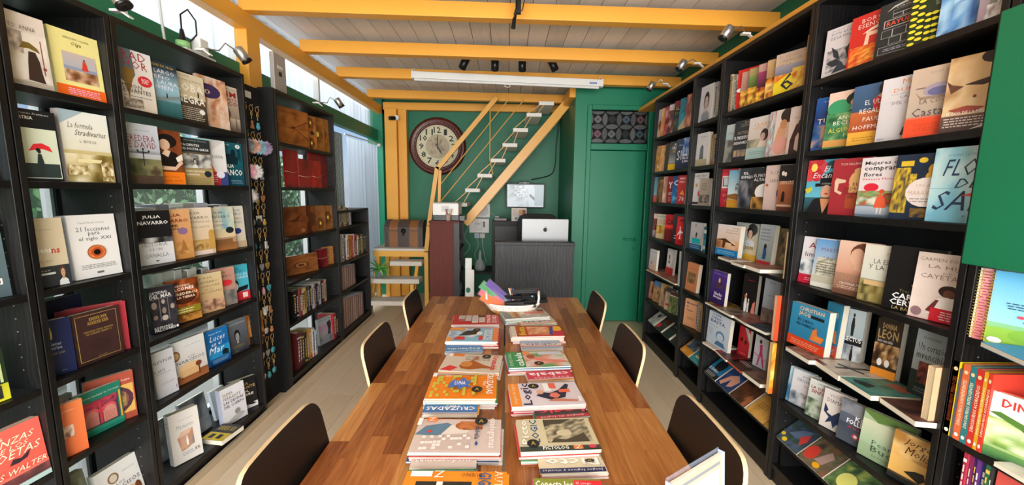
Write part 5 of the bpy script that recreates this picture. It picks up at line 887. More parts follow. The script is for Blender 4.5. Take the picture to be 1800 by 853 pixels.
row(1, 1.42, .02, .02, 2, [
 (1403.7, None, 284, '20282c/5ab0c8;R|0 .3 1 1|68c0d8/48a0b8;W|.2 .86 .4|c8303c d84850;E|.85 .9 .3 .08|2c4c58;E|.75 .6 .32 .16|16181a;R|.3 .5 1 .56|16181a;E|.65 .4 .16 .13|e0a888;E|.66 .37 .05 .015|b82830;P|.1 0 .3 .26 .5 .3 .8 .3 1 .2 1 0|1a1c1e;P|.5 .28 .62 0 .82 .28|d8966c;I|El|.52 .78 .7 .88|f4f4f4;I|Encanto|.2 .66 .98 .76|f4f4f4;T|SUSANA|.5 .54 .8 .57|ccc;T|LOPEZ RUBIO|.4 .48 .98 .51|ccc;P|0 .45 .2 .5 .24 .44 .1 .36|d8c838', 'turquoise novel of a woman in a black cloche hat'),
 (1453, None, 281, 'a02c34/a83038;T|TOM HILLENBRAND|.2 .88 .98 .92|e8c8b8;E|.78 .6 .3 .2|d8a870;R|.5 .4 1 .6|d8a870;E|.75 .78 .16 .05|d8a870;P|.1 .6 .14 .66 .4 .62 .4 .58 .22 .56 .2 .44 .34 .4 .3 .36 .12 .42|e0c4a8;R|.45 .12 1 .36|a84c30;T|EL|.6 .52 .75 .57|7a3028;T|LADRON|.4 .44 .9 .5|7a3028;T|DE CAFE|.4 .37 .9 .42|7a3028;P|.48 .3 .6 .38 .7 .3|8a3c2c', 'brick red novel with a tan coffee pot'),
 (1501, None, 279, '5c7080/dcd4d8;R|0 .2 1 1|dcd0d0/e4dce0;B|Mujeres que|.08 .86 .98 .94|333;B|compran|.08 .76 .8 .84|333;B|flores|.08 .68 .5 .75|333;T|Vanessa Montfort|.06 .62 .98 .66|d04c54;E|.3 .5 .17 .07|d8283c;N|0 .2 1 .44 6|3c7c40 88b878 c84c34 4c8c50 e0dccc;N|.6 .22 1 .4 6|2c4c30 c03c30 4a7448;R|0 .04 1 .18|8a98a8/b0bcc8;P|.42 .16 .46 .32 .54 .4 .64 .32 .7 .16|e0603c;E|.56 .43 .06 .035|d84c30;R|.5 .06 .53 .16|e8d8cc;R|.58 .06 .61 .16|e8d8cc', 'white novel of a girl in an orange dress among flower stalls', {'w': .16}),
 (1560, None, 273.8, '1c2838/1a2434;N|0 0 1 1 2|141e2c 24344c 1c2838;N|.0 .1 .3 .8 8|1c2838 e8c438 1c2838 d8b030;N|.3 .35 .42 .7 8|1c2838 e8c438 d8b030;R|.1 .82 .34 .9|e0bc34;E|.5 .9 .08 .04|e0bc34;E|.74 .76 .13 .09|d8a838;E|.74 .66 .16 .08|d8a838;R|.72 .78 .76 .98|c89830;E|.62 .42 .36 .22|e8dcd8;T|UN AÑO|.45 .5 .85 .55|c8a890;T|MARAVILLAS|.32 .38 .95 .44|c8a890;L|.35 .26 .9 .34 2|999;N|.4 .04 .9 .18 5|1c2838 8a6c30 1c2838', 'navy novel with golden music notes and a violin', {'w': .165}),
 (1623.8, 1702, 262, '88c4d8/c0dce4;N|0 0 1 1 1.5|78b8d0 a8d8e4 c8e4e8 90c8d8;T|SUSANA LOPEZ RUBIO|.25 .88 1 .91|6a94a8;I|FLOR|.2 .62 1.0 .84|2c3c5c;I|DE|.45 .46 .9 .58|2c3c5c;I|SAL|.1 .16 .98 .42|2c3c5c;P|.6 .36 .98 .44 1 .38 .9 .34|e05c58;R|.0 .45 .5 .455|6ab;T|E|.68 .08 .74 .1|468', 'large pale blue novel with navy brush lettering', {'w': .175})], G1)
row(1, 1.08, .03, .022, 4, [
 (1388, None, 414, 'c02840/d8d4dc;R|0 .2 1 1|ccc8cc/e0dce4;T|MARIA DUEÑAS|.4 .92 .9 .94|445;T|Agua|.2 .72 .98 .88|8a1c38;T|limones|.12 .58 .98 .68|333;N|0 .2 1 .52 3|3c6c88 8aa8b8 e0e4e8 5c6870;E|.9 .38 .24 .08|5c1c34;R|0 0 1 .18|b82038;L|.2 .06 .9 .14 2|e8a0b0', 'white novel with crimson title, stormy sea and crimson foot'),
 (1422.7, None, 420.5, 'c8ccc0/6ca4d0;R|0 .0 1 1|d8d8cc/5c98d0;T|MAESTRO|.2 .76 .98 .83|7a5c64;T|LAGUNA|.3 .6 .98 .66|7a5c64;N|.1 .25 1 .62 6|6a6c5c e0dcc8 8a8c7c d0ccb8;L|.1 .3 .95 .55 5|5c5c50;R|0 .1 1 .24|b8b4a0', 'pale blue novel with a white town palace'),
 (1461.4, None, 422.8, '7a5440/d8ac94;R|0 .4 1 1|c8947c/e0c0ac;E|.65 .78 .34 .2|6a3c2c;E|.5 .72 .18 .16|dcae94;P|.45 .5 .5 .66 .7 .6 .8 .4|dcae94;T|REINA|.3 .36 .95 .43|b8846c;T|MALDITA|.2 .27 .98 .34|b8846c;T|CRISTINA MORATO|.15 .19 .98 .23|f0e8e0;L|.1 .11 .9 .17 2|d8c0b0;R|0 0 1 .09|6a4838', 'peach novel with a lady in profile', {'w': .155}),
 (1504.8, None, 429.4, '6a5c34/d0ccbc;R|0 .4 1 1|c4c8bc/d8d4c8;T|JORDI SIERRA|.5 .84 .98 .88|666;T|LA ESPADA|.25 .68 .98 .76|555;T|Y LA SEDA|.15 .58 .98 .66|555;N|0 .02 1 .38 4|5c4c24 8a7c44 a89c64 4a4020;R|.1 .3 .8 .38|c8a878;R|.6 .34 .78 .46|b89468', 'grey cream novel with a farmhouse on a hill', {'spine': 'd89850'}),
 (1547, None, 432, '0e0e10/141214;E|.92 .78 .2 .12|8a5438;E|.9 .72 .14 .12|dca48c;P|.5 .42 .66 .52 .9 .6 1 .5 1 .4 .7 .38|d89c84;T|Tres historias|.3 .3 .9 .34|8a7850;B|CARMEN|.18 .19 .98 .28|f4f4f4;B|CERVERA|.16 .09 .98 .18|f4f4f4;T|LA BARONESA|.22 .02 .98 .07|c8b070', 'black novel of a lady in an evening dress', {'w': .16}),
 (1593.9, 1667.7, 443.4, 'c8b4ac/e0ccc4;N|0 0 1 1 1.5|c8b8b0 d8c8c0 e8d8d0;T|CARMEN POSADAS|.04 .88 .98 .93|8a7468;T|LA HIJA|.2 .76 .82 .83|8a7468;T|DE|.45 .71 .58 .73|8a7468;T|CAYETANA|.1 .62 .92 .69|8a7468;E|.6 .46 .17 .09|2c1c18;E|.6 .43 .09 .06|6a4030;P|.3 .1 .44 .34 .58 .38 .7 .36 .8 .1|e8e0dc;P|.74 .34 1 .44 1 .38 .82 .28|5c3828;P|.28 .14 .42 .32 .47 .32 .38 .12|6a2c30;R|.36 0 1 .2|c82030;L|.5 .03 .92 .17 4|f0d0d0;E|.14 .1 .09 .07|8a6c70;R|0 0 .34 .02|e0b0ac', 'beige novel of a girl in a white dress with red corner label', {'w': .175})], G1)
row(1, .75, .11, .03, 3, [
 (1375.5, 1436, 527, 'c8401c/2c84ac;R|0 .22 1 1|2878a0/348cb4;B|CHRISTIAN|.22 .86 .88 .95|d8b88c;B|JACQ|.22 .72 .55 .84|d8b88c;R|.55 .74 .9 .81|1c2428;B|EL LIBRO|.22 .6 .65 .67|1a3a54;B|PROHIBIDO|.2 .5 .7 .57|1a3a54;P|.6 .26 .66 .5 .75 .56 .78 .4 .96 .4 .9 .26|d87c3c;E|.82 .34 .12 .06|e0843c;R|0 0 1 .22|d0401c;L|.1 .04 .9 .16 3|e8a080', 'blue novel with an orange boat and red foot, front copy', {'yaw': .1, 't': .035, 'off': -.10, 'dz': .0205}),
 (1470, 1508, 542, '24282c/8a9ca8;R|0 .4 1 1|98a8b0/c0ccd0;F|.5 .52 .42|1c1e20;R|0 .02 1 .48|141618;B|ERECTUS|.05 .42 .95 .5|f0f0f0;N|0 0 1 .36 3|8a949c c8ccd0 6c747c;F|.6 .02 .34|16181a', 'black and white novel of a standing man', {'yaw': .42, 't': .045}),
 (1527, 1570, 559, '3a2c20/2c2018;B|DONNA|.22 .84 .78 .93|a88c58;B|LEON|.08 .68 .88 .83|a88c58;T|Restos entre nieblas|.1 .62 .7 .67|ddd;N|0 .25 1 .6 4|2c1c10 8a5c30 d8b080 3c2818;E|.3 .3 .1 .06|eee;E|.6 .3 .1 .06|e8e4dc;R|0 0 1 .2|e08c28', 'dark brown novel with gold title and orange foot', {'yaw': .35, 't': .04}),
 (1591, 1652, 577.5, '2c3434/a8b4b8;R|0 .42 1 1|a4b0b4/b4c0c4;T|MATHIAS ENARD|.2 .88 .7 .91|556;T|Un corazón|.1 .72 .88 .82|333;T|invencible|.08 .6 .9 .7|333;R|0 0 1 .42|24302e/2c3834;N|.2 .26 .7 .56 4|2c1c1c a85c4c 5c2c28;L|.15 .12 .6 .2 2|889', 'grey and dark green novel with typewriter lettering', {'yaw': .12, 't': .03})], None)
row(1, .75, .165, .03, 3, [(1441, 1466, 530, 'c8401c/2c7898;R|0 .22 1 1|24708c/2c80a0;B|JACQ|.3 .72 .8 .84|c8b090;P|.6 .26 .66 .5 .8 .5 .9 .26|d87c3c;L|.1 .04 .9 .16 3|e8a080', 'second copy of the blue boat novel, tucked behind the front one', {'yaw': .03, 'off': -.09, 'dz': .0205})])
flat(.75, (1381, 609), (1422, 634), .20, .02, '5c4a40;N|0 0 1 1 5|3c2c28 8a7468 a89080 6a4840', 'grey brown book lying below the blue boat novel')
flat(.75, (1429, 631), (1474, 661), .20, .022, 'c8bcac;N|0 0 1 1 3|b8a894 d0c8bc a89c90;P|.2 .4 .8 .6 .85 .55 .3 .35|1c1818;P|.45 .2 .55 .2 .6 .85 .5 .8|1c1818;R|0 0 .4 .1|5c3830', 'cream book with a black cross shape lying in front of the standing man novel')
flat(.75, (1476, 662), (1531, 696), .20, .02, '2c6a60;N|0 0 1 1 3|24584f 4c9488 2c6a60;R|.35 .65 .8 .9|a85c48;P|.1 .2 .5 .4 .6 .2 .3 .1|1c2c2c', 'teal green book lying in front of the gold titled novel')
flat(.75, (1547, 699), (1609, 741), .17, .02, '3c2824;N|0 0 1 1 3|2c1c1c 6a4438 3c2824', 'dark brown book lying at the near front of that shelf')
upright(.75, 1628, 1646, 651, -.02, 'c8a480', 'tan book standing edge-on right of the typewriter-lettered novel', .022)
row(1, .46, .03, .022, 6, [
 (1366, None, 636, '2c5c84/b0ccdc;N|0 0 1 .5 2|1c4c78 4c84a8 88b4cc;E|.55 .82 .2 .08|c8c8cc;T|PEARL|.2 .38 .95 .47|e8f0f4;T|S.|.5 .27 .7 .34|e8f0f4;E|.3 .66 .02 .01|468;E|.5 .6 .02 .01|468;E|.4 .7 .02 .01|468', 'pale to deep blue novel with small birds'),
 (1385, None, 648.7, '5c6468/c8ccd4;R|0 .3 1 1|c0b8bc/d4d8dc;T|JOHN|.4 .82 .95 .89|556;T|GRISHAM|.18 .7 .95 .79|556;T|xxxx|.5 .58 .9 .64|a88;N|0 .02 1 .4 3|3c4c58 8a949c c8c8cc 6c6464', 'white and grey thriller with snowy hills'),
 (1413, None, 666, '5c6c54/c8ccc8;R|0 .4 1 1|b0b8b0/d0d4d0;T|JAVIER|.3 .9 .8 .94|333;B|LA DÉCIMA|.08 .76 .98 .85|8a1c24;B|SINFONIA|.12 .64 .98 .74|8a1c24;N|0 0 1 .5 3|3c4c3c 8a9c84 b8c0b4 5c6450', 'misty green novel with dark red title'),
 (1438, None, 682.8, 'c8c0bc/d4ccc8;T|VIOLETA|.2 .82 .98 .9|778;T|DIAMANTE|.15 .68 .98 .78|556;P|.1 .62 .25 .48 .2 .4 .4 .36 .6 .52 .9 .46 .7 .3 .9 .14 .6 .2 .5 .06 .4 .22 .2 .12 .3 .3 .1 .4|1c2c4c', 'white novel with a navy rampant beast'),
 (1468, None, 702, '3c4450/5c6474;R|0 0 1 .45|4a525c/343c4c;E|.25 .86 .14 .07|a82430;B|KEN|.5 .6 .98 .7|f0f0f4;B|FOLLETT|.25 .47 .98 .59|f0f0f4;T|xx xx xxxx|.3 .38 .9 .42|c83848;E|.6 .22 .12 .07|a8404c;E|.6 .22 .06 .035|d8d8d8;N|0 .7 1 1 2|5c6474 8a8c94 4c5464', 'slate novel with white capitals and red roundels'),
 (1505, None, 719.7, '88a07c/a8bc98;R|0 .3 1 .8|98b494/c8ccb0;P|0 .95 .3 .8 .6 .86 1 .7 1 1 0 1|5c7c3c;E|.9 .58 .16 .12|2c3030;T|Pearl S.|.25 .32 .9 .42|3a5440;T|Buck|.25 .18 .8 .3|3a5440;T|La buena tierra|.3 .08 .9 .13|5a7458', 'soft green novel with a dark figure at right', {'w': .165}),
 (1557, 1614, 756.5, '24201c/c89048;R|0 .14 1 1|d8a858/e8c078;N|.0 .5 1 1 2|b07c38 e8c480 d8a050;I|Jorge|.2 .76 .7 .92|3a2418;I|Molist|.25 .6 .8 .76|3a2418;T|TIEMPO DE CENIZAS|.4 .52 .9 .56|a87840;P|.3 .24 .5 .34 .66 .36 .7 .24 .6 .14|1c1814;R|0 0 1 .1|1c2020', 'golden novel with a cloaked figure and dark hand lettering', {'w': .15})], G1)
# ---- sloping racks on the lowest shelves
def slope(y0, y1, items, bay, far_x, near_x):
    """books on a sloping rack: items = (y centre share, width, depth, spec, label)"""
    xa, za, xb, zb = XR + .012, .235, XR + .215, .40
    ang = math.atan2(zb - za, xb - xa)
    t = thing('sloping_rack', f'black sloping rack holding books on the lowest shelf of {bay}', 'rack', (0, 0, 0))
    M0 = Matrix.Translation((xa, 0, za)) @ Matrix.Rotation(-ang, 4, 'Y')
    L_ = math.hypot(xb - xa, zb - za)
    m = MB(); m.box((0, y0 + .022, -.012), (L_ - .01, y1 - .022, -.002), M=M0); m.obj('sloping_board', SHELF, t)
    m = MB(); m.box((0.0, y0 + .022, -.002), (.006, y1 - .022, .008), M=M0); m.obj('lip', SHELF, t)
    for q in (y0 + .03, y1 - .05): MB().prism([(xa + .02, q, .101), (xb - .01, q, .101), (xb - .01, q, zb - .02), (xa + .02, q, za - .01)], (0, .015, 0)).obj('support', SHELF, t)
    for yc, w_, d, tk, spec, lab in items:
        # local: u runs from far (+Y) to near (-Y); v runs up the slope (+X)
        p = M0 @ Vector((.008, 0, -.001))
        Mx = Matrix.Translation((p.x, yc + w_ / 2, p.z)) @ Matrix.Rotation(-ang, 4, 'Y') @ Matrix.Rotation(-math.pi / 2, 4, 'Z')
        lay(Mx, w_, d, tk, spec, lab)
slope(3.08, 3.87, [
 (3.68, .15, .19, .02, 'a8b0b0;N|0 0 1 1 2|8a9494 c8ccc8 6c7474;T|XXXX|.1 .84 .5 .94|345;P|.3 .5 .5 .7 .7 .66 .6 .4 .5 .5|1c1c1c', 'grey white book on the sloping rack nearest the green door'),
 (3.50, .15, .19, .02, '2c2624;N|.1 .3 1 .9 3|1c1816 6a4838 2c2624;E|.2 .2 .2 .14|e02848', 'black book with pink roundel on the rack nearest the green door'),
 (3.32, .14, .19, .02, '1c1e1e;N|.1 .3 1 .9 3|141616 3c4440 1c1e1e;T|XXXX|.2 .6 .8 .7|ccc', 'black booklet on the near side of the rack by the green door')], 'the bookcase by the green door', 0, 0)
slope(2.685, 3.075, [
 (2.955, .15, .19, .02, 'd8902c;N|.1 .3 1 .9 3|24405c 5c7c98 3c3428 8ab0c8;R|0 0 1 .25|e0981c;T|XX|.2 .06 .5 .16|eee', 'yellow-footed mountain book on the rack of the narrow right bay'),
 (2.79, .15, .19, .02, '3c98a0;R|.3 .3 .8 .5|e0b090;R|.2 .2 .7 .28|d8dcd8', 'teal booklet on the rack of the narrow right bay')], 'the narrow right bay', 0, 0)
slope(1.915, 2.68, [
 (2.565, .15, .20, .022, '1c78a8;E|.5 .6 .3 .25|12161c;P|.2 .5 .5 .9 .8 .5 .7 .3 .3 .3|14181e;B|EL DIABLO|.05 .24 .7 .34|f0f0f0;R|0 0 1 .2|16181a;L|.1 .03 .8 .17 3|ccc', 'blue book with a hooded silhouette on a sloping rack'),
 (2.40, .155, .20, .022, '24386c;N|0 .3 1 1 2|24386c 3c5490 1c2c58;P|.1 .1 .3 .5 .6 .66 .9 .5 .8 .2 .6 .1 .5 .4 .3 .05|d8a088;E|.7 .8 .1 .06|c83c90;T|XXXXXX|.4 .86 .95 .92|ccd', 'blue book with a large pale hand on a sloping rack'),
 (2.235, .155, .20, .022, '2c1c18;N|0 0 1 .9 3|1c1210 6a3c28 3c2418 a8643c;B|SENTADO|.4 .84 .95 .91|ddd;B|EN SU|.5 .74 .95 .81|ddd', 'dark brown book with glowing spots on a sloping rack'),
 (2.065, .155, .20, .022, 'c89440;R|0 .85 1 1|2c80b0;N|0 0 1 .8 2|b88434 d8a858 c89440;L|.2 .3 .7 .5 3|8a5c24', 'golden sand coloured book on a sloping rack'),
 (1.965, .05, .18, .022, '3c2420;N|0 0 1 1 3|24181a c8a040 8a4c34', 'slim dark book at the near end of a sloping rack')], 'the flame-set bay', 0, 0)
slope(1.165, 1.91, [
 (1.81, .145, .20, .024, '28344c;N|0 0 1 .8 3|1c2840 4c5c78 2c4434 3c4458;P|.2 .3 .5 .6 .8 .7 .7 .4 .5 .3|5a6a88;P|.6 .4 .8 .6 .9 .4 .8 .2|c03c38;I|Harry Potter|.25 .8 .98 .96|d8d8dc;E|.3 .1 .1 .06|e8c028;E|.1 .2 .08 .05|e8c028', 'midnight blue children novel, farthest on the nearest sloping rack'),
 (1.655, .15, .20, .024, '4c4034;N|0 0 1 .8 3|3c3428 7a6a54 4c5438 8a5c44;E|.2 .3 .2 .2|c83c30;P|.4 .2 .6 .6 .8 .5 .7 .2|a88c84;I|Harry Potter|.25 .8 .98 .96|c8c8cc;E|.6 .12 .12 .07|e8a820', 'brown and red children novel in the middle of the nearest sloping rack'),
 (1.495, .15, .20, .024, '3c5c3c;N|0 0 1 .8 3|24402c 6c8c50 2c4c38 a8b860;E|.4 .3 .25 .2|d8d878;I|Harry Potter|.2 .8 .95 .96|e0e0dc', 'green children novel with a glowing shape on the nearest sloping rack'),
 (1.335, .15, .20, .024, '8a2c28;N|0 0 1 .8 3|6c2020 a83c30 8a4c34;I|Harry Potter|.2 .8 .95 .96|e0e0dc', 'dark red children novel, nearest on the sloping rack')], 'the bay of large covers', 0, 0)
# ---- children bay at the right edge
def wire(r, w_, h, t):
    n = int(h / .009)
    cs = MB()
    for k in range(n):
        z = .006 + k * .009; cs.tube([(.004, -t - .001, z), (-.005, -t * .8, z + .001), (-.007, -t * .5, z + .002), (-.005, -t * .2, z + .002), (.004, .001, z)], .0011, 4, 0, hexc('e8c84c'), cap=False)
    o = cs.obj('wire_coil', INKM, r); o['kind'] = 'stuff'
KB = 'spiral-bound children books'
row(1, 1.08, .0, .016, 2, [
 (1692, None, 470, 'dcd0b8/e4dcc8', 'cream spiral-bound book, farthest of the three in the children bay', {'w': .2, 'post': wire}),
 (1707, None, 473, 'c8787c/d8a0a0;L|0 .02 1 .98 24|a84c50', 'red striped spiral-bound book in the middle of the children bay', {'w': .2, 'post': wire}),
 (1727, 1850, 476, '8cc048/6cb8e0;R|0 .3 1 1|98d0ec/58b0e0;E|.2 .12 .4 .12|8cbc48;E|.7 .16 .5 .14|7cb040;P|.4 .12 .42 .28 .58 .42 .74 .28 .76 .12|d83c50;R|.46 .12 .5 .26|f0e8e0;R|.56 .12 .6 .26|f0e8e0;R|.66 .12 .7 .26|f0e8e0;P|.38 .28 .58 .44 .78 .28|c83048;B|LIBRO|.5 .84 .98 .93|f0b830;B|MAGICO|.4 .72 .98 .82|f0b830;T|Aprende y diviertete|.3 .66 .9 .69|2458a0;L|.15 .5 .5 .6 3|356;E|.3 .42 .03 .02|e04858;E|.42 .46 .03 .02|f0c040;E|.36 .36 .03 .02|48a060;P|.6 .5 .7 .62 .9 .54 .96 .42 .7 .46|3c58b0;E|.1 .06 .07 .04|eee', 'light blue spiral-bound book with a circus tent', {'w': .21, 'post': wire, 'spine': 'e4d8b8'})], KB, yaw=.35)
flat(1.08, (1724, 601), (1812, 640), .2, .014, '2c90d0;E|.4 .5 .2 .2|d8d8d8', 'bright blue book lying below the circus tent book')
def dino_spine(r, w_, h, t): pass
SPN = [('e8cc28', 'DINOSAURIOS FEROCES', 'yellow'), ('5c5c64', '', 'grey'), ('d8683c', 'DINOSAURIOS SORPRENDENTES', 'orange'), ('2c7c84', 'DINOSAURIOS INTELIGENTES', 'teal'), ('c8342c', 'DINOSAURIOS ACORAZADOS', 'red'), ('d8a028', 'DINOSAURIOS CURIOSOS', 'amber'), ('d03c2c', 'DINOSAURIOS ACORAZADOS', 'scarlet')]
Yd = [1.140, 1.112, 1.092, 1.062, 1.034, 1.006, .988]
yb = 1.128; ed = [yfar(XR, .75, x) for x in (1656, 1668, 1673, 1685, 1696, 1708, 1715, 1723)]
for i, (c, tx, nm) in enumerate(SPN):
    ya, yb_ = ed[i], ed[i + 1]; th = ya - yb_ - .001; h = .245 if i != 1 else .225
    root = thing('book', f'{nm} spined picture book in the children bay dinosaur row', 'book', (XR + .0, (ya + yb_) / 2, .7506), group='dinosaur picture books'); cc = hexc(c)
    root.rotation_euler = (0, .0, .0)
    m = MB(); m.box((0, -th / 2, 0), (.0015, th / 2, h), 0, cc).box((0.0015, -th / 2, 0), (.20, -th / 2 + .0015, h), 0, cc).box((.0015, th / 2 - .0015, 0), (.20, th / 2, h), 0, cc).obj('cover', INK, root)
    MB().box((.0015, -th / 2 + .0015, .002), (.197, th / 2 - .0015, h - .002), 0, hexc('d8c8a0')).obj('page_block', INKM, root)
    A_ = Art(lambda u, v, l: (-.0003 - l, th * (.5 - u), v * h))
    if tx: A_.text(tx, .25, .2, .78, .8, hexc('f4e8c8' if nm != 'yellow' else '8a3c20'), .01, 0, 90); A_.ell(.5, .07, .3, .025, hexc('eee')); A_.ell(.5, .9, .3, .025, hexc('f0d0a0')); A_.mb.obj('spine_print', INK, root)
row(1, .75, .0, .025, 2, [(1724, 1850, 688, 'e8e4dc/f0ece4;R|0 .05 1 .5|7ca048/c8d8b0;N|0 .2 1 .62 3|5c8838 a8c070 dce4c8 88a858;R|0 0 1 .16|2c5c3c/5c8c48;P|.0 .68 .1 .72 .4 .62 .6 .5 .9 .46 1 .3 .9 .28 .8 .1 .74 .1 .72 .34 .5 .4 .3 .56 .1 .64|4c7430;B|DINOSAURIOS|.1 .8 1.0 .93|c8302c;B|ACORAZADOS|.4 .68 1.0 .78|c8302c', 'white picture book with a long-tailed green dinosaur', {'w': .21, 'spine': 'd03c2c', 'yaw': .3, 'hard': 1})])
flat(.75, (1747, 812), (1830, 860), .2, .012, 'dcd8d0;N|0 0 1 1 2|e0dcd4 c8c0b8', 'white booklet lying at the lower right corner of the picture')
spines(1, .46, 1672, 1722, 788, 800, ['a83048', '7c2c5c', '4a2c7c', '6c3c94', '2c3c7c', '2c6c4c', '3c3c3c'], 'below the dinosaur row', 'thin storybooks below the dinosaur row', off=.01, d=.18)
row(1, .46, .0, .02, 2, [(1724, 1830, 822, 'b03c34/b84840;B|EL OGRO DE|.1 .72 .98 .82|f0e0d8;N|.1 .1 .9 .6 3|8a2c28 c86048 a83c34', 'brick red storybook cut by the lower right edge', {'w': .2, 'yaw': .3})])
# ================================================================ tables
t_leg = mat('dark_metal', '222224', .4, .6)
LABT = ['acacia table whose left half carries the column of crossword magazines', 'acacia table whose right half carries the logic puzzle magazines']
for s in (-1, 1):
    t = thing('table', LABT[(s + 1) // 2], 'table', (s * .262, 1.63, 0), group='two long acacia tables side by side')
    r = random.Random(20 + s); n = 9; wst = .516 / n
    for i in range(n):
        y = .50 - r.random() * .3
        while y < 2.76:
            L_ = r.uniform(.22, .5); a = max(y, .50); b = min(y + L_, 2.76)
            if b - a > .01:
                key = ('stave', round(b - a, 2)); L2 = round(b - a, 2) if (b < 2.76 and a > .5) else b - a
                MB().box((0, 0, 0), (wst - .0004, b - a - .0004, .034)).obj('stave', ACACIA, t, (-.258 + i * wst, a - 1.63, .716))
            y += L_
    for x in (-.2, .2):
        for y in (-1.05, 1.05): MB().box((x - .02, y - .02, 0), (x + .02, y + .02, .716)).obj('leg', t_leg, t)
# ================================================================ chairs
CB = mat('dark_brown_laminate', '15100e', .4)
def make_chair(s, Y, label, dx=0):
    t = thing('chair', label, 'chair', (s * (.36 + dx), Y, 0), 0 if s > 0 else math.pi, group='bent plywood chairs at the long table')
    # local +x is away from the table
    W = .36; m = MB(); ox = .36
    outline = rrect(W, .44, .055, 5, -W / 2, .45)
    nn = len(outline); fr = []; bk = []
    def X(z, y): return .53 - ox + (z - .73) * .2 + .010 - .9 * y * y * .35
    th = .011
    fr = [Vector((X(z, y) - th / 2, y, z)) for y, z in outline]; bk = [Vector((X(z, y) + th / 2, y, z)) for y, z in outline]
    # faces as strips (outline is symmetric in y): use a grid for the curve
    def sheet(off, c):
        tz = [0, .008, .02, .045, .125, .3, .5, .7, .85, .91, .945, .965, .98, .992, 1]; N1, N2 = 10, len(tz) - 1; vs = []
        for j in range(N2 + 1):
            z = .45 + .44 * tz[j]
            d = 0
            for zc, sg in ((.45 + .055, -1), (.89 - .055, 1)):
                if (z - zc) * sg > 0: q = abs(z - zc); d = .055 - math.sqrt(max(.055 ** 2 - q * q, 0))
            hw = W / 2 - d
            for i in range(N1 + 1):
                y = -hw + 2 * hw * i / N1; vs.append((X(z, y) + off, y, z))
        return vs, [(j * (N1 + 1) + i, j * (N1 + 1) + i + 1, (j + 1) * (N1 + 1) + i + 1, (j + 1) * (N1 + 1) + i) for j in range(N2) for i in range(N1)], N1, N2
    va, fa, N1, N2 = sheet(-th / 2, 0); vb, fb, _, _ = sheet(th / 2, 0)
    m.add(va, fa, 0, smooth=True); m.add(vb, [f[::-1] for f in fb], 0, smooth=True)
    m.obj('backrest', CB, t)
    e = MB(); loop = [j * (N1 + 1) for j in range(N2 + 1)] + [N2 * (N1 + 1) + i for i in range(1, N1 + 1)] + [j * (N1 + 1) + N1 for j in range(N2 - 1, -1, -1)] + [i for i in range(N1 - 1, 0, -1)]
    k = len(loop); e.add([va[i] for i in loop] + [vb[i] for i in loop], [(i, (i + 1) % k, k + (i + 1) % k, k + i) for i in range(k)], 0, smooth=True)
    e.obj('backrest_edge', PLYEDGE, t, label='pale birch edge of the backrest')
    m = MB(); m.box((-.26, -.19, .445), (.12, .19, .457)); m.obj('seat', CB, t, bevel=.004)
    for q in (-1, 1):
        MB().tube([(.10, q * .16, .443), (.13, q * .17, .2), (.15, q * .18, .0)], .010, 8).obj('leg', CHROME, t)
        MB().tube([(-.22, q * .16, .443), (-.24, q * .17, .2), (-.26, q * .18, .0)], .010, 8).obj('leg', CHROME, t)
    MB().tube([(.10, -.16, .435), (.10, .16, .435)], .008, 8).tube([(-.22, -.16, .435), (-.22, .16, .435)], .008, 8).tube([(.10, 0, .435), (-.22, 0, .435)], .008, 8).obj('seat_frame', CHROME, t)
    MB().box((.10, -.06, .43), (.125, .06, .47)).obj('back_bracket', CB, t)
for s, Y, lab in ((-1, 2.28, 'dark plywood chair at the left of the table, farthest from the viewer'), (-1, 1.65, 'dark plywood chair in the middle of the left table side'), (-1, .93, 'dark plywood chair nearest the viewer on the left table side'),
                  (1, 2.28, 'dark plywood chair at the right of the table, nearest the green door'), (1, 1.66, 'dark plywood chair in the middle of the right table side'), (1, .99, 'dark plywood chair nearest the viewer on the right table side')):
    make_chair(s, Y, lab)
# ================================================================ magazines on the table
def pile(A, B, FLy, zt, n, spec, label, under, group='puzzle magazines on the table', z0=.7505, tm=.0072, jit=.006):
    a = on(*A, 2, zt); b = on(*B, 2, zt); u = b - a; w_ = u.length; u.normalize(); v = Vector((-u.y, u.x, 0))
    f = on(*FLy, 2, zt); depth = (f - a).dot(v); ang = math.atan2(u.y, u.x)
    r = random.Random(int(A[0] * 3 + A[1])); cols = ['c83c34', '2c6cb0', 'e8a030', 'd8d4cc', '3c8c5c', 'c8447c', '38507c', 'e0dcd8']
    th = (zt - z0) / n
    if zt == ZB: spec = squeeze(spec, min(1, VIS / depth))
    n += 2; th = (zt - z0) / n
    for i in range(n):
        z = z0 + th * i; top = i == n - 1
        dx, dy, da = (0, 0, 0) if top else (r.uniform(-jit, jit), r.uniform(-jit, jit), r.uniform(-.02, .02))
        p = a + u * dx + v * dy
        Mx = Matrix.Translation((p.x, p.y, z)) @ Matrix.Rotation(ang + da, 4, 'Z')
        lay(Mx, w_, depth, th - .0004, spec if top else cols[r.randrange(8)] + ';R|.05 .05 .9 .3|ddd', label if top else f'{under}, {ORD[n - 1 - i]} magazine below the top one', 'magazine', 'magazine', group, 'cfcbc6')
    return
VIS = .062
def squeeze(spec, k):
    out = [spec.split(';')[0]]
    for op in spec.split(';')[1:]:
        a = op.split('|'); i = 2 if a[0] in 'TBI' else 1; v = [float(q) for q in a[i].split()]
        if a[0] == 'E': v[1] *= k; v[3] *= k
        elif a[0] == 'P': v = [q * (k if j % 2 else 1) for j, q in enumerate(v)]
        else: v[1] *= k; v[3] *= k
        a[i] = ' '.join('%.4f' % q for q in v); out.append('|'.join(a))
    return ';'.join(out)
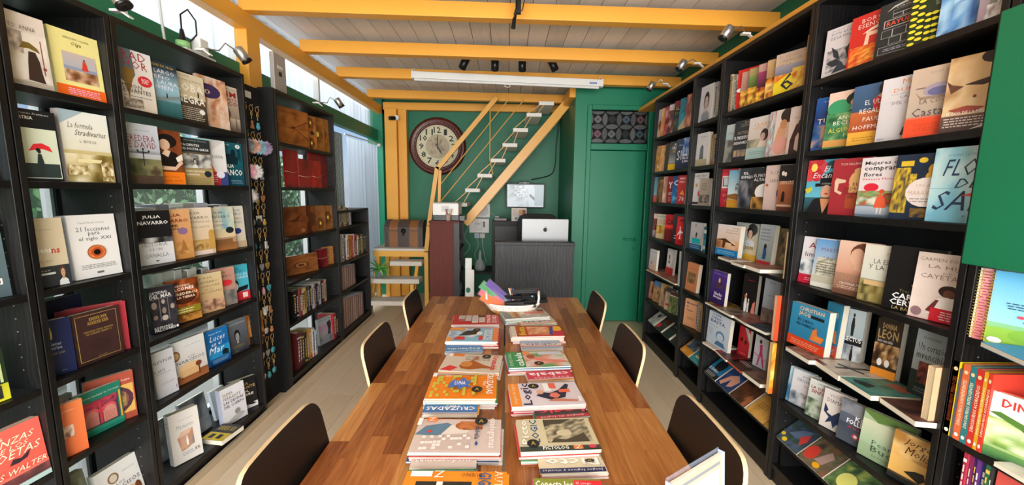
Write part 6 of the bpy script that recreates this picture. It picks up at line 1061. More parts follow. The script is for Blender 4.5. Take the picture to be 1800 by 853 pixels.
def cross(x0, y0, x1, y1, n, m, c1, c2, seed):
    r = random.Random(seed); o = ['R|%g %g %g %g|%s' % (x0, y0, x1, y1, c1)]
    for i in range(n):
        for j in range(m):
            if r.random() < .35:
                a = x0 + (x1 - x0) * i / n; b = y0 + (y1 - y0) * j / m; o.append('R|%.3f %.3f %.3f %.3f|%s' % (a, b, a + (x1 - x0) / n * .9, b + (y1 - y0) / m * .9, c2))
    return ';'.join(o)
ROS = 'E|%g %g .08 .12|22282a;T|A|%g %g %g %g|c8a850'
def ros(x, y): return ROS % (x, y, x - .03, y - .05, x + .03, y + .06)
ZB, ZT = .768, .788
# left column
pile((794, 571), (877, 570.5), (802, 554), .775, 3, 'c82c30;R|0 0 1 1|c4282c;R|.12 .55 .25 .95|dcd8d4;R|.27 .35 .4 .95|dcd8d4;R|.42 .15 .55 .95|dcd8d4;R|.57 .2 .7 .7|d8d0cc;L|.12 .3 .7 .95 9|a8a4a0;B|EXPRES|.74 .1 .82 .95|f4ece8|-90;B|CRUZ|.86 .1 .95 .95|f4ece8|-90;' + ros(.62, .85), 'red crossword magazine with pale grids, farthest in the left column', 'left column farthest pile')
pile((782, 618), (848, 616), (786, 585), ZB, 3, '2c6ca8;R|0 0 1 .45|3c84b8;B|Soplandia|.05 .28 .95 .62|f0f0f0|180;T|ESPECIAL|.1 .05 .9 .16|cde|180', 'blue magazine with an upside-down white title, half under the sky blue one', 'blue title pile')
pile((783, 600), (875, 601), (791, 577), ZT, 3, '8ac0dc;R|0 0 .1 1|f0a050;N|.0 .3 .6 1 2|c8dcec 5c84a8 e8ecec 8ab0cc;P|.2 .4 .35 .8 .6 .85 .55 .5|3c3430;E|.62 .6 .06 .12|ece8e4;R|.72 .1 .87 .9|dce4e8;R|.62 .1 .7 .4|d83c40;P|.12 .1 .2 .35 .34 .32 .36 .1|d83c38;R|.89 0 1 1|e8844c;T|SOPAS|.74 .1 .85 .9|2c80c0|-90;R|.0 .8 .3 1|f09c40;' + ros(.55, .85), 'sky blue magazine with a reclining figure, second from the far end', 'sky blue magazine pile')
pile((770, 651), (877, 656), (778, 621), .785, 4, 'c8b8a8;R|0 0 1 1|cfc0b0;R|.08 .85 .32 1|e87c34;P|.02 .05 .15 .3 .3 .2 .2 0|d83838;P|.3 .3 .5 .65 .7 .4 .95 .2 .7 .2 .5 .1 .35 .15|a85c28;E|.42 .4 .1 .16|c88440;E|.55 .75 .05 .1|b8683c;L|.35 .6 .8 .9 3|8a8078;B|Cruzadas|.84 .1 .94 .95|d83838|-90;R|.05 .82 .12 .98|f0f0f0;' + ros(.72, .88), 'beige magazine with a dancing figure and red vertical title', 'dancing figure pile')
pile((742, 726), (839, 726), (748, 690), ZB, 3, '3c70b0;R|0 0 1 .12|2c5ca0;T|MAS|.4 .55 .65 .75|f0f0f0|180;B|CRUZADAS|.05 .25 .95 .62|f0f0f0|180;R|.0 .85 1 1|4c9c84;R|0 0 1 .03|e8ecf0', 'blue crossword magazine with an upside-down title below the orange one', 'blue crossword pile')
pile((745.7, 701), (872.3, 701), (760, 660), ZT, 4, 'e88828;R|0 0 1 1|e88424;T|Z|.2 .78 .3 .98|f4f0e8|180;' + cross(.05, .05, .7, .95, 14, 7, 'e88424', 'c8c050', 4) + ';P|.3 .5 .36 .68 .44 .6 .5 .78 .56 .6 .62 .66 .58 .45 .64 .34 .52 .36 .46 .25 .42 .38 .3 .32|4c70c0;B|LUNA|.38 .45 .54 .6|f0f0f0;B|CRUZADAS|.85 .06 .95 .96|f4ece0|-90;T|mas|.8 .4 .84 .6|f4ece0|-90;R|.02 .8 .08 .98|eee;' + ros(.72, .25), 'orange crossword magazine with a blue star burst', 'orange crossword pile')
pile((719, 824), (837, 822), (726, 785), ZB, 3, 'c8b8b0;R|0 0 1 1|cbbcb4;B|quadogramas|.04 .28 .96 .72|8a7c78|180;B|quadogramas|.05 .3 .95 .73|e8e0dc|180', 'beige magazine with an upside-down embossed title, near the front left', 'embossed title pile')
pile((716.4, 795.5), (879.4, 796.5), (734, 737), ZT, 4, 'c8b4b0;R|0 0 1 1|ccbab4;P|0 .5 .1 .78 .35 .88 .5 .7 .3 .48|5c7c94;P|.3 .5 .4 .8 .7 .88 .6 .55|e0d4cc;E|.6 .78 .15 .14|a86038;N|.5 .66 .78 .92 4|8a4828 c8804c a85c34;R|.14 .56 .19 .62|d83c34;' + cross(.1, .06, .66, .46, 12, 5, 'c4b2ac', 'ece4e0', 8) + ';R|.1 .85 .22 1|e87c34;T|Z|.12 .87 .2 .98|f4f0e8|180;B|quadogramas|.84 .06 .95 .96|eee6e2|-90;B|cabala|.7 .3 .76 .7|2c3c5c|-90;R|.71 .16 .75 .19|2c4c8c;R|.72 .12 .74 .23|2c4c8c;R|.0 .72 .05 .95|f0f0f0;' + ros(.76, .85), 'large beige magazine with an auburn-haired head over a crossword grid', 'large beige magazine pile')
pile((690, 900), (890, 902), (708, 828), .79, 4, 'e88c28;R|0 0 1 1|e88824;R|.12 .1 .66 .72|2c2c2c;' + cross(.12, .1, .66, .72, 8, 4, '2c2c2c', 'e4e0dc', 3) + ';B|GIGANTE|.72 .1 .85 .95|1c5c94|-90;T|AUTO|.88 .4 .96 .98|f0e0c8|-90;R|.05 .82 .26 .97|f0f0f0;T|Z|.28 .8 .38 .98|f4f0e8|180;T|BUENO|.55 .82 .75 .92|333|180', 'orange magazine with a black grid and blue letters, nearest the viewer', 'nearest orange pile')
# right column
pile((916, 571), (979, 567), (914, 548), ZB, 3, 'd8c8b8;R|0 0 1 .3|e09070;T|PASATIEMPOS|.1 .08 .9 .26|f4ece4|180;B|cabala|.08 .4 .92 .8|3c3c40|180', 'grey magazine with dark upside-down letters, farthest in the right column', 'farthest right lower pile')
pile((889, 561), (967, 556), (889.6, 545), ZT, 3, '8a8c80;R|0 0 .15 1|6a7068;R|.18 .1 .38 .9|c89038;N|.38 0 1 1 3|c8c0b0 a89080 dcd4c8 8a7c70;R|.5 .4 .95 .6|d86848;B|cabala|.2 .1 .34 .9|6a4818|90;' + ros(.9, .7), 'grey and ochre magazine beside the basket, farthest in the right column', 'farthest right upper pile')
pile((918, 613), (990, 611.5), (913, 586), ZB, 3, '8ca0b8;R|0 .5 1 1|dccfc0;B|cabala|.1 .55 .92 .95|5c6cb0|180;R|0 .34 1 .5|d86c58;T|PASATIEMPOS|.08 .37 .9 .48|f4ece4|180;R|0 0 1 .3|a8b8cc', 'pale blue and cream magazine with an upside-down title', 'pale blue title pile')
pile((900, 592), (993, 590.5), (898, 574), ZT, 4, 'c83c2c;R|.1 0 1 1|d04030;R|.0 0 .1 1|d8d0c0;R|.12 .05 .3 .95|b0541c;B|fiesta|.14 .1 .28 .9|e8d040|90;N|.32 .1 .75 .9 2|e0a070 c8503c f0c898 d86840;E|.9 .7 .12 .25|f0b028;E|.92 .25 .12 .2|d02c50;P|.72 .1 .8 .9 .86 .9 .78 .1|3c4c94', 'bright red and yellow magazine, second from the far end on the right', 'bright red pile')
pile((929.5, 668), (1008.6, 663.5), (924, 637), ZB, 3, 'd02c40;R|0 0 1 1|cc2840;B|cabala|.05 .4 .95 .9|f4eef0|180;T|ESPECIAL|.1 .1 .9 .25|f0d8dc|180;R|0 0 1 .03|f0f0f0', 'crimson magazine with a large white upside-down title', 'crimson title pile')
pile((895, 647), (1004, 643), (893.4, 620), ZT, 4, '3c8c54;R|0 0 .28 1|3c9058;T|ESPECIAL|.03 .1 .08 .9|cfe4d4|90;B|cabala|.14 .08 .26 .95|f0f4f0|90;N|.28 0 1 1 2|88b870 d8d0d0 e0907c 5c9c60;P|.35 .75 .6 .5 .95 .35 1 .2 .6 .3 .4 .5|e08474;E|.4 .65 .07 .14|a85438;R|.28 .85 .4 1|e89048;R|.55 .75 .95 .95|c8ccd8;' + ros(.5, .2), 'green magazine with a reclining red-haired woman', 'green magazine pile')
pile((944, 738), (1037, 731), (938, 700), ZB, 3, '2c2628;R|0 0 1 .3|b83440;B|Logic|.1 .45 .96 .95|d84448|180;T|juegos de logica|.08 .06 .9 .26|e8d8d8|180', 'black and red magazine with an upside-down title below the logic magazine', 'black and red pile')
pile((900.4, 715.5), (1030.7, 710), (898.4, 675), ZT, 4, 'd8ccd4;R|0 0 .14 1|e88c34;T|juegos de logica|.03 .1 .1 .95|f4dcb8|90;B|Logic|.16 .04 .32 .98|2c3050|90;R|.5 .6 .6 .95|eee;R|.58 .7 .68 .95|e06850;P|.36 .4 .44 .55 .56 .5 .7 .62 .84 .9 .88 .85 .8 .5 .76 .3 .56 .2|2c2c44;E|.43 .55 .05 .1|d8a088;P|.54 .35 .58 .5 .66 .5 .7 .38 .64 .26|d87868;R|.7 .5 .86 .64|e06c50;P|.5 .15 .9 .1 .92 .16 .6 .25|c87c5c;R|.93 .1 .97 .3|eee;' + ros(.36, .82), 'lilac white logic magazine with a man in a dark suit', 'logic magazine pile')
pile((950, 833), (1067, 829), (940, 790), ZB, 3, 'd0c4a8;R|0 0 1 .3|28305c;T|Juegos logicos y visuales|.04 .08 .96 .24|e8e8f0|180;B|Picto|.1 .4 .95 .9|8a8478|180;B|Picto|.11 .42 .94 .91|f0ece4|180;' + ros(.8, .7), 'cream magazine with a navy strip and upside-down bubble title', 'navy strip pile')
pile((915.4, 795), (1057.7, 790), (910.4, 738), ZT + .004, 3, 'c8bc9c;R|0 0 1 .14|3c4440;R|.1 .14 1 1|ccc0a0;B|Picto|.03 .18 .14 .98|8a8478|90;B|Picto|.035 .2 .135 .97|f4f0e8|90;B|LOGIC|.17 .25 .27 .96|205c84|90;N|.36 .22 .94 .95 5|c8bc9c 4c4438 c8bc9c 3c3830 c8bc9c;P|.36 .7 .36 .95 .75 .95 .6 .8 .45 .78|4c4438;P|.4 .22 .9 .22 .86 .5 .75 .4 .6 .3 .45 .34|4c4438;E|.6 .5 .1 .1|c8bc9c;B|PICTOLOG|.28 .02 .6 .12|f0f0e8;R|.66 .01 .78 .13|d87c3c;T|Z|.68 .02 .76 .12|f4f0e8|180;E|.9 .07 .05 .05|c83c50;' + ros(.17, .2), 'large cream magazine with a blocky pixel portrait', 'pixel portrait pile')
pile((901, 803), (1030, 798), (897, 738), .7505 + .02, 2, 'b02c48;R|0 0 1 1|ac2844;T|juegos logicos y visuales|.02 .1 .08 .95|f0d8dc|90', 'dark red magazine peeking out left of the pixel portrait one', 'dark red edge pile') if False else None
pile((940, 900), (1072, 903), (946, 841), .79, 4, '8a8c3c;R|0 0 1 1|848838;B|Conecta los|.03 .72 .58 .92|f4f4ec;R|.6 .55 1 .95|d82c38;T|El juego|.63 .8 .85 .9|f4dcdc;T|de toda la vida|.63 .65 .97 .76|f4dcdc', 'olive green magazine with a red label, nearest the viewer on the right', 'olive magazine pile')
# ================================================================ wicker basket with its contents
def basket(px, py):
    c = on(px, py, 2, .75); cx, cy = c.x + .02, c.y
    t = thing('basket', 'white-rimmed wicker basket at the far end of the table', 'basket', (cx, cy, .7505))
    m = MB(); rr = random.Random(1); E1, E2 = .165, .10
    m.lathe([(.6, 0), (.62, .001), (.6, .003), (0.001, .003)], 24, 0, hexc('b87c44'), Matrix.Diagonal((E1, E2, 1, 1)))
    for k in range(8):
        z = .006 + k * .0085; f = .66 + .34 * (k / 7) ** .8; col = 'c08048' if k < 4 else 'eae4dc'
        pts = [(E1 * f * math.cos(a * .2618 / 2), E2 * f * math.sin(a * .2618 / 2), z + .002 * (-1) ** (a + k)) for a in range(49)]
        m.tube(pts, .0052, 5, 0, hexc(col), cap=False)
    m.obj('wicker_body', INKM, t)
    st = MB()
    for a in range(36):
        an = a * math.pi / 18; st.tube([(E1 * .63 * math.cos(an), E2 * .63 * math.sin(an), .002), (E1 * .86 * math.cos(an), E2 * .86 * math.sin(an), .03), (E1 * 1.03 * math.cos(an), E2 * 1.03 * math.sin(an), .07)], .0026, 4, 0, hexc('d8a870' if a % 3 else 'e8e0d4'))
    o = st.obj('wicker_stakes', INKM, t); o['kind'] = 'stuff'
    MB().tube([(E1 * 1.03 * math.cos(a * .1309), E2 * 1.03 * math.sin(a * .1309), .072) for a in range(49)], .006, 6, cap=False).obj('rim', mat('white_cord', 'e8e4de', .7), t)
    for q in (-1, 1):
        MB().tube([(q * E1 * .93, -.045 * 1, .07), (q * E1 * .97, -.04, .105), (q * E1 * .98, -.005, .14), (q * E1 * .97, .03, .105), (q * E1 * .93, .035, .07)], .007, 8).obj('handle', MATS['white_cord'], t)
    return cx, cy
bx_, by_ = basket(895, 551)
def sleeve(c, p, q, w_, lab):
    t = thing('pen_packet', lab, 'packet', (0, 0, 0), group='coloured packets leaning out of the basket'); MB().bar(p, q, w_, .012, 0, hexc(c), up=(.3, -.6, .8)).obj('card', INKM, t, bevel=.002)
    MB().bar(Vector(p) + Vector((0, 0, .001)), Vector(q) + Vector((-.004, 0, .003)), w_ + .006, .016, up=(.3, -.6, .8)).obj('plastic_sleeve', PLAS, t, bevel=.002)
zb_ = .80
for c, dx, dy, dz, ex, ez, lab in (('5c3ca0', -.02, .03, .025, -.16, .155, 'violet packet leaning out of the basket at the back'), ('48a068', -.045, .005, .02, -.195, .15, 'green packet leaning out of the basket between violet and pink'), ('e0607c', -.05, -.022, .012, -.20, .115, 'pink packet leaning out of the basket'), ('f07030', -.05, -.05, .004, -.19, .088, 'orange packet leaning out of the basket at the front')):
    sleeve(c, (bx_ + dx, by_ + dy, zb_ + dz - .01), (bx_ + ex, by_ + dy + .02, .78 + ez), .06, lab)
r = random.Random(4)
for i, (dx, dy, z, ang, L_, lab) in enumerate([(.01, -.03, .812, .05, .12, 'black flat case lying front left in the basket'), (.09, -.045, .808, -.1, .11, 'black flat case lying front middle in the basket'), (.14, -.01, .822, .25, .15, 'black flat case pointing right, lower one in the basket'),
                                          (.13, .02, .843, .22, .16, 'black flat case pointing right, upper one in the basket'), (.04, .03, .838, -.3, .22, 'long black case with a blue light lying across the basket'), (.08, .065, .868, .03, .18, 'black case with a red dot at the back of the basket')]):
    t = thing('glasses_case', lab, 'case', (bx_ + dx, by_ + dy, z), rot=(r.uniform(-.08, .08), r.uniform(-.08, .08), ang), group='black cases in the basket')
    MB().box((-L_ / 2, -.026, 0), (L_ / 2, .026, .010)).obj('case_body', BLACK, t, bevel=.002); MB().box((-L_ / 2 + .001, -.0255, .0102), (L_ / 2 - .001, .0255, .021)).obj('case_lid', BLACK, t, bevel=.002)
    if i in (4, 5): MB().lathe([(0.0001, 0), (.004, 0), (.004, .002), (0.0001, .0025)], 12, M=Matrix.Translation((L_ / 2 - .02, -.01, .021))).obj('status_light', mat('blue_led', '60d0ff', .3, emit=4) if i == 4 else mat('red_dot', 'c02030', .4), t)
for dx, c, nm in ((0, 'd8d4cc', 'white'), (.012, 'd87c3c', 'orange'), (.026, '2c4cb0', 'blue')):
    t = thing('marker_pen', f'{nm} marker standing among the black cases in the basket', 'pen', (0, 0, 0))
    p = Vector((bx_ + .01 + dx, by_ + .045, .80)); q = p + Vector((-.03, .01, .085))
    MB().tube([p, q], .005, 8).obj('barrel', mat('pen_' + nm, c, .4), t); MB().tube([q, q + (q - p).normalized() * .012], .0042, 8).obj('cap', MATS['pen_' + nm], t)
# ================================================================ leaflet holder at the near right
a = on(1194, 858, 2, .957); b = on(1282, 802, 2, .957); a.z = b.z = .7505; u = (b - a).normalized(); w_ = (b - a).length
t = thing('leaflet_holder', 'clear acrylic leaflet holder with raised-hands picture, near right table corner', 'leaflet holder'); t.matrix_world = Matrix.Translation(a) @ Matrix.Rotation(math.atan2(u.y, u.x), 4, 'Z') @ Matrix.Rotation(-.08, 4, 'X')
ACR = mat('clear_acrylic', 'cfdcf8', .05, alpha=.1)
MB().box((-.004, -.004, 0), (w_ + .004, -.002, .207)).box((-.004, .008, 0), (w_ + .004, .010, .212)).obj('acrylic_sheet', ACR, t, bevel=.001)
MB().box((-.006, -.004, 0), (-.002, .01, .207)).box((w_ + .002, -.004, 0), (w_ + .006, .01, .207)).obj('acrylic_edge', mat('acrylic_edge', 'a8b8e0', .15), t, bevel=.001)
MB().box((-.004, -.04, 0), (w_ + .004, .03, .004)).obj('foot', ACR, t)
MB().box((0, -.001, .005), (w_, .006, .203)).obj('leaflets', PAGE, t)
A_ = Art(lambda uu, v, l: (uu * w_, -.0012 - l, .005 + v * .198), .0001)
A_.draw('R|0 0 1 1|e0c070;R|.04 .9 .96 .94|6a6460;R|.08 .04 .92 .86|b8d0e8/c8dcf4;' + ';'.join('P|%g %g %g %g %g %g %g %g|d89080' % (x - .04, y - .4, x - .03, y, x + .03, y, x + .04, y - .4) + ';E|%g %g .055 .05|dc9a88' % (x, y) + ';' + ';'.join('P|%g %g %g %g %g %g|dc9a88' % (x + k * .02 - .01, y + .02, x + k * .032, y + .11 - abs(k) * .015, x + k * .02 + .012, y + .02) for k in (-2, -1, 0, 1, 2)) for x, y in ((.72, .7), (.44, .56), (.26, .44), (.58, .38), (.84, .5))))
A_.mb.obj('leaflet_print', INK, t)
# ================================================================ clock
t = thing('wall_clock', 'large round wall clock with a carved red-brown frame on the green wall', 'clock', (-.975, 5.695, 2.125), rot=(math.pi / 2, 0, 0))
WOODC = mottle('carved_redwood', '3a120c', '6a2418', 40, .35, .6)
m = MB(); m.lathe([(.295, .035), (.30, .05), (.315, .055), (.33, .048), (.345, .06), (.375, .062), (.392, .045), (.40, .02), (.40, 0)], 64); m.obj('frame', WOODC, t)
bd = MB()
for k in range(72):
    an = k * math.pi / 36; bd.sphere((.322 * math.cos(an), .322 * math.sin(an), .056), .008, 6)
    bd.sphere((.388 * math.cos(an), .388 * math.sin(an), .05), .011, 6)
o = bd.obj('carved_beads', WOODC, t); o['kind'] = 'stuff'
MB().lathe([(0.0001, .03), (.30, .03)], 64).obj('dial', mottle('cream_dial', 'cfc8a4', 'ddd8ba', 5, .5), t)
A_ = Art(lambda x, y, l: (x, y, .031 + l), .0003)
A_.ell(0, 0, .165, .165, hexc('a89c80'), 32); A_.ell(0, 0, .16, .16, hexc('b8ac90'), 32)
A_.photo(-.11, -.11, .11, .11, [hexc(c) for c in ('8a7c68', 'a89880', 'c4b89c', '9c7c68')], 3, 12, 12, 4)
for k in range(60):
    an = k * math.pi / 30; c_, s_ = math.cos(an), math.sin(an); A_.poly([(.272 * c_ - .002 * s_, .272 * s_ + .002 * c_), (.284 * c_ - .002 * s_, .284 * s_ + .002 * c_), (.284 * c_ + .002 * s_, .284 * s_ - .002 * c_), (.272 * c_ + .002 * s_, .272 * s_ - .002 * c_)], hexc('4a4438'))
A_.mb.obj('dial_print', INKM, t)
B_ = Art(lambda x, y, l: (x, y, .033 + l), .0003)
for k in range(1, 13):
    an = math.pi / 2 - k * math.pi / 6; x, y = .225 * math.cos(an), .225 * math.sin(an); wd = .022 if k in (1,) else (.05 if k > 9 else .034); h2 = .04
    B_.text(str(k), x - wd, y - h2, x + wd, y + h2, hexc('1a1814'), .015)
B_.mb.obj('numerals', INKM, t)
for nm, an, L_, wd in (('hour_hand', math.pi / 2 - 5 * math.pi / 6, .13, .012), ('minute_hand', math.pi / 2, .17, .008)):
    d = Vector((math.cos(an), math.sin(an), 0)); n_ = Vector((-d.y, d.x, 0)); z = Vector((0, 0, .04 if nm[0] == 'h' else .044))
    MB().prism([z - d * .04 - n_ * wd * .5, z + d * L_ * .6 - n_ * wd, z + d * L_, z + d * L_ * .6 + n_ * wd, z - d * .04 + n_ * wd * .5], (0, 0, .003)).obj(nm, BLACK, t)
# ================================================================ stairs
t = thing('staircase', 'yellow steel staircase with white wooden treads rising to the loft', 'staircase', (0, 0, 0))
TRD = wood('white_treads', [(0, 'd0ccc4'), (.4, 'eae8e2'), (1, 'f6f4f0')], 5, (9, 1, 9), .5, 1, 0, .1)
TR = [(-.85, 1.17), (-.68, 1.355), (-.52, 1.54), (-.365, 1.725), (-.20, 1.915), (-.055, 2.105), (.075, 2.29), (.24, 2.475), (.39, 2.615)]
for x, z in TR[1:]:
    MB().box((x, 5.0, z - .045), (x + .185, 5.58, z)).obj('tread', TRD, t, bevel=.003)
for i in range(1, len(TR) - 1):
    x, z = TR[i]; x2, z2 = TR[i + 1]
    mm = MB(); mm.bar((x + .02, 4.995, z), (x2 + .015, 4.995, z2 - .045), .008, .008).bar((x + .14, 4.995, z), (x2 + .06, 4.995, z2 - .045), .008, .008); mm.obj('tread_bracket', YELM, t)
MB().bar((-.52, 4.96, 1.10), (.74, 4.96, 2.60), .035, .105).obj('stringer', YELM, t)
MB().bar((-.52, 5.62, 1.10), (.74, 5.62, 2.60), .035, .105).obj('stringer', YELM, t)
MB().bar((-.13, 4.97, 2.64), (-.86, 4.97, 1.775), .05, .055).obj('handrail', YELM, t)
MB().bar((-.86, 4.97, 1.80), (-.975, 4.97, 1.06), .05, .05).bar((-.975, 4.97, 1.07), (-1.01, 4.97, .73), .05, .05).bar((-1.01, 4.97, .74), (-1.01, 4.97, 0), .05, .05).obj('newel_post', YELM, t)
MB().bar((-.83, 4.99, 1.76), (-.85, 4.99, 1.17), .035, .035).obj('newel_post', YELM, t)
for p, q in (((.01, 4.98, 2.62), (-.86, 4.98, 1.54)), ((.20, 4.98, 2.62), (-.86, 4.98, 1.33)), ((-.21, 4.98, 2.56), (-.21, 4.98, 1.90)), ((-.21, 4.98, 1.9), (-.17, 4.98, 1.72))):
    MB().tube([p, q], .006, 6).obj('rail_rod', YELM, t)
struct(MB().bar((.72, 4.48, 2.60), (.72, 5.1, 2.60), .07, .11).obj('trim_12', YEL, bevel=.003))
# platform and lower steps
t = thing('stair_platform', 'yellow framed landing with worn white boards under the chest', 'platform', (0, 0, 0))
for k in range(4): MB().box((-1.705, 4.99 + k * .145, .735), (-1.04, 4.99 + k * .145 + .141, .765)).obj('board', STEPW, t, bevel=.003)
MB().box((-1.70, 5.0, .66), (-1.04, 5.03, .733)).obj('front_rail', YELM, t)
MB().box((-1.70, 5.52, .66), (-1.04, 5.55, .733)).obj('rear_rail', YELM, t)
for x, y in ((-1.68, 5.03), (-1.68, 5.44)): MB().box((x, y, 0), (x + .05, y + .06, .66)).obj('leg', YELM, t)
t = thing('lower_steps', 'three worn white plank steps below the landing', 'steps', (0, 0, 0))
for y, z, xl in ((4.54, .20, -1.72), (4.70, .43, -1.70), (4.86, .62, -1.45)):
    MB().box((xl, y, z - .055), (-1.05, y + .20, z)).obj('step_board', STEPW, t, bevel=.004)
for x in (-1.64, -1.13):
    MB().bar((x, 4.60, 0), (x, 4.99, .56), .04, .05).obj('stringer', YELM, t)
    MB().box((x - .02, 4.66, 0), (x + .02, 4.70, .375)).obj('leg', YELM, t)
# chest
t = thing('treasure_chest', 'brown barrel-lidded chest with dark studded bands on the landing', 'chest', (-1.345, 5.30, .766))
W, D, Hh = .50, .30, .22
LB = mottle('chest_leather', '7a4a26', '96602e', 8, .5, .3); DK = mottle('dark_band_leather', '3a2c26', '50403a', 20, .5, .5)
def lidpts(r0, y0=0): return [(r0 * math.cos(a), Hh + (r0 * .85) * math.sin(a)) for a in [math.pi * k / 10 for k in range(11)]]
def shell(x0, x1, g): 
    poly = [Vector((x0, -D / 2 - g, 0)), Vector((x0, D / 2 + g, 0))] + [Vector((x0, y, z)) for y, z in lidpts(D / 2 + g)]
    return poly, (x1 - x0, 0, 0)
MB().prism(*shell(-W / 2, W / 2, 0)).obj('chest_body', LB, t)
for x0, x1 in ((-W / 2, -W / 2 + .06), (-.075, .075), (W / 2 - .06, W / 2)):
    MB().prism(*shell(x0 - .002, x1 + .002, .006)).obj('band', DK, t)
sd = MB()
for x in (-W / 2 + .005, -W / 2 + .055, -.07, .07, W / 2 - .055, W / 2 - .005):
    for k in range(14): sd.sphere((x, -D / 2 - .008, .01 + k * .0155), .004, 6)
    for k in range(1, 8): a = math.pi - math.pi * k / 10; sd.sphere((x, (D / 2 + .007) * math.cos(a), Hh + (D / 2 + .007) * .85 * math.sin(a)), .004, 6)
o = sd.obj('studs', CHROME, t); o['kind'] = 'stuff'
MB().lathe([(0.0001, .012), (.03, .012), (.035, 0)], 8, M=Matrix.Translation((0, -D / 2 - .006, Hh - .01)) @ Matrix.Rotation(math.pi / 2, 4, 'X')).box((-.012, -D / 2 - .02, Hh - .07), (.012, -D / 2 - .006, Hh - .02)).obj('clasp', mat('old_iron', '1c1a1a', .4, .8), t)
MB().box((-W / 2, -D / 2 - .008, Hh - .012), (W / 2, D / 2 + .004, Hh - .002)).obj('lid_seam', DK, t)
# plant
p = Vector((-1.56, 4.78, .431)); t = thing('potted_plant', 'green leafy plant in a grey pot on the middle white step', 'plant', p)
MB().lathe([(0.001, 0), (.042, 0), (.052, .105), (.048, .105), (.044, .09), (0.001, .09)], 20).obj('pot', mat('grey_pot', '6c7884', .5), t)
MB().lathe([(0.001, .092), (.044, .092)], 16).obj('soil', mat('soil', '2c2018', .9), t)
rr = random.Random(8); LG = [mat('leaf_a', '62b84a', .5), mat('leaf_b', 'a0dc78', .5), mat('leaf_c', '3f8f3c', .5)]
for k in range(34):
    an = rr.random() * 6.28; L_ = rr.uniform(.12, .23); up_ = rr.uniform(.25, 1.3); m = MB(); vs = []; wd = rr.uniform(.012, .02)
    for i in range(6):
        q = i / 5; rr_ = L_ * q * math.cos(up_ * .6); z = .09 + L_ * (math.sin(up_) * q * 1.2 - .75 * q * q * (1.4 - up_ * .6)); ww = wd * math.sin(math.pi * min(q * .9 + .12, 1))
        for s in (-1, 0, 1): vs.append((rr_ * math.cos(an) - s * ww * math.sin(an), rr_ * math.sin(an) + s * ww * math.cos(an), z + abs(s) * ww * .4))
    m.add(vs, [(i * 3 + j, (i + 1) * 3 + j, (i + 1) * 3 + j + 1, i * 3 + j + 1) for i in range(5) for j in (0, 1)], 0, smooth=True); m.obj('leaf', LG[k % 3], t)
# ================================================================ cabinet, printer, cup
t = thing('cabinet', 'tall mahogany-brown cabinet with the white printer on top', 'cabinet', (-.66, 4.45, 0))
MAH = wood('mahogany', [(0, '3c1610'), (.5, '5c2419'), (1, '743222')], 4, (8, 8, .7), .7, 1.5, 0, .05)
MB().box((-.16, -.25, 0), (.10, .25, 1.165)).obj('cabinet_body', MAH, t, bevel=.003); MB().box((-.165, -.255, 1.165), (.165, .255, 1.185)).obj('top', MAH, t, bevel=.003)
MB().box((.10, -.25, 0), (.16, -.235, 1.165)).obj('side_panel', SHELF, t); MB().box((.10, .235, 0), (.16, .25, 1.165)).obj('side_panel', SHELF, t)
for z in (.02, .3, .58, .86): MB().box((.10, -.235, z), (.158, .235, z + .02)).obj('shelf', SHELF, t)
MB().box((.101, -.235, .02), (.104, .235, 1.16)).obj('back_panel', BACK, t)
for i, (y, z, c, lab) in enumerate(((-.15, .602, 'c8c4bc', 'lower'), (.02, .322, '5c6c7c', 'lowest'), (-.1, .882, '4a4640', 'upper'))):
    t2 = thing('file_box', f'small box standing on the {lab} side shelf of the mahogany cabinet', 'box', (-.66 + .132, 4.45 + y, z)); MB().box((-.022, -.05, 0), (.022, .05, .13)).obj('box_body', mat('file_' + lab, c, .6), t2); MB().box((-.0225, -.02, .05), (.0228, .02, .09)).obj('box_label', WHITE, t2)
t = thing('printer', 'white and black printer on the mahogany cabinet', 'printer', (-.65, 4.42, 1.1855))
MB().box((-.145, -.15, .055), (.135, .17, .185)).obj('printer_body', WHITE, t, bevel=.008); MB().box((-.14, -.155, 0), (.14, .17, .054)).obj('paper_tray', BLACK, t, bevel=.004); MB().box((-.05, -.153, .10), (.03, -.149, .16)).obj('panel', mat('pale_grey_panel', 'c8c8c8', .4), t)
MB().box((-.14, -.16, .186), (.13, .168, .192)).obj('lid', mat('printer_lid', 'd4d4d4', .4), t, bevel=.003); MB().box((.145, -.15, 0), (.20, .1, .05)).obj('side_tray', BLACK, t)
t = thing('pen_cup', 'glass cup of pens standing before the white printer', 'cup', (-.62, 4.225, 1.1855))
MB().lathe([(0.001, .002), (.026, .002), (.03, .075), (.028, .075), (.0245, .004)], 16).obj('cup_body', mat('tinted_glass', 'c8b0a8', .1, alpha=.5), t)
rr = random.Random(2)
for k in range(11):
    an = rr.random() * 6.28; q = rr.uniform(.1, .24); c = ['c8a040', '2c2c30', 'd8a888', '8a4c30', 'e8e0d0', 'c83c5c'][k % 6]
    MB().tube([(.012 * math.cos(an), .012 * math.sin(an), .01), (.012 * math.cos(an) + math.cos(an) * q * .14, .012 * math.sin(an) + math.sin(an) * q * .1, .12)], .0025, 6).sphere((.012 * math.cos(an) + math.cos(an) * q * .14, .012 * math.sin(an) + math.sin(an) * q * .1, .122), .005, 6).obj('pen', mat('pen%s' % c, c, .5), t)
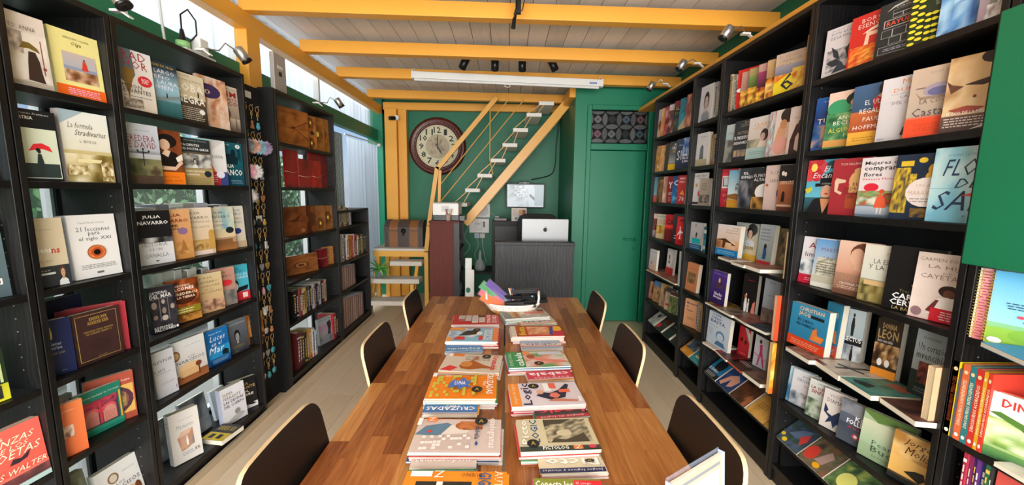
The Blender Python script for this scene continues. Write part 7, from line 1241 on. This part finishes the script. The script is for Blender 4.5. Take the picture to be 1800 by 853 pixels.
# ================================================================ counter, computer, wall things
t = thing('counter', 'dark grained wooden counter in front of the computer', 'counter', (.27, 3.72, 0))
MB().box((-.37, -.02, 0), (.385, .01, 1.0)).obj('front_panel', COUNTER, t, bevel=.002); MB().box((-.375, -.03, 1.0), (.39, .09, 1.03)).obj('ledge', COUNTER, t, bevel=.003)
for x in (-.37, .36): MB().box((x, .01, 0), (x + .025, .55, .73)).obj('side_panel', SHELF, t)
MB().box((-.37, .01, .73), (.385, .55, .75)).obj('desk_top', SHELF, t)
t = thing('computer', 'silver all-in-one computer seen from behind on the counter', 'computer', (.40, 3.98, .7505))
ALU = mat('aluminium', '8e9092', .45, .7)
sh = MB(); vs = []
sh.prism([Vector((x, -.008, z)) for x, z in rrect(.475, .40, .012, 4, -.2375, .085)], (0, .02, 0)); sh.obj('screen_housing', ALU, t, bevel=.003)
MB().box((-.06, .0, .0), (.06, .15, .006)).bar((0, .10, .0), (0, .0, .25), .10, .006).obj('stand', ALU, t)
A_ = Art(lambda u, v, l: (u * .022, -.0095 - l, .375 + v * .026), .0003)
A_.ell(-.28, 0, .62, .78, hexc('0c0c0e'), 20); A_.ell(.28, 0, .62, .78, hexc('0c0c0e'), 20); A_.ell(0, -.1, .75, .72, hexc('0c0c0e'), 20); A_.ell(1.0, .12, .33, .38, hexc('b4b6b8'), 16); A_.ell(0, -1.0, .18, .2, hexc('b4b6b8'), 10); A_.ell(.14, 1.08, .14, .34, hexc('0c0c0e'), 10, -.6)
A_.mb.obj('emblem', INKM, t)
t = thing('office_chair', 'black office chair behind the silver computer', 'chair', (.36, 4.42, 0))
sh = MB(); sh.prism([Vector((x, 0, z)) for x, z in rrect(.46, .56, .10, 6, -.23, .70)], (0, .05, 0)); sh.obj('backrest', mat('black_mesh', '0d0e10', .7), t, bevel=.01)
MB().box((-.22, -.40, .44), (.22, .03, .50)).obj('seat', MATS['black_mesh'], t, bevel=.02); MB().tube([(0, -.2, .05), (0, -.2, .44)], .025, 10).obj('column', BLACK, t); MB().bar((0, .03, .46), (0, .06, .8), .06, .02).obj('back_bracket', BLACK, t)
for k in range(5): an = k * 1.2566 + .3; MB().tube([(0, -.2, .08), (.26 * math.cos(an), -.2 + .22 * math.sin(an), .05)], .016, 6).sphere((.26 * math.cos(an), -.2 + .22 * math.sin(an), .027), .027, 8).obj('leg', BLACK, t)
t = thing('drawer_cabinet', 'black cabinet against the green wall behind the counter', 'cabinet', (.19, 5.12, 0))
MB().box((-.36, -.22, 0), (.33, .22, 1.14)).obj('cabinet_body', mat('matt_black', '121214', .6), t, bevel=.004)
for z in (.72, .34): MB().box((-.33, -.228, z), (-.02, -.221, z + .36)).obj('drawer_front', mat('soft_black', '1b1b1e', .5), t, bevel=.003)
MB().box((0, -.228, .34), (.31, -.221, 1.08)).obj('cabinet_door', MATS['soft_black'], t, bevel=.003)
t = thing('router', 'small black router on the left of the black cabinet', 'router', (-.08, 5.0, 1.1405)); MB().box((-.07, -.05, 0), (.09, .05, .035)).obj('router_body', BLACK, t, bevel=.004); MB().box((.05, -.052, .008), (.08, -.0502, .018)).obj('red_light', mat('red_led', 'c02030', .4), t); MB().box((-.06, -.04, .036), (-.01, .0, .06)).obj('adapter', BLACK, t)
t = thing('printed_card', 'printed white card standing below the wall monitor', 'card', (.07, 4.93, 1.1405), rot=(-.15, 0, .05)); MB().box((0, 0, 0), (.19, .003, .165)).obj('card', INK if False else WHITE, t)
A_ = Art(lambda u, v, l: (u * .19, -.0004 - l, v * .165)); A_.draw('R|0 0 1 1|d0c8c0;R|.45 .1 .95 .9|b8b0a8;R|.5 .55 .68 .85|d89040;R|.72 .55 .92 .85|8a4c30;R|.5 .15 .68 .45|c86c34;R|.72 .15 .92 .45|b89060;L|.05 .4 .4 .9 6|999;E|.3 .2 .1 .1|48a', 3); A_.mb.obj('card_print', INKM, t)
t = thing('cash_drawer', 'low black box right of the printed card', 'box', (.42, 5.1, 1.1405)); MB().box((-.12, -.1, 0), (.11, .1, .07)).obj('box_body', BLACK, t, bevel=.004); MB().box((-.01, -.102, .03), (.01, -.1, .055)).obj('paper_slip', WHITE, t)
t = thing('wall_monitor', 'black-framed monitor showing a grey camera picture on the green wall', 'monitor', (.265, 5.45, 1.45), rot=(.06, 0, 0))
MB().box((-.265, 0, -.165), (.265, .035, .17)).obj('frame', BLACK, t, bevel=.004)
SCN = mat('lit_screen', 'fff', .3); N_, L_, b_ = nodes(SCN); vc = N_.new('ShaderNodeVertexColor'); vc.layer_name = 'Col'; L_.new(vc.outputs[0], b_.inputs['Emission Color']); b_.inputs['Emission Strength'].default_value = .9; b_.inputs['Base Color'].default_value = (0, 0, 0, 1)
A_ = Art(lambda u, v, l: (-.25 + u * .5, -.0006 - l, -.148 + v * .303)); A_.draw('R|0 0 1 1|a0a8ac;N|0 0 1 1 2|8a9296 b0b8bc c8d0d4 a0a8ac;N|.2 .45 .55 .95 6|dce4e8 8c949c e8eef0 6c747c;P|.6 0 .55 .9 .7 1 .95 .1 .95 0|c8d0d4;P|.62 .6 .98 .1 .9 .05 .6 .5|70787c;R|.75 .05 1 1|a8b4b8;L|.02 .02 .3 .08 1|eee', 9); A_.mb.obj('screen', SCN, t)
MB().box((-.06, .03, .0), (.06, .24, .04)).obj('wall_bracket', BLACK, t); MB().box((-.10, .0, .165), (.06, .06, .195)).obj('webcam_mount', BLACK, t, bevel=.005); MB().box((-.03, -.003, .17), (.01, 0, .192)).obj('webcam_lens', mat('grey_metal', '888', .4), t)
t = thing('speaker_panel', 'upper white wall panel with a round grille', 'wall panel', (-.325, 5.698, 1.23)); MB().box((-.095, -.03, -.10), (.095, 0, .10)).obj('panel', WHITE, t, bevel=.01); MB().lathe([(0.0001, .001), (.07, .001), (.075, 0)], 28, M=Matrix.Translation((0, -.031, 0)) @ Matrix.Rotation(math.pi / 2, 4, 'X')).obj('grille', mat('grille_grey', 'cfd2d2', .5), t)
t = thing('fuse_box', 'lower white wall box with a small thermostat', 'fuse box', (-.385, 5.698, 1.015)); MB().box((-.145, -.05, -.105), (.145, 0, .105)).obj('box_body', WHITE, t, bevel=.008); MB().box((-.065, -.065, -.06), (.04, -.051, .06)).obj('thermostat', mat('warm_white', 'dcdad4', .4), t, bevel=.004); MB().box((-.05, -.0665, .02), (.02, -.0655, .035)).obj('display', mat('lcd', '8a9490', .3), t); MB().box((.055, -.056, -.02), (.085, -.051, .06)).obj('switch', mat('dark_grey', '444', .4), t)
for x, c, lab in ((-.42, 'a8b8e0', 'left'), (-.34, 'd8d4c8', 'right')):
    t = thing('wall_socket', f'{lab} one of the two sockets under the white wall box', 'socket', (x, 5.698, .865)); MB().box((-.035, -.012, -.035), (.035, 0, .035)).obj('plate', WHITE, t, bevel=.004); MB().box((-.02, -.035, -.02), (.02, -.0125, .02)).obj('plug', mat('plug_' + lab, c, .4), t, bevel=.003)
CAB = mat('white_cable', 'c8cccc', .5)
def cable(pts, r_, m_, lab):
    P_ = [Vector(p) for p in pts]; out = []
    for i in range(len(P_) - 1):
        p0, p1, p2, p3 = P_[max(i - 1, 0)], P_[i], P_[i + 1], P_[min(i + 2, len(P_) - 1)]
        for k in range(6):
            u_ = k / 6; out.append(.5 * ((2 * p1) + (p2 - p0) * u_ + (2 * p0 - 5 * p1 + 4 * p2 - p3) * u_ ** 2 + (3 * p1 - p0 - 3 * p2 + p3) * u_ ** 3))
    out.append(P_[-1]); return tag(MB().tube(out, r_, 6).obj('cable', m_), lab, 'cable')
cable([(-.34, 5.668, .84), (-.33, 5.67, .7), (-.30, 5.67, .55), (-.28, 5.67, .46)], .005, CAB, 'white cable hanging from the right wall socket')
cable([(-.42, 5.668, .84), (-.40, 5.67, .72), (-.45, 5.67, .6), (-.42, 5.67, .48)], .004, CAB, 'white cable hanging from the left wall socket')
cable([(-.53, 5.68, 1.0), (-.60, 5.68, .85), (-.52, 5.68, .7), (-.62, 5.68, .55), (-.6, 5.68, .4)], .004, CAB, 'thin white cable curling left of the white wall box')
cable([(.735, 5.60, 2.55), (.70, 5.66, 2.2), (.69, 5.67, 1.9), (.62, 5.67, 1.75), (.35, 5.62, 1.68)], .007, BLACK, 'black cable running down the green wall corner to the monitor')
cable([(-.22, 5.68, 1.2), (-.1, 5.55, 1.14), (-.04, 5.3, 1.16)], .003, CAB, 'thin white cable from the wall panel to the router')
t = thing('side_table', 'low black table under the wall sockets', 'table', (-.33, 5.42, 0)); MB().box((-.20, -.22, .40), (.20, .22, .43)).obj('tabletop', MATS['matt_black'], t)
for x in (-.18, .16):
    for y in (-.2, .18): MB().box((x, y, 0), (x + .02, y + .02, .40)).obj('leg', MATS['matt_black'], t)
t = thing('carafe', 'clear glass carafe on the low black table', 'carafe', (-.35, 5.32, .4305)); MB().lathe([(0.001, .003), (.07, .003), (.078, .04), (.06, .11), (.022, .16), (.02, .22), (.026, .235)], 24).obj('glass_body', mat('clear_glass', 'dfe8ea', .05, alpha=.35), t); MB().lathe([(0.001, .24), (.018, .24), (.012, .27), (0.001, .275)], 12).obj('stopper', MATS['clear_glass'], t)
t = thing('sign_board', 'white board with a green roundel leaning beside the mahogany cabinet', 'board', (-.425, 4.16, .0), rot=(-.05, 0, 0)); MB().box((0, 0, 0), (.085, .008, .66)).obj('board', WHITE, t); A_ = Art(lambda u, v, l: (u * .085, -.0004 - l, v * .66)); A_.draw('E|.25 .66 .3 .045|1c7458'); A_.mb.obj('board_print', INKM, t)
t = thing('sign_board', 'plain white board standing behind the green roundel board', 'board', (-.44, 4.20, .0), rot=(-.05, 0, 0)); MB().box((0, 0, 0), (.07, .006, .78)).obj('board', WHITE, t)
t = thing('security_camera', 'small white and black security camera on the yellow post', 'camera', (-1.50, 5.48, 2.47)); MB().tube([(0.02, .015, 0), (0.02, -.05, 0)], .032, 12).obj('camera_base', WHITE, t); MB().tube([(0, -.05, -.01), (-.045, -.10, -.02)], .026, 12).sphere((-.045, -.10, -.02), .027, 12).obj('camera_head', BLACK, t)
# ================================================================ projection screen, spotlights, hanging cable
t = thing('projection_screen', 'rolled white projection screen hanging across the ceiling', 'projection screen', (0, 4.155, 2.60), rot=(0, .026, 0))
MB().box((-.965, -.03, .0), (.965, .03, .068)).obj('housing', WHITE, t, bevel=.008); MB().box((-.94, -.02, -.022), (.93, .0, -.001)).obj('bottom_bar', mat('bar_white', 'dcdcdc', .4), t, bevel=.003)
for x in (-.968, .953): MB().box((x, -.034, -.004), (x + .016, .034, .072)).obj('end_cap', WHITE, t, bevel=.003)
for x in (-.95, .94): MB().tube([(x + .012 * math.cos(a * .785), 0, .085 + .014 * math.sin(a * .785)) for a in range(9)], .003, 6).obj('hook', WHITE, t)
MB().tube([(.03 * math.cos(a * .4488), -.02, -.034 + .014 * math.sin(a * .4488)) for a in range(15)], .003, 6).obj('pull_loop', WHITE, t)
A_ = Art(lambda u, v, l: (.83 + u * .07, -.0305 - l, .018 + v * .018)); A_.draw('R|0 0 1 1|2850a0;B|XXXXX|.1 .2 .9 .8|cde'); A_.mb.obj('maker_label', INK, t)
for i, (px, py, tilt, lab) in enumerate(((816, 111, .45, 'leftmost of the four black ceiling spotlights'), (870, 113, 0, 'second from left of the four black ceiling spotlights'), (918, 114, 0, 'third from left of the four black ceiling spotlights'), (972, 114, -.45, 'rightmost of the four black ceiling spotlights'))):
    p = on(px, py, 1, 3.80); t = thing('spotlight', lab, 'spotlight', p, rot=(0, tilt, 0), group='black spotlights behind the second beam')
    MB().lathe([(0.001, .055), (.036, .055), (.036, -.055), (.031, -.055), (.029, -.03), (0.001, -.03)], 20).obj('lamp_head', BLACK, t)
    MB().lathe([(0.001, -.04), (.028, -.04)], 16).obj('lens', mat('spot_lens', '888888', .2), t); MB().tube([(0, 0, .05), (-math.sin(tilt) * .06, 0, .12)], .008, 8).obj('mount', BLACK, t)
struct(MB().box((-.6, 3.79, 2.765), (.6, 3.82, 2.785)).obj('trim_13', BLACK))
t = thing('cable_cluster', 'black cables and plug dangling from the ceiling at top centre', 'cable', on(910, 8, 1, 2.55))
o = t.location
def w2(px, py, y=2.55): q = on(px, py, 1, y) - o; return q
MB().tube([w2(905, -60), w2(907, -10), w2(908, 12), w2(904, 24), w2(906, 34)], .004, 6).obj('cable', BLACK, t)
MB().tube([w2(918, -60), w2(922, 0), w2(918, 18), w2(911, 22), w2(906, 15)], .003, 6).obj('cable', BLACK, t)
MB().box(tuple(w2(906, 22)), tuple(w2(916, -8, 2.58))).obj('connector_box', BLACK, t)
MB().tube([w2(907, 26), w2(904, 34), w2(902, 50)], [.006, .012, .014], 10).obj('plug', BLACK, t)
t = thing('junction_box', 'small yellow painted junction box with conduit on the second beam', 'junction box', (0, 3.57, 2.69)); MB().box((-.03, -.012, -.035), (.03, .008, .035)).obj('box_body', YEL, t, bevel=.003); MB().box((.03, -.006, .015), (1.35, .004, .03)).obj('conduit', YEL, t)
MB().tube([(.0, -.012, -.03), (-.02, -.016, -.05), (0, -.012, -.02), (.06, -.014, .0), (.04, -.012, .04)], .002, 5).obj('wire', YEL, t)
# ================================================================ clip lamps
def clip_lamp(clamp, head, aim, lab, mid=None, side=1):
    t = thing('clip_lamp', lab, 'lamp', clamp, group='chrome clip lamps along the shelf tops'); c = Vector(clamp); h = Vector(head) - c
    mid_ = [Vector(m_) - c for m_ in (mid or [])]
    MB().tube([Vector((0, 0, .01))] + mid_ + [h], .004, 8).obj('arm', CHROME, t)
    d = (Vector(aim)).normalized(); q = d.to_track_quat('-Z', 'Y').to_matrix().to_4x4()
    MB().lathe([(0.001, .04), (.024, .04), (.027, .034), (.027, -.04), (.024, -.04)], 20, M=Matrix.Translation(h) @ q).obj('lamp_head', CHROME, t)
    MB().lathe([(.0275, -.03), (.029, -.041), (.022, -.041), (.001, -.035)], 20, M=Matrix.Translation(h) @ q).obj('lamp_rim', BLACK, t)
    MB().box((-.02, -.014, -.004), (.03, .014, .006)).bar((.02, 0, .0), (.055, 0, -.025), .02, .006).obj('clamp', WHITE, t)
    return t
def X_(px, py, x): return on(px, py, 0, x)
clip_lamp(X_(352, 88, -1.60), X_(426, 97, -1.50), (.5, .25, -.8), 'chrome clip lamp on the shelf top left of the yellow post', [X_(385, 89, -1.56), X_(396, 76, -1.53)])
clip_lamp(X_(555, 181, -1.60), X_(596, 181, -1.50), (.5, .2, -.8), 'chrome clip lamp above the leather journals', [X_(575, 181, -1.58), X_(580, 171, -1.55)])
clip_lamp(X_(206, 20, -1.62), X_(206, -6, -1.5), (.5, .1, -.8), 'clip lamp above the narrow left bay, cut by the picture top', [X_(212, 0, -1.58)])
clip_lamp(X_(1309, 60, 1.42), X_(1277, 58, 1.30), (-.5, .1, -.8), 'chrome clip lamp above the red slipcase', [X_(1303, 46, 1.38)])
clip_lamp(X_(1224, 112, 1.42), X_(1198, 115, 1.31), (-.5, .1, -.8), 'chrome clip lamp above the narrow right bay', [X_(1218, 104, 1.38)])
clip_lamp(X_(1168, 148, 1.42), X_(1144, 152, 1.32), (-.5, .1, -.8), 'chrome clip lamp above the far right bookcase', [X_(1162, 140, 1.38)])
# plug adapter and cables on the left shelf top
p = on(322, 84, 0, -1.66); p = Vector((-1.66, p.y, 2.1805)); t = thing('plug_adapter', 'white and green plug adapter with a black plug on the left shelf top', 'adapter', p)
MB().box((-.03, -.02, 0), (.03, .19, .03)).obj('strip_body', WHITE, t, bevel=.004); MB().lathe([(0.001, .031), (.03, .031), (.03, .06), (0.001, .06)], 16, M=Matrix.Translation((0, .0, 0))).obj('green_base', mat('pale_green_plastic', '9ad48c', .4), t)
MB().box((-.02, .08, .031), (.03, .14, .11)).obj('charger', WHITE, t, bevel=.005); MB().tube([(0, 0, .06), (0, 0, .12)], [.018, .008], 10).obj('plug', BLACK, t)
MB().tube([(0, 0, .12), (0, .0, .19), (.0, .05, .235), (0, .10, .2), (0, .10, .13), (0, .04, .065)], .004, 8).obj('cable', BLACK, t)
cable([(-1.66, on(282, 30, 0, -1.66).y, 2.75), (-1.66, on(282, 30, 0, -1.66).y, 2.4), (-1.66, on(284, 40, 0, -1.66).y + .01, 2.185)], .006, CAB, 'white cable dropping to the left shelf top beside the plug adapter')
p = Vector((-1.64, 2.97, 2.1805)); t = thing('metal_panel', 'upright grey metal panel box on the shelf top right of the keyring board', 'panel', p); MB().box((-.02, -.075, 0), (.01, .075, .27)).obj('panel_body', mat('satin_grey', 'b0aeac', .4, .3), t, bevel=.003)
MB().box((.0105, -.035, .17), (.012, .03, .19)).obj('slot', WHITE, t); MB().box((.0105, -.02, .12), (.013, .015, .15)).obj('switch', BLACK, t)
# ================================================================ keyrings
GOLD = mat('gold_metal', 'e0b878', .35, .55); SILV = mat('silver_metal', 'd8d8dc', .3, .5)
def torus_pts(r_, n=10): return [(0.004, r_ * math.cos(2 * math.pi * k / n), r_ * math.sin(2 * math.pi * k / n)) for k in range(n + 1)]
ring_me = MB().tube([(p[0], p[1], p[2] - .014) for p in torus_pts(.014)], .0016, 5).mesh('ring', GOLD); hook_me = MB().tube([(-.008, 0, .006), (.012, 0, 0), (.014, 0, .006)], .0015, 5).mesh('peg', CHROME)
clasp_me = MB().tube([(.004, 0, -.028), (.004, .006, -.036), (.004, .005, -.046), (.004, 0, -.052), (.004, -.006, -.044), (.004, -.004, -.034), (.004, 0, -.028)], .0018, 5).tube([(.004, 0, -.052), (.004, 0, -.066)], .002, 5).mesh('clasp', GOLD)
def charm(kind):
    m = MB()
    T_ = Matrix.Translation((.005, 0, -.082)) @ Matrix.Rotation(math.pi / 2, 4, 'Y')
    if kind == 0: m.lathe([(0.001, -.003), (.015, -.003), (.016, 0), (.015, .003), (0.001, .003)], 16, M=T_)
    elif kind == 1: m.sphere((.005, 0, -.078), .008, 8).sphere((.005, 0, -.092), .012, 10, sc=(.8, 1, 1.1)).sphere((.005, .008, -.086), .004, 6).sphere((.005, -.008, -.086), .004, 6)
    elif kind == 2: m.prism([Vector((.001, y, z)) for y, z in ((-.006, -.066), (.006, -.066), (.006, -.086), (.016, -.092), (.016, -.102), (-.006, -.102))], (.007, 0, 0))
    elif kind == 3: m.lathe([(0.001, .016), (.005, .014), (.005, .008), (.008, .004), (.008, -.018), (0.001, -.018)], 10, M=Matrix.Translation((.005, 0, -.084)))
    elif kind == 4: m.prism([Vector((.002, y, z)) for y, z in ((0, -.070), (.008, -.065), (.015, -.071), (.012, -.084), (0, -.1), (-.012, -.084), (-.015, -.071), (-.008, -.065))], (.006, 0, 0))
    else: m.sphere((.005, 0, -.074), .007, 8).prism([Vector((.002, y, z)) for y, z in ((-.004, -.078), (.004, -.078), (.013, -.104), (-.013, -.104))], (.006, 0, 0))
    return m
CHR = ['d8d4d0', 'c8a050', 'c0c0c4', 'd04040', 'e8e4e0', 'b87c4c', '58b0c0', 'e8a8b0', '2c2c30', 'e0dcd8']; CM = {}
def fur(c, c2=None):
    m = MB(); rr = random.Random(3); m.sphere((0, 0, 0), .026, 12, 0, hexc(c))
    for k in range(520):
        v = Vector((rr.gauss(0, 1), rr.gauss(0, 1), rr.gauss(0, 1))).normalized(); n_ = v.orthogonal().normalized() * .0022; L_ = rr.uniform(.034, .042)
        cc = hexc(c2 if (c2 and v.y > .0) else c); cc = lerp(cc, (1, 1, 1), rr.random() * .2); m.add([v * .022 + n_, v * .022 - n_, v * L_ + Vector((rr.uniform(-.004, .004),) * 3)], [(0, 1, 2)], 0, cc)
    return m
FUR = inkmat('soft_fur', .9)
rowsY = [183, 231, 276, 319, 360, 403, 442, 483, 521, 556, 596, 633]
CHN = ['round medallion', 'little bear', 'small boot', 'tiny bottle', 'heart', 'bell-shaped figure']
COLN = {'d8d4d0': 'silver white', 'c8a050': 'gold', 'c0c0c4': 'silver', 'd04040': 'red', 'e8e4e0': 'white', 'b87c4c': 'bronze', '58b0c0': 'turquoise', 'e8a8b0': 'pink', '2c2c30': 'black', 'e0dcd8': 'pearl'}
XK = -1.663; rr = random.Random(12); POM = {(1, 0): ('77747c', None, 'grey'), (1, 1): ('d8a888', 'e8a8b0', 'apricot and pink'), (1, 2): ('88c0d0', None, 'pale blue'), (1, 3): ('b094c0', None, 'lilac'), (2, 0): ('e8a8b8', None, 'pink'), (2, 1): ('f0ecec', None, 'white'), (3, 0): ('e8e4e4', '8a8a90', 'white and grey')}
for i, py in enumerate(rowsY):
    for j in range(4):
        Y = 2.53 + j * .062; z = solve(lambda Z: proj((XK, 2.62, Z))[1], 0, 2.3, py); kind = rr.randrange(6); c = rr.choice(CHR); pm = POM.get((i, j))
        ch = f'{COLN[c]} {CHN[kind]}' if not pm else f'{pm[2]} pompom'
        t = thing('keyring', f'keyring with a {ch}, {ORD[i]} row down, {ORD[j]} from left', 'keyring', (XK, Y, z), group='keyrings hanging on the black display board')
        for nm, me in (('peg', hook_me), ('ring', ring_me), ('clasp', clasp_me)):
            o = bpy.data.objects.new(nm, me); COL.objects.link(o); o.parent = t
            o.scale = (1.2, 1.35, 1.3)
        if pm:
            fo = fur(pm[0], pm[1]).obj('pompom', FUR, t, (.04, .0, -.095)); fo.scale = (1.25,) * 3
        else:
            if (kind, c) not in CM: CM[(kind, c)] = charm(kind).mesh('charm', mat('enamel_' + c, c, .25, .4 if c in ('c8a050', 'c0c0c4', 'd8d4d0') else 0))
            o = bpy.data.objects.new('charm', CM[(kind, c)]); COL.objects.link(o); o.parent = t; o.scale = (1.2, 1.4, 1.4)
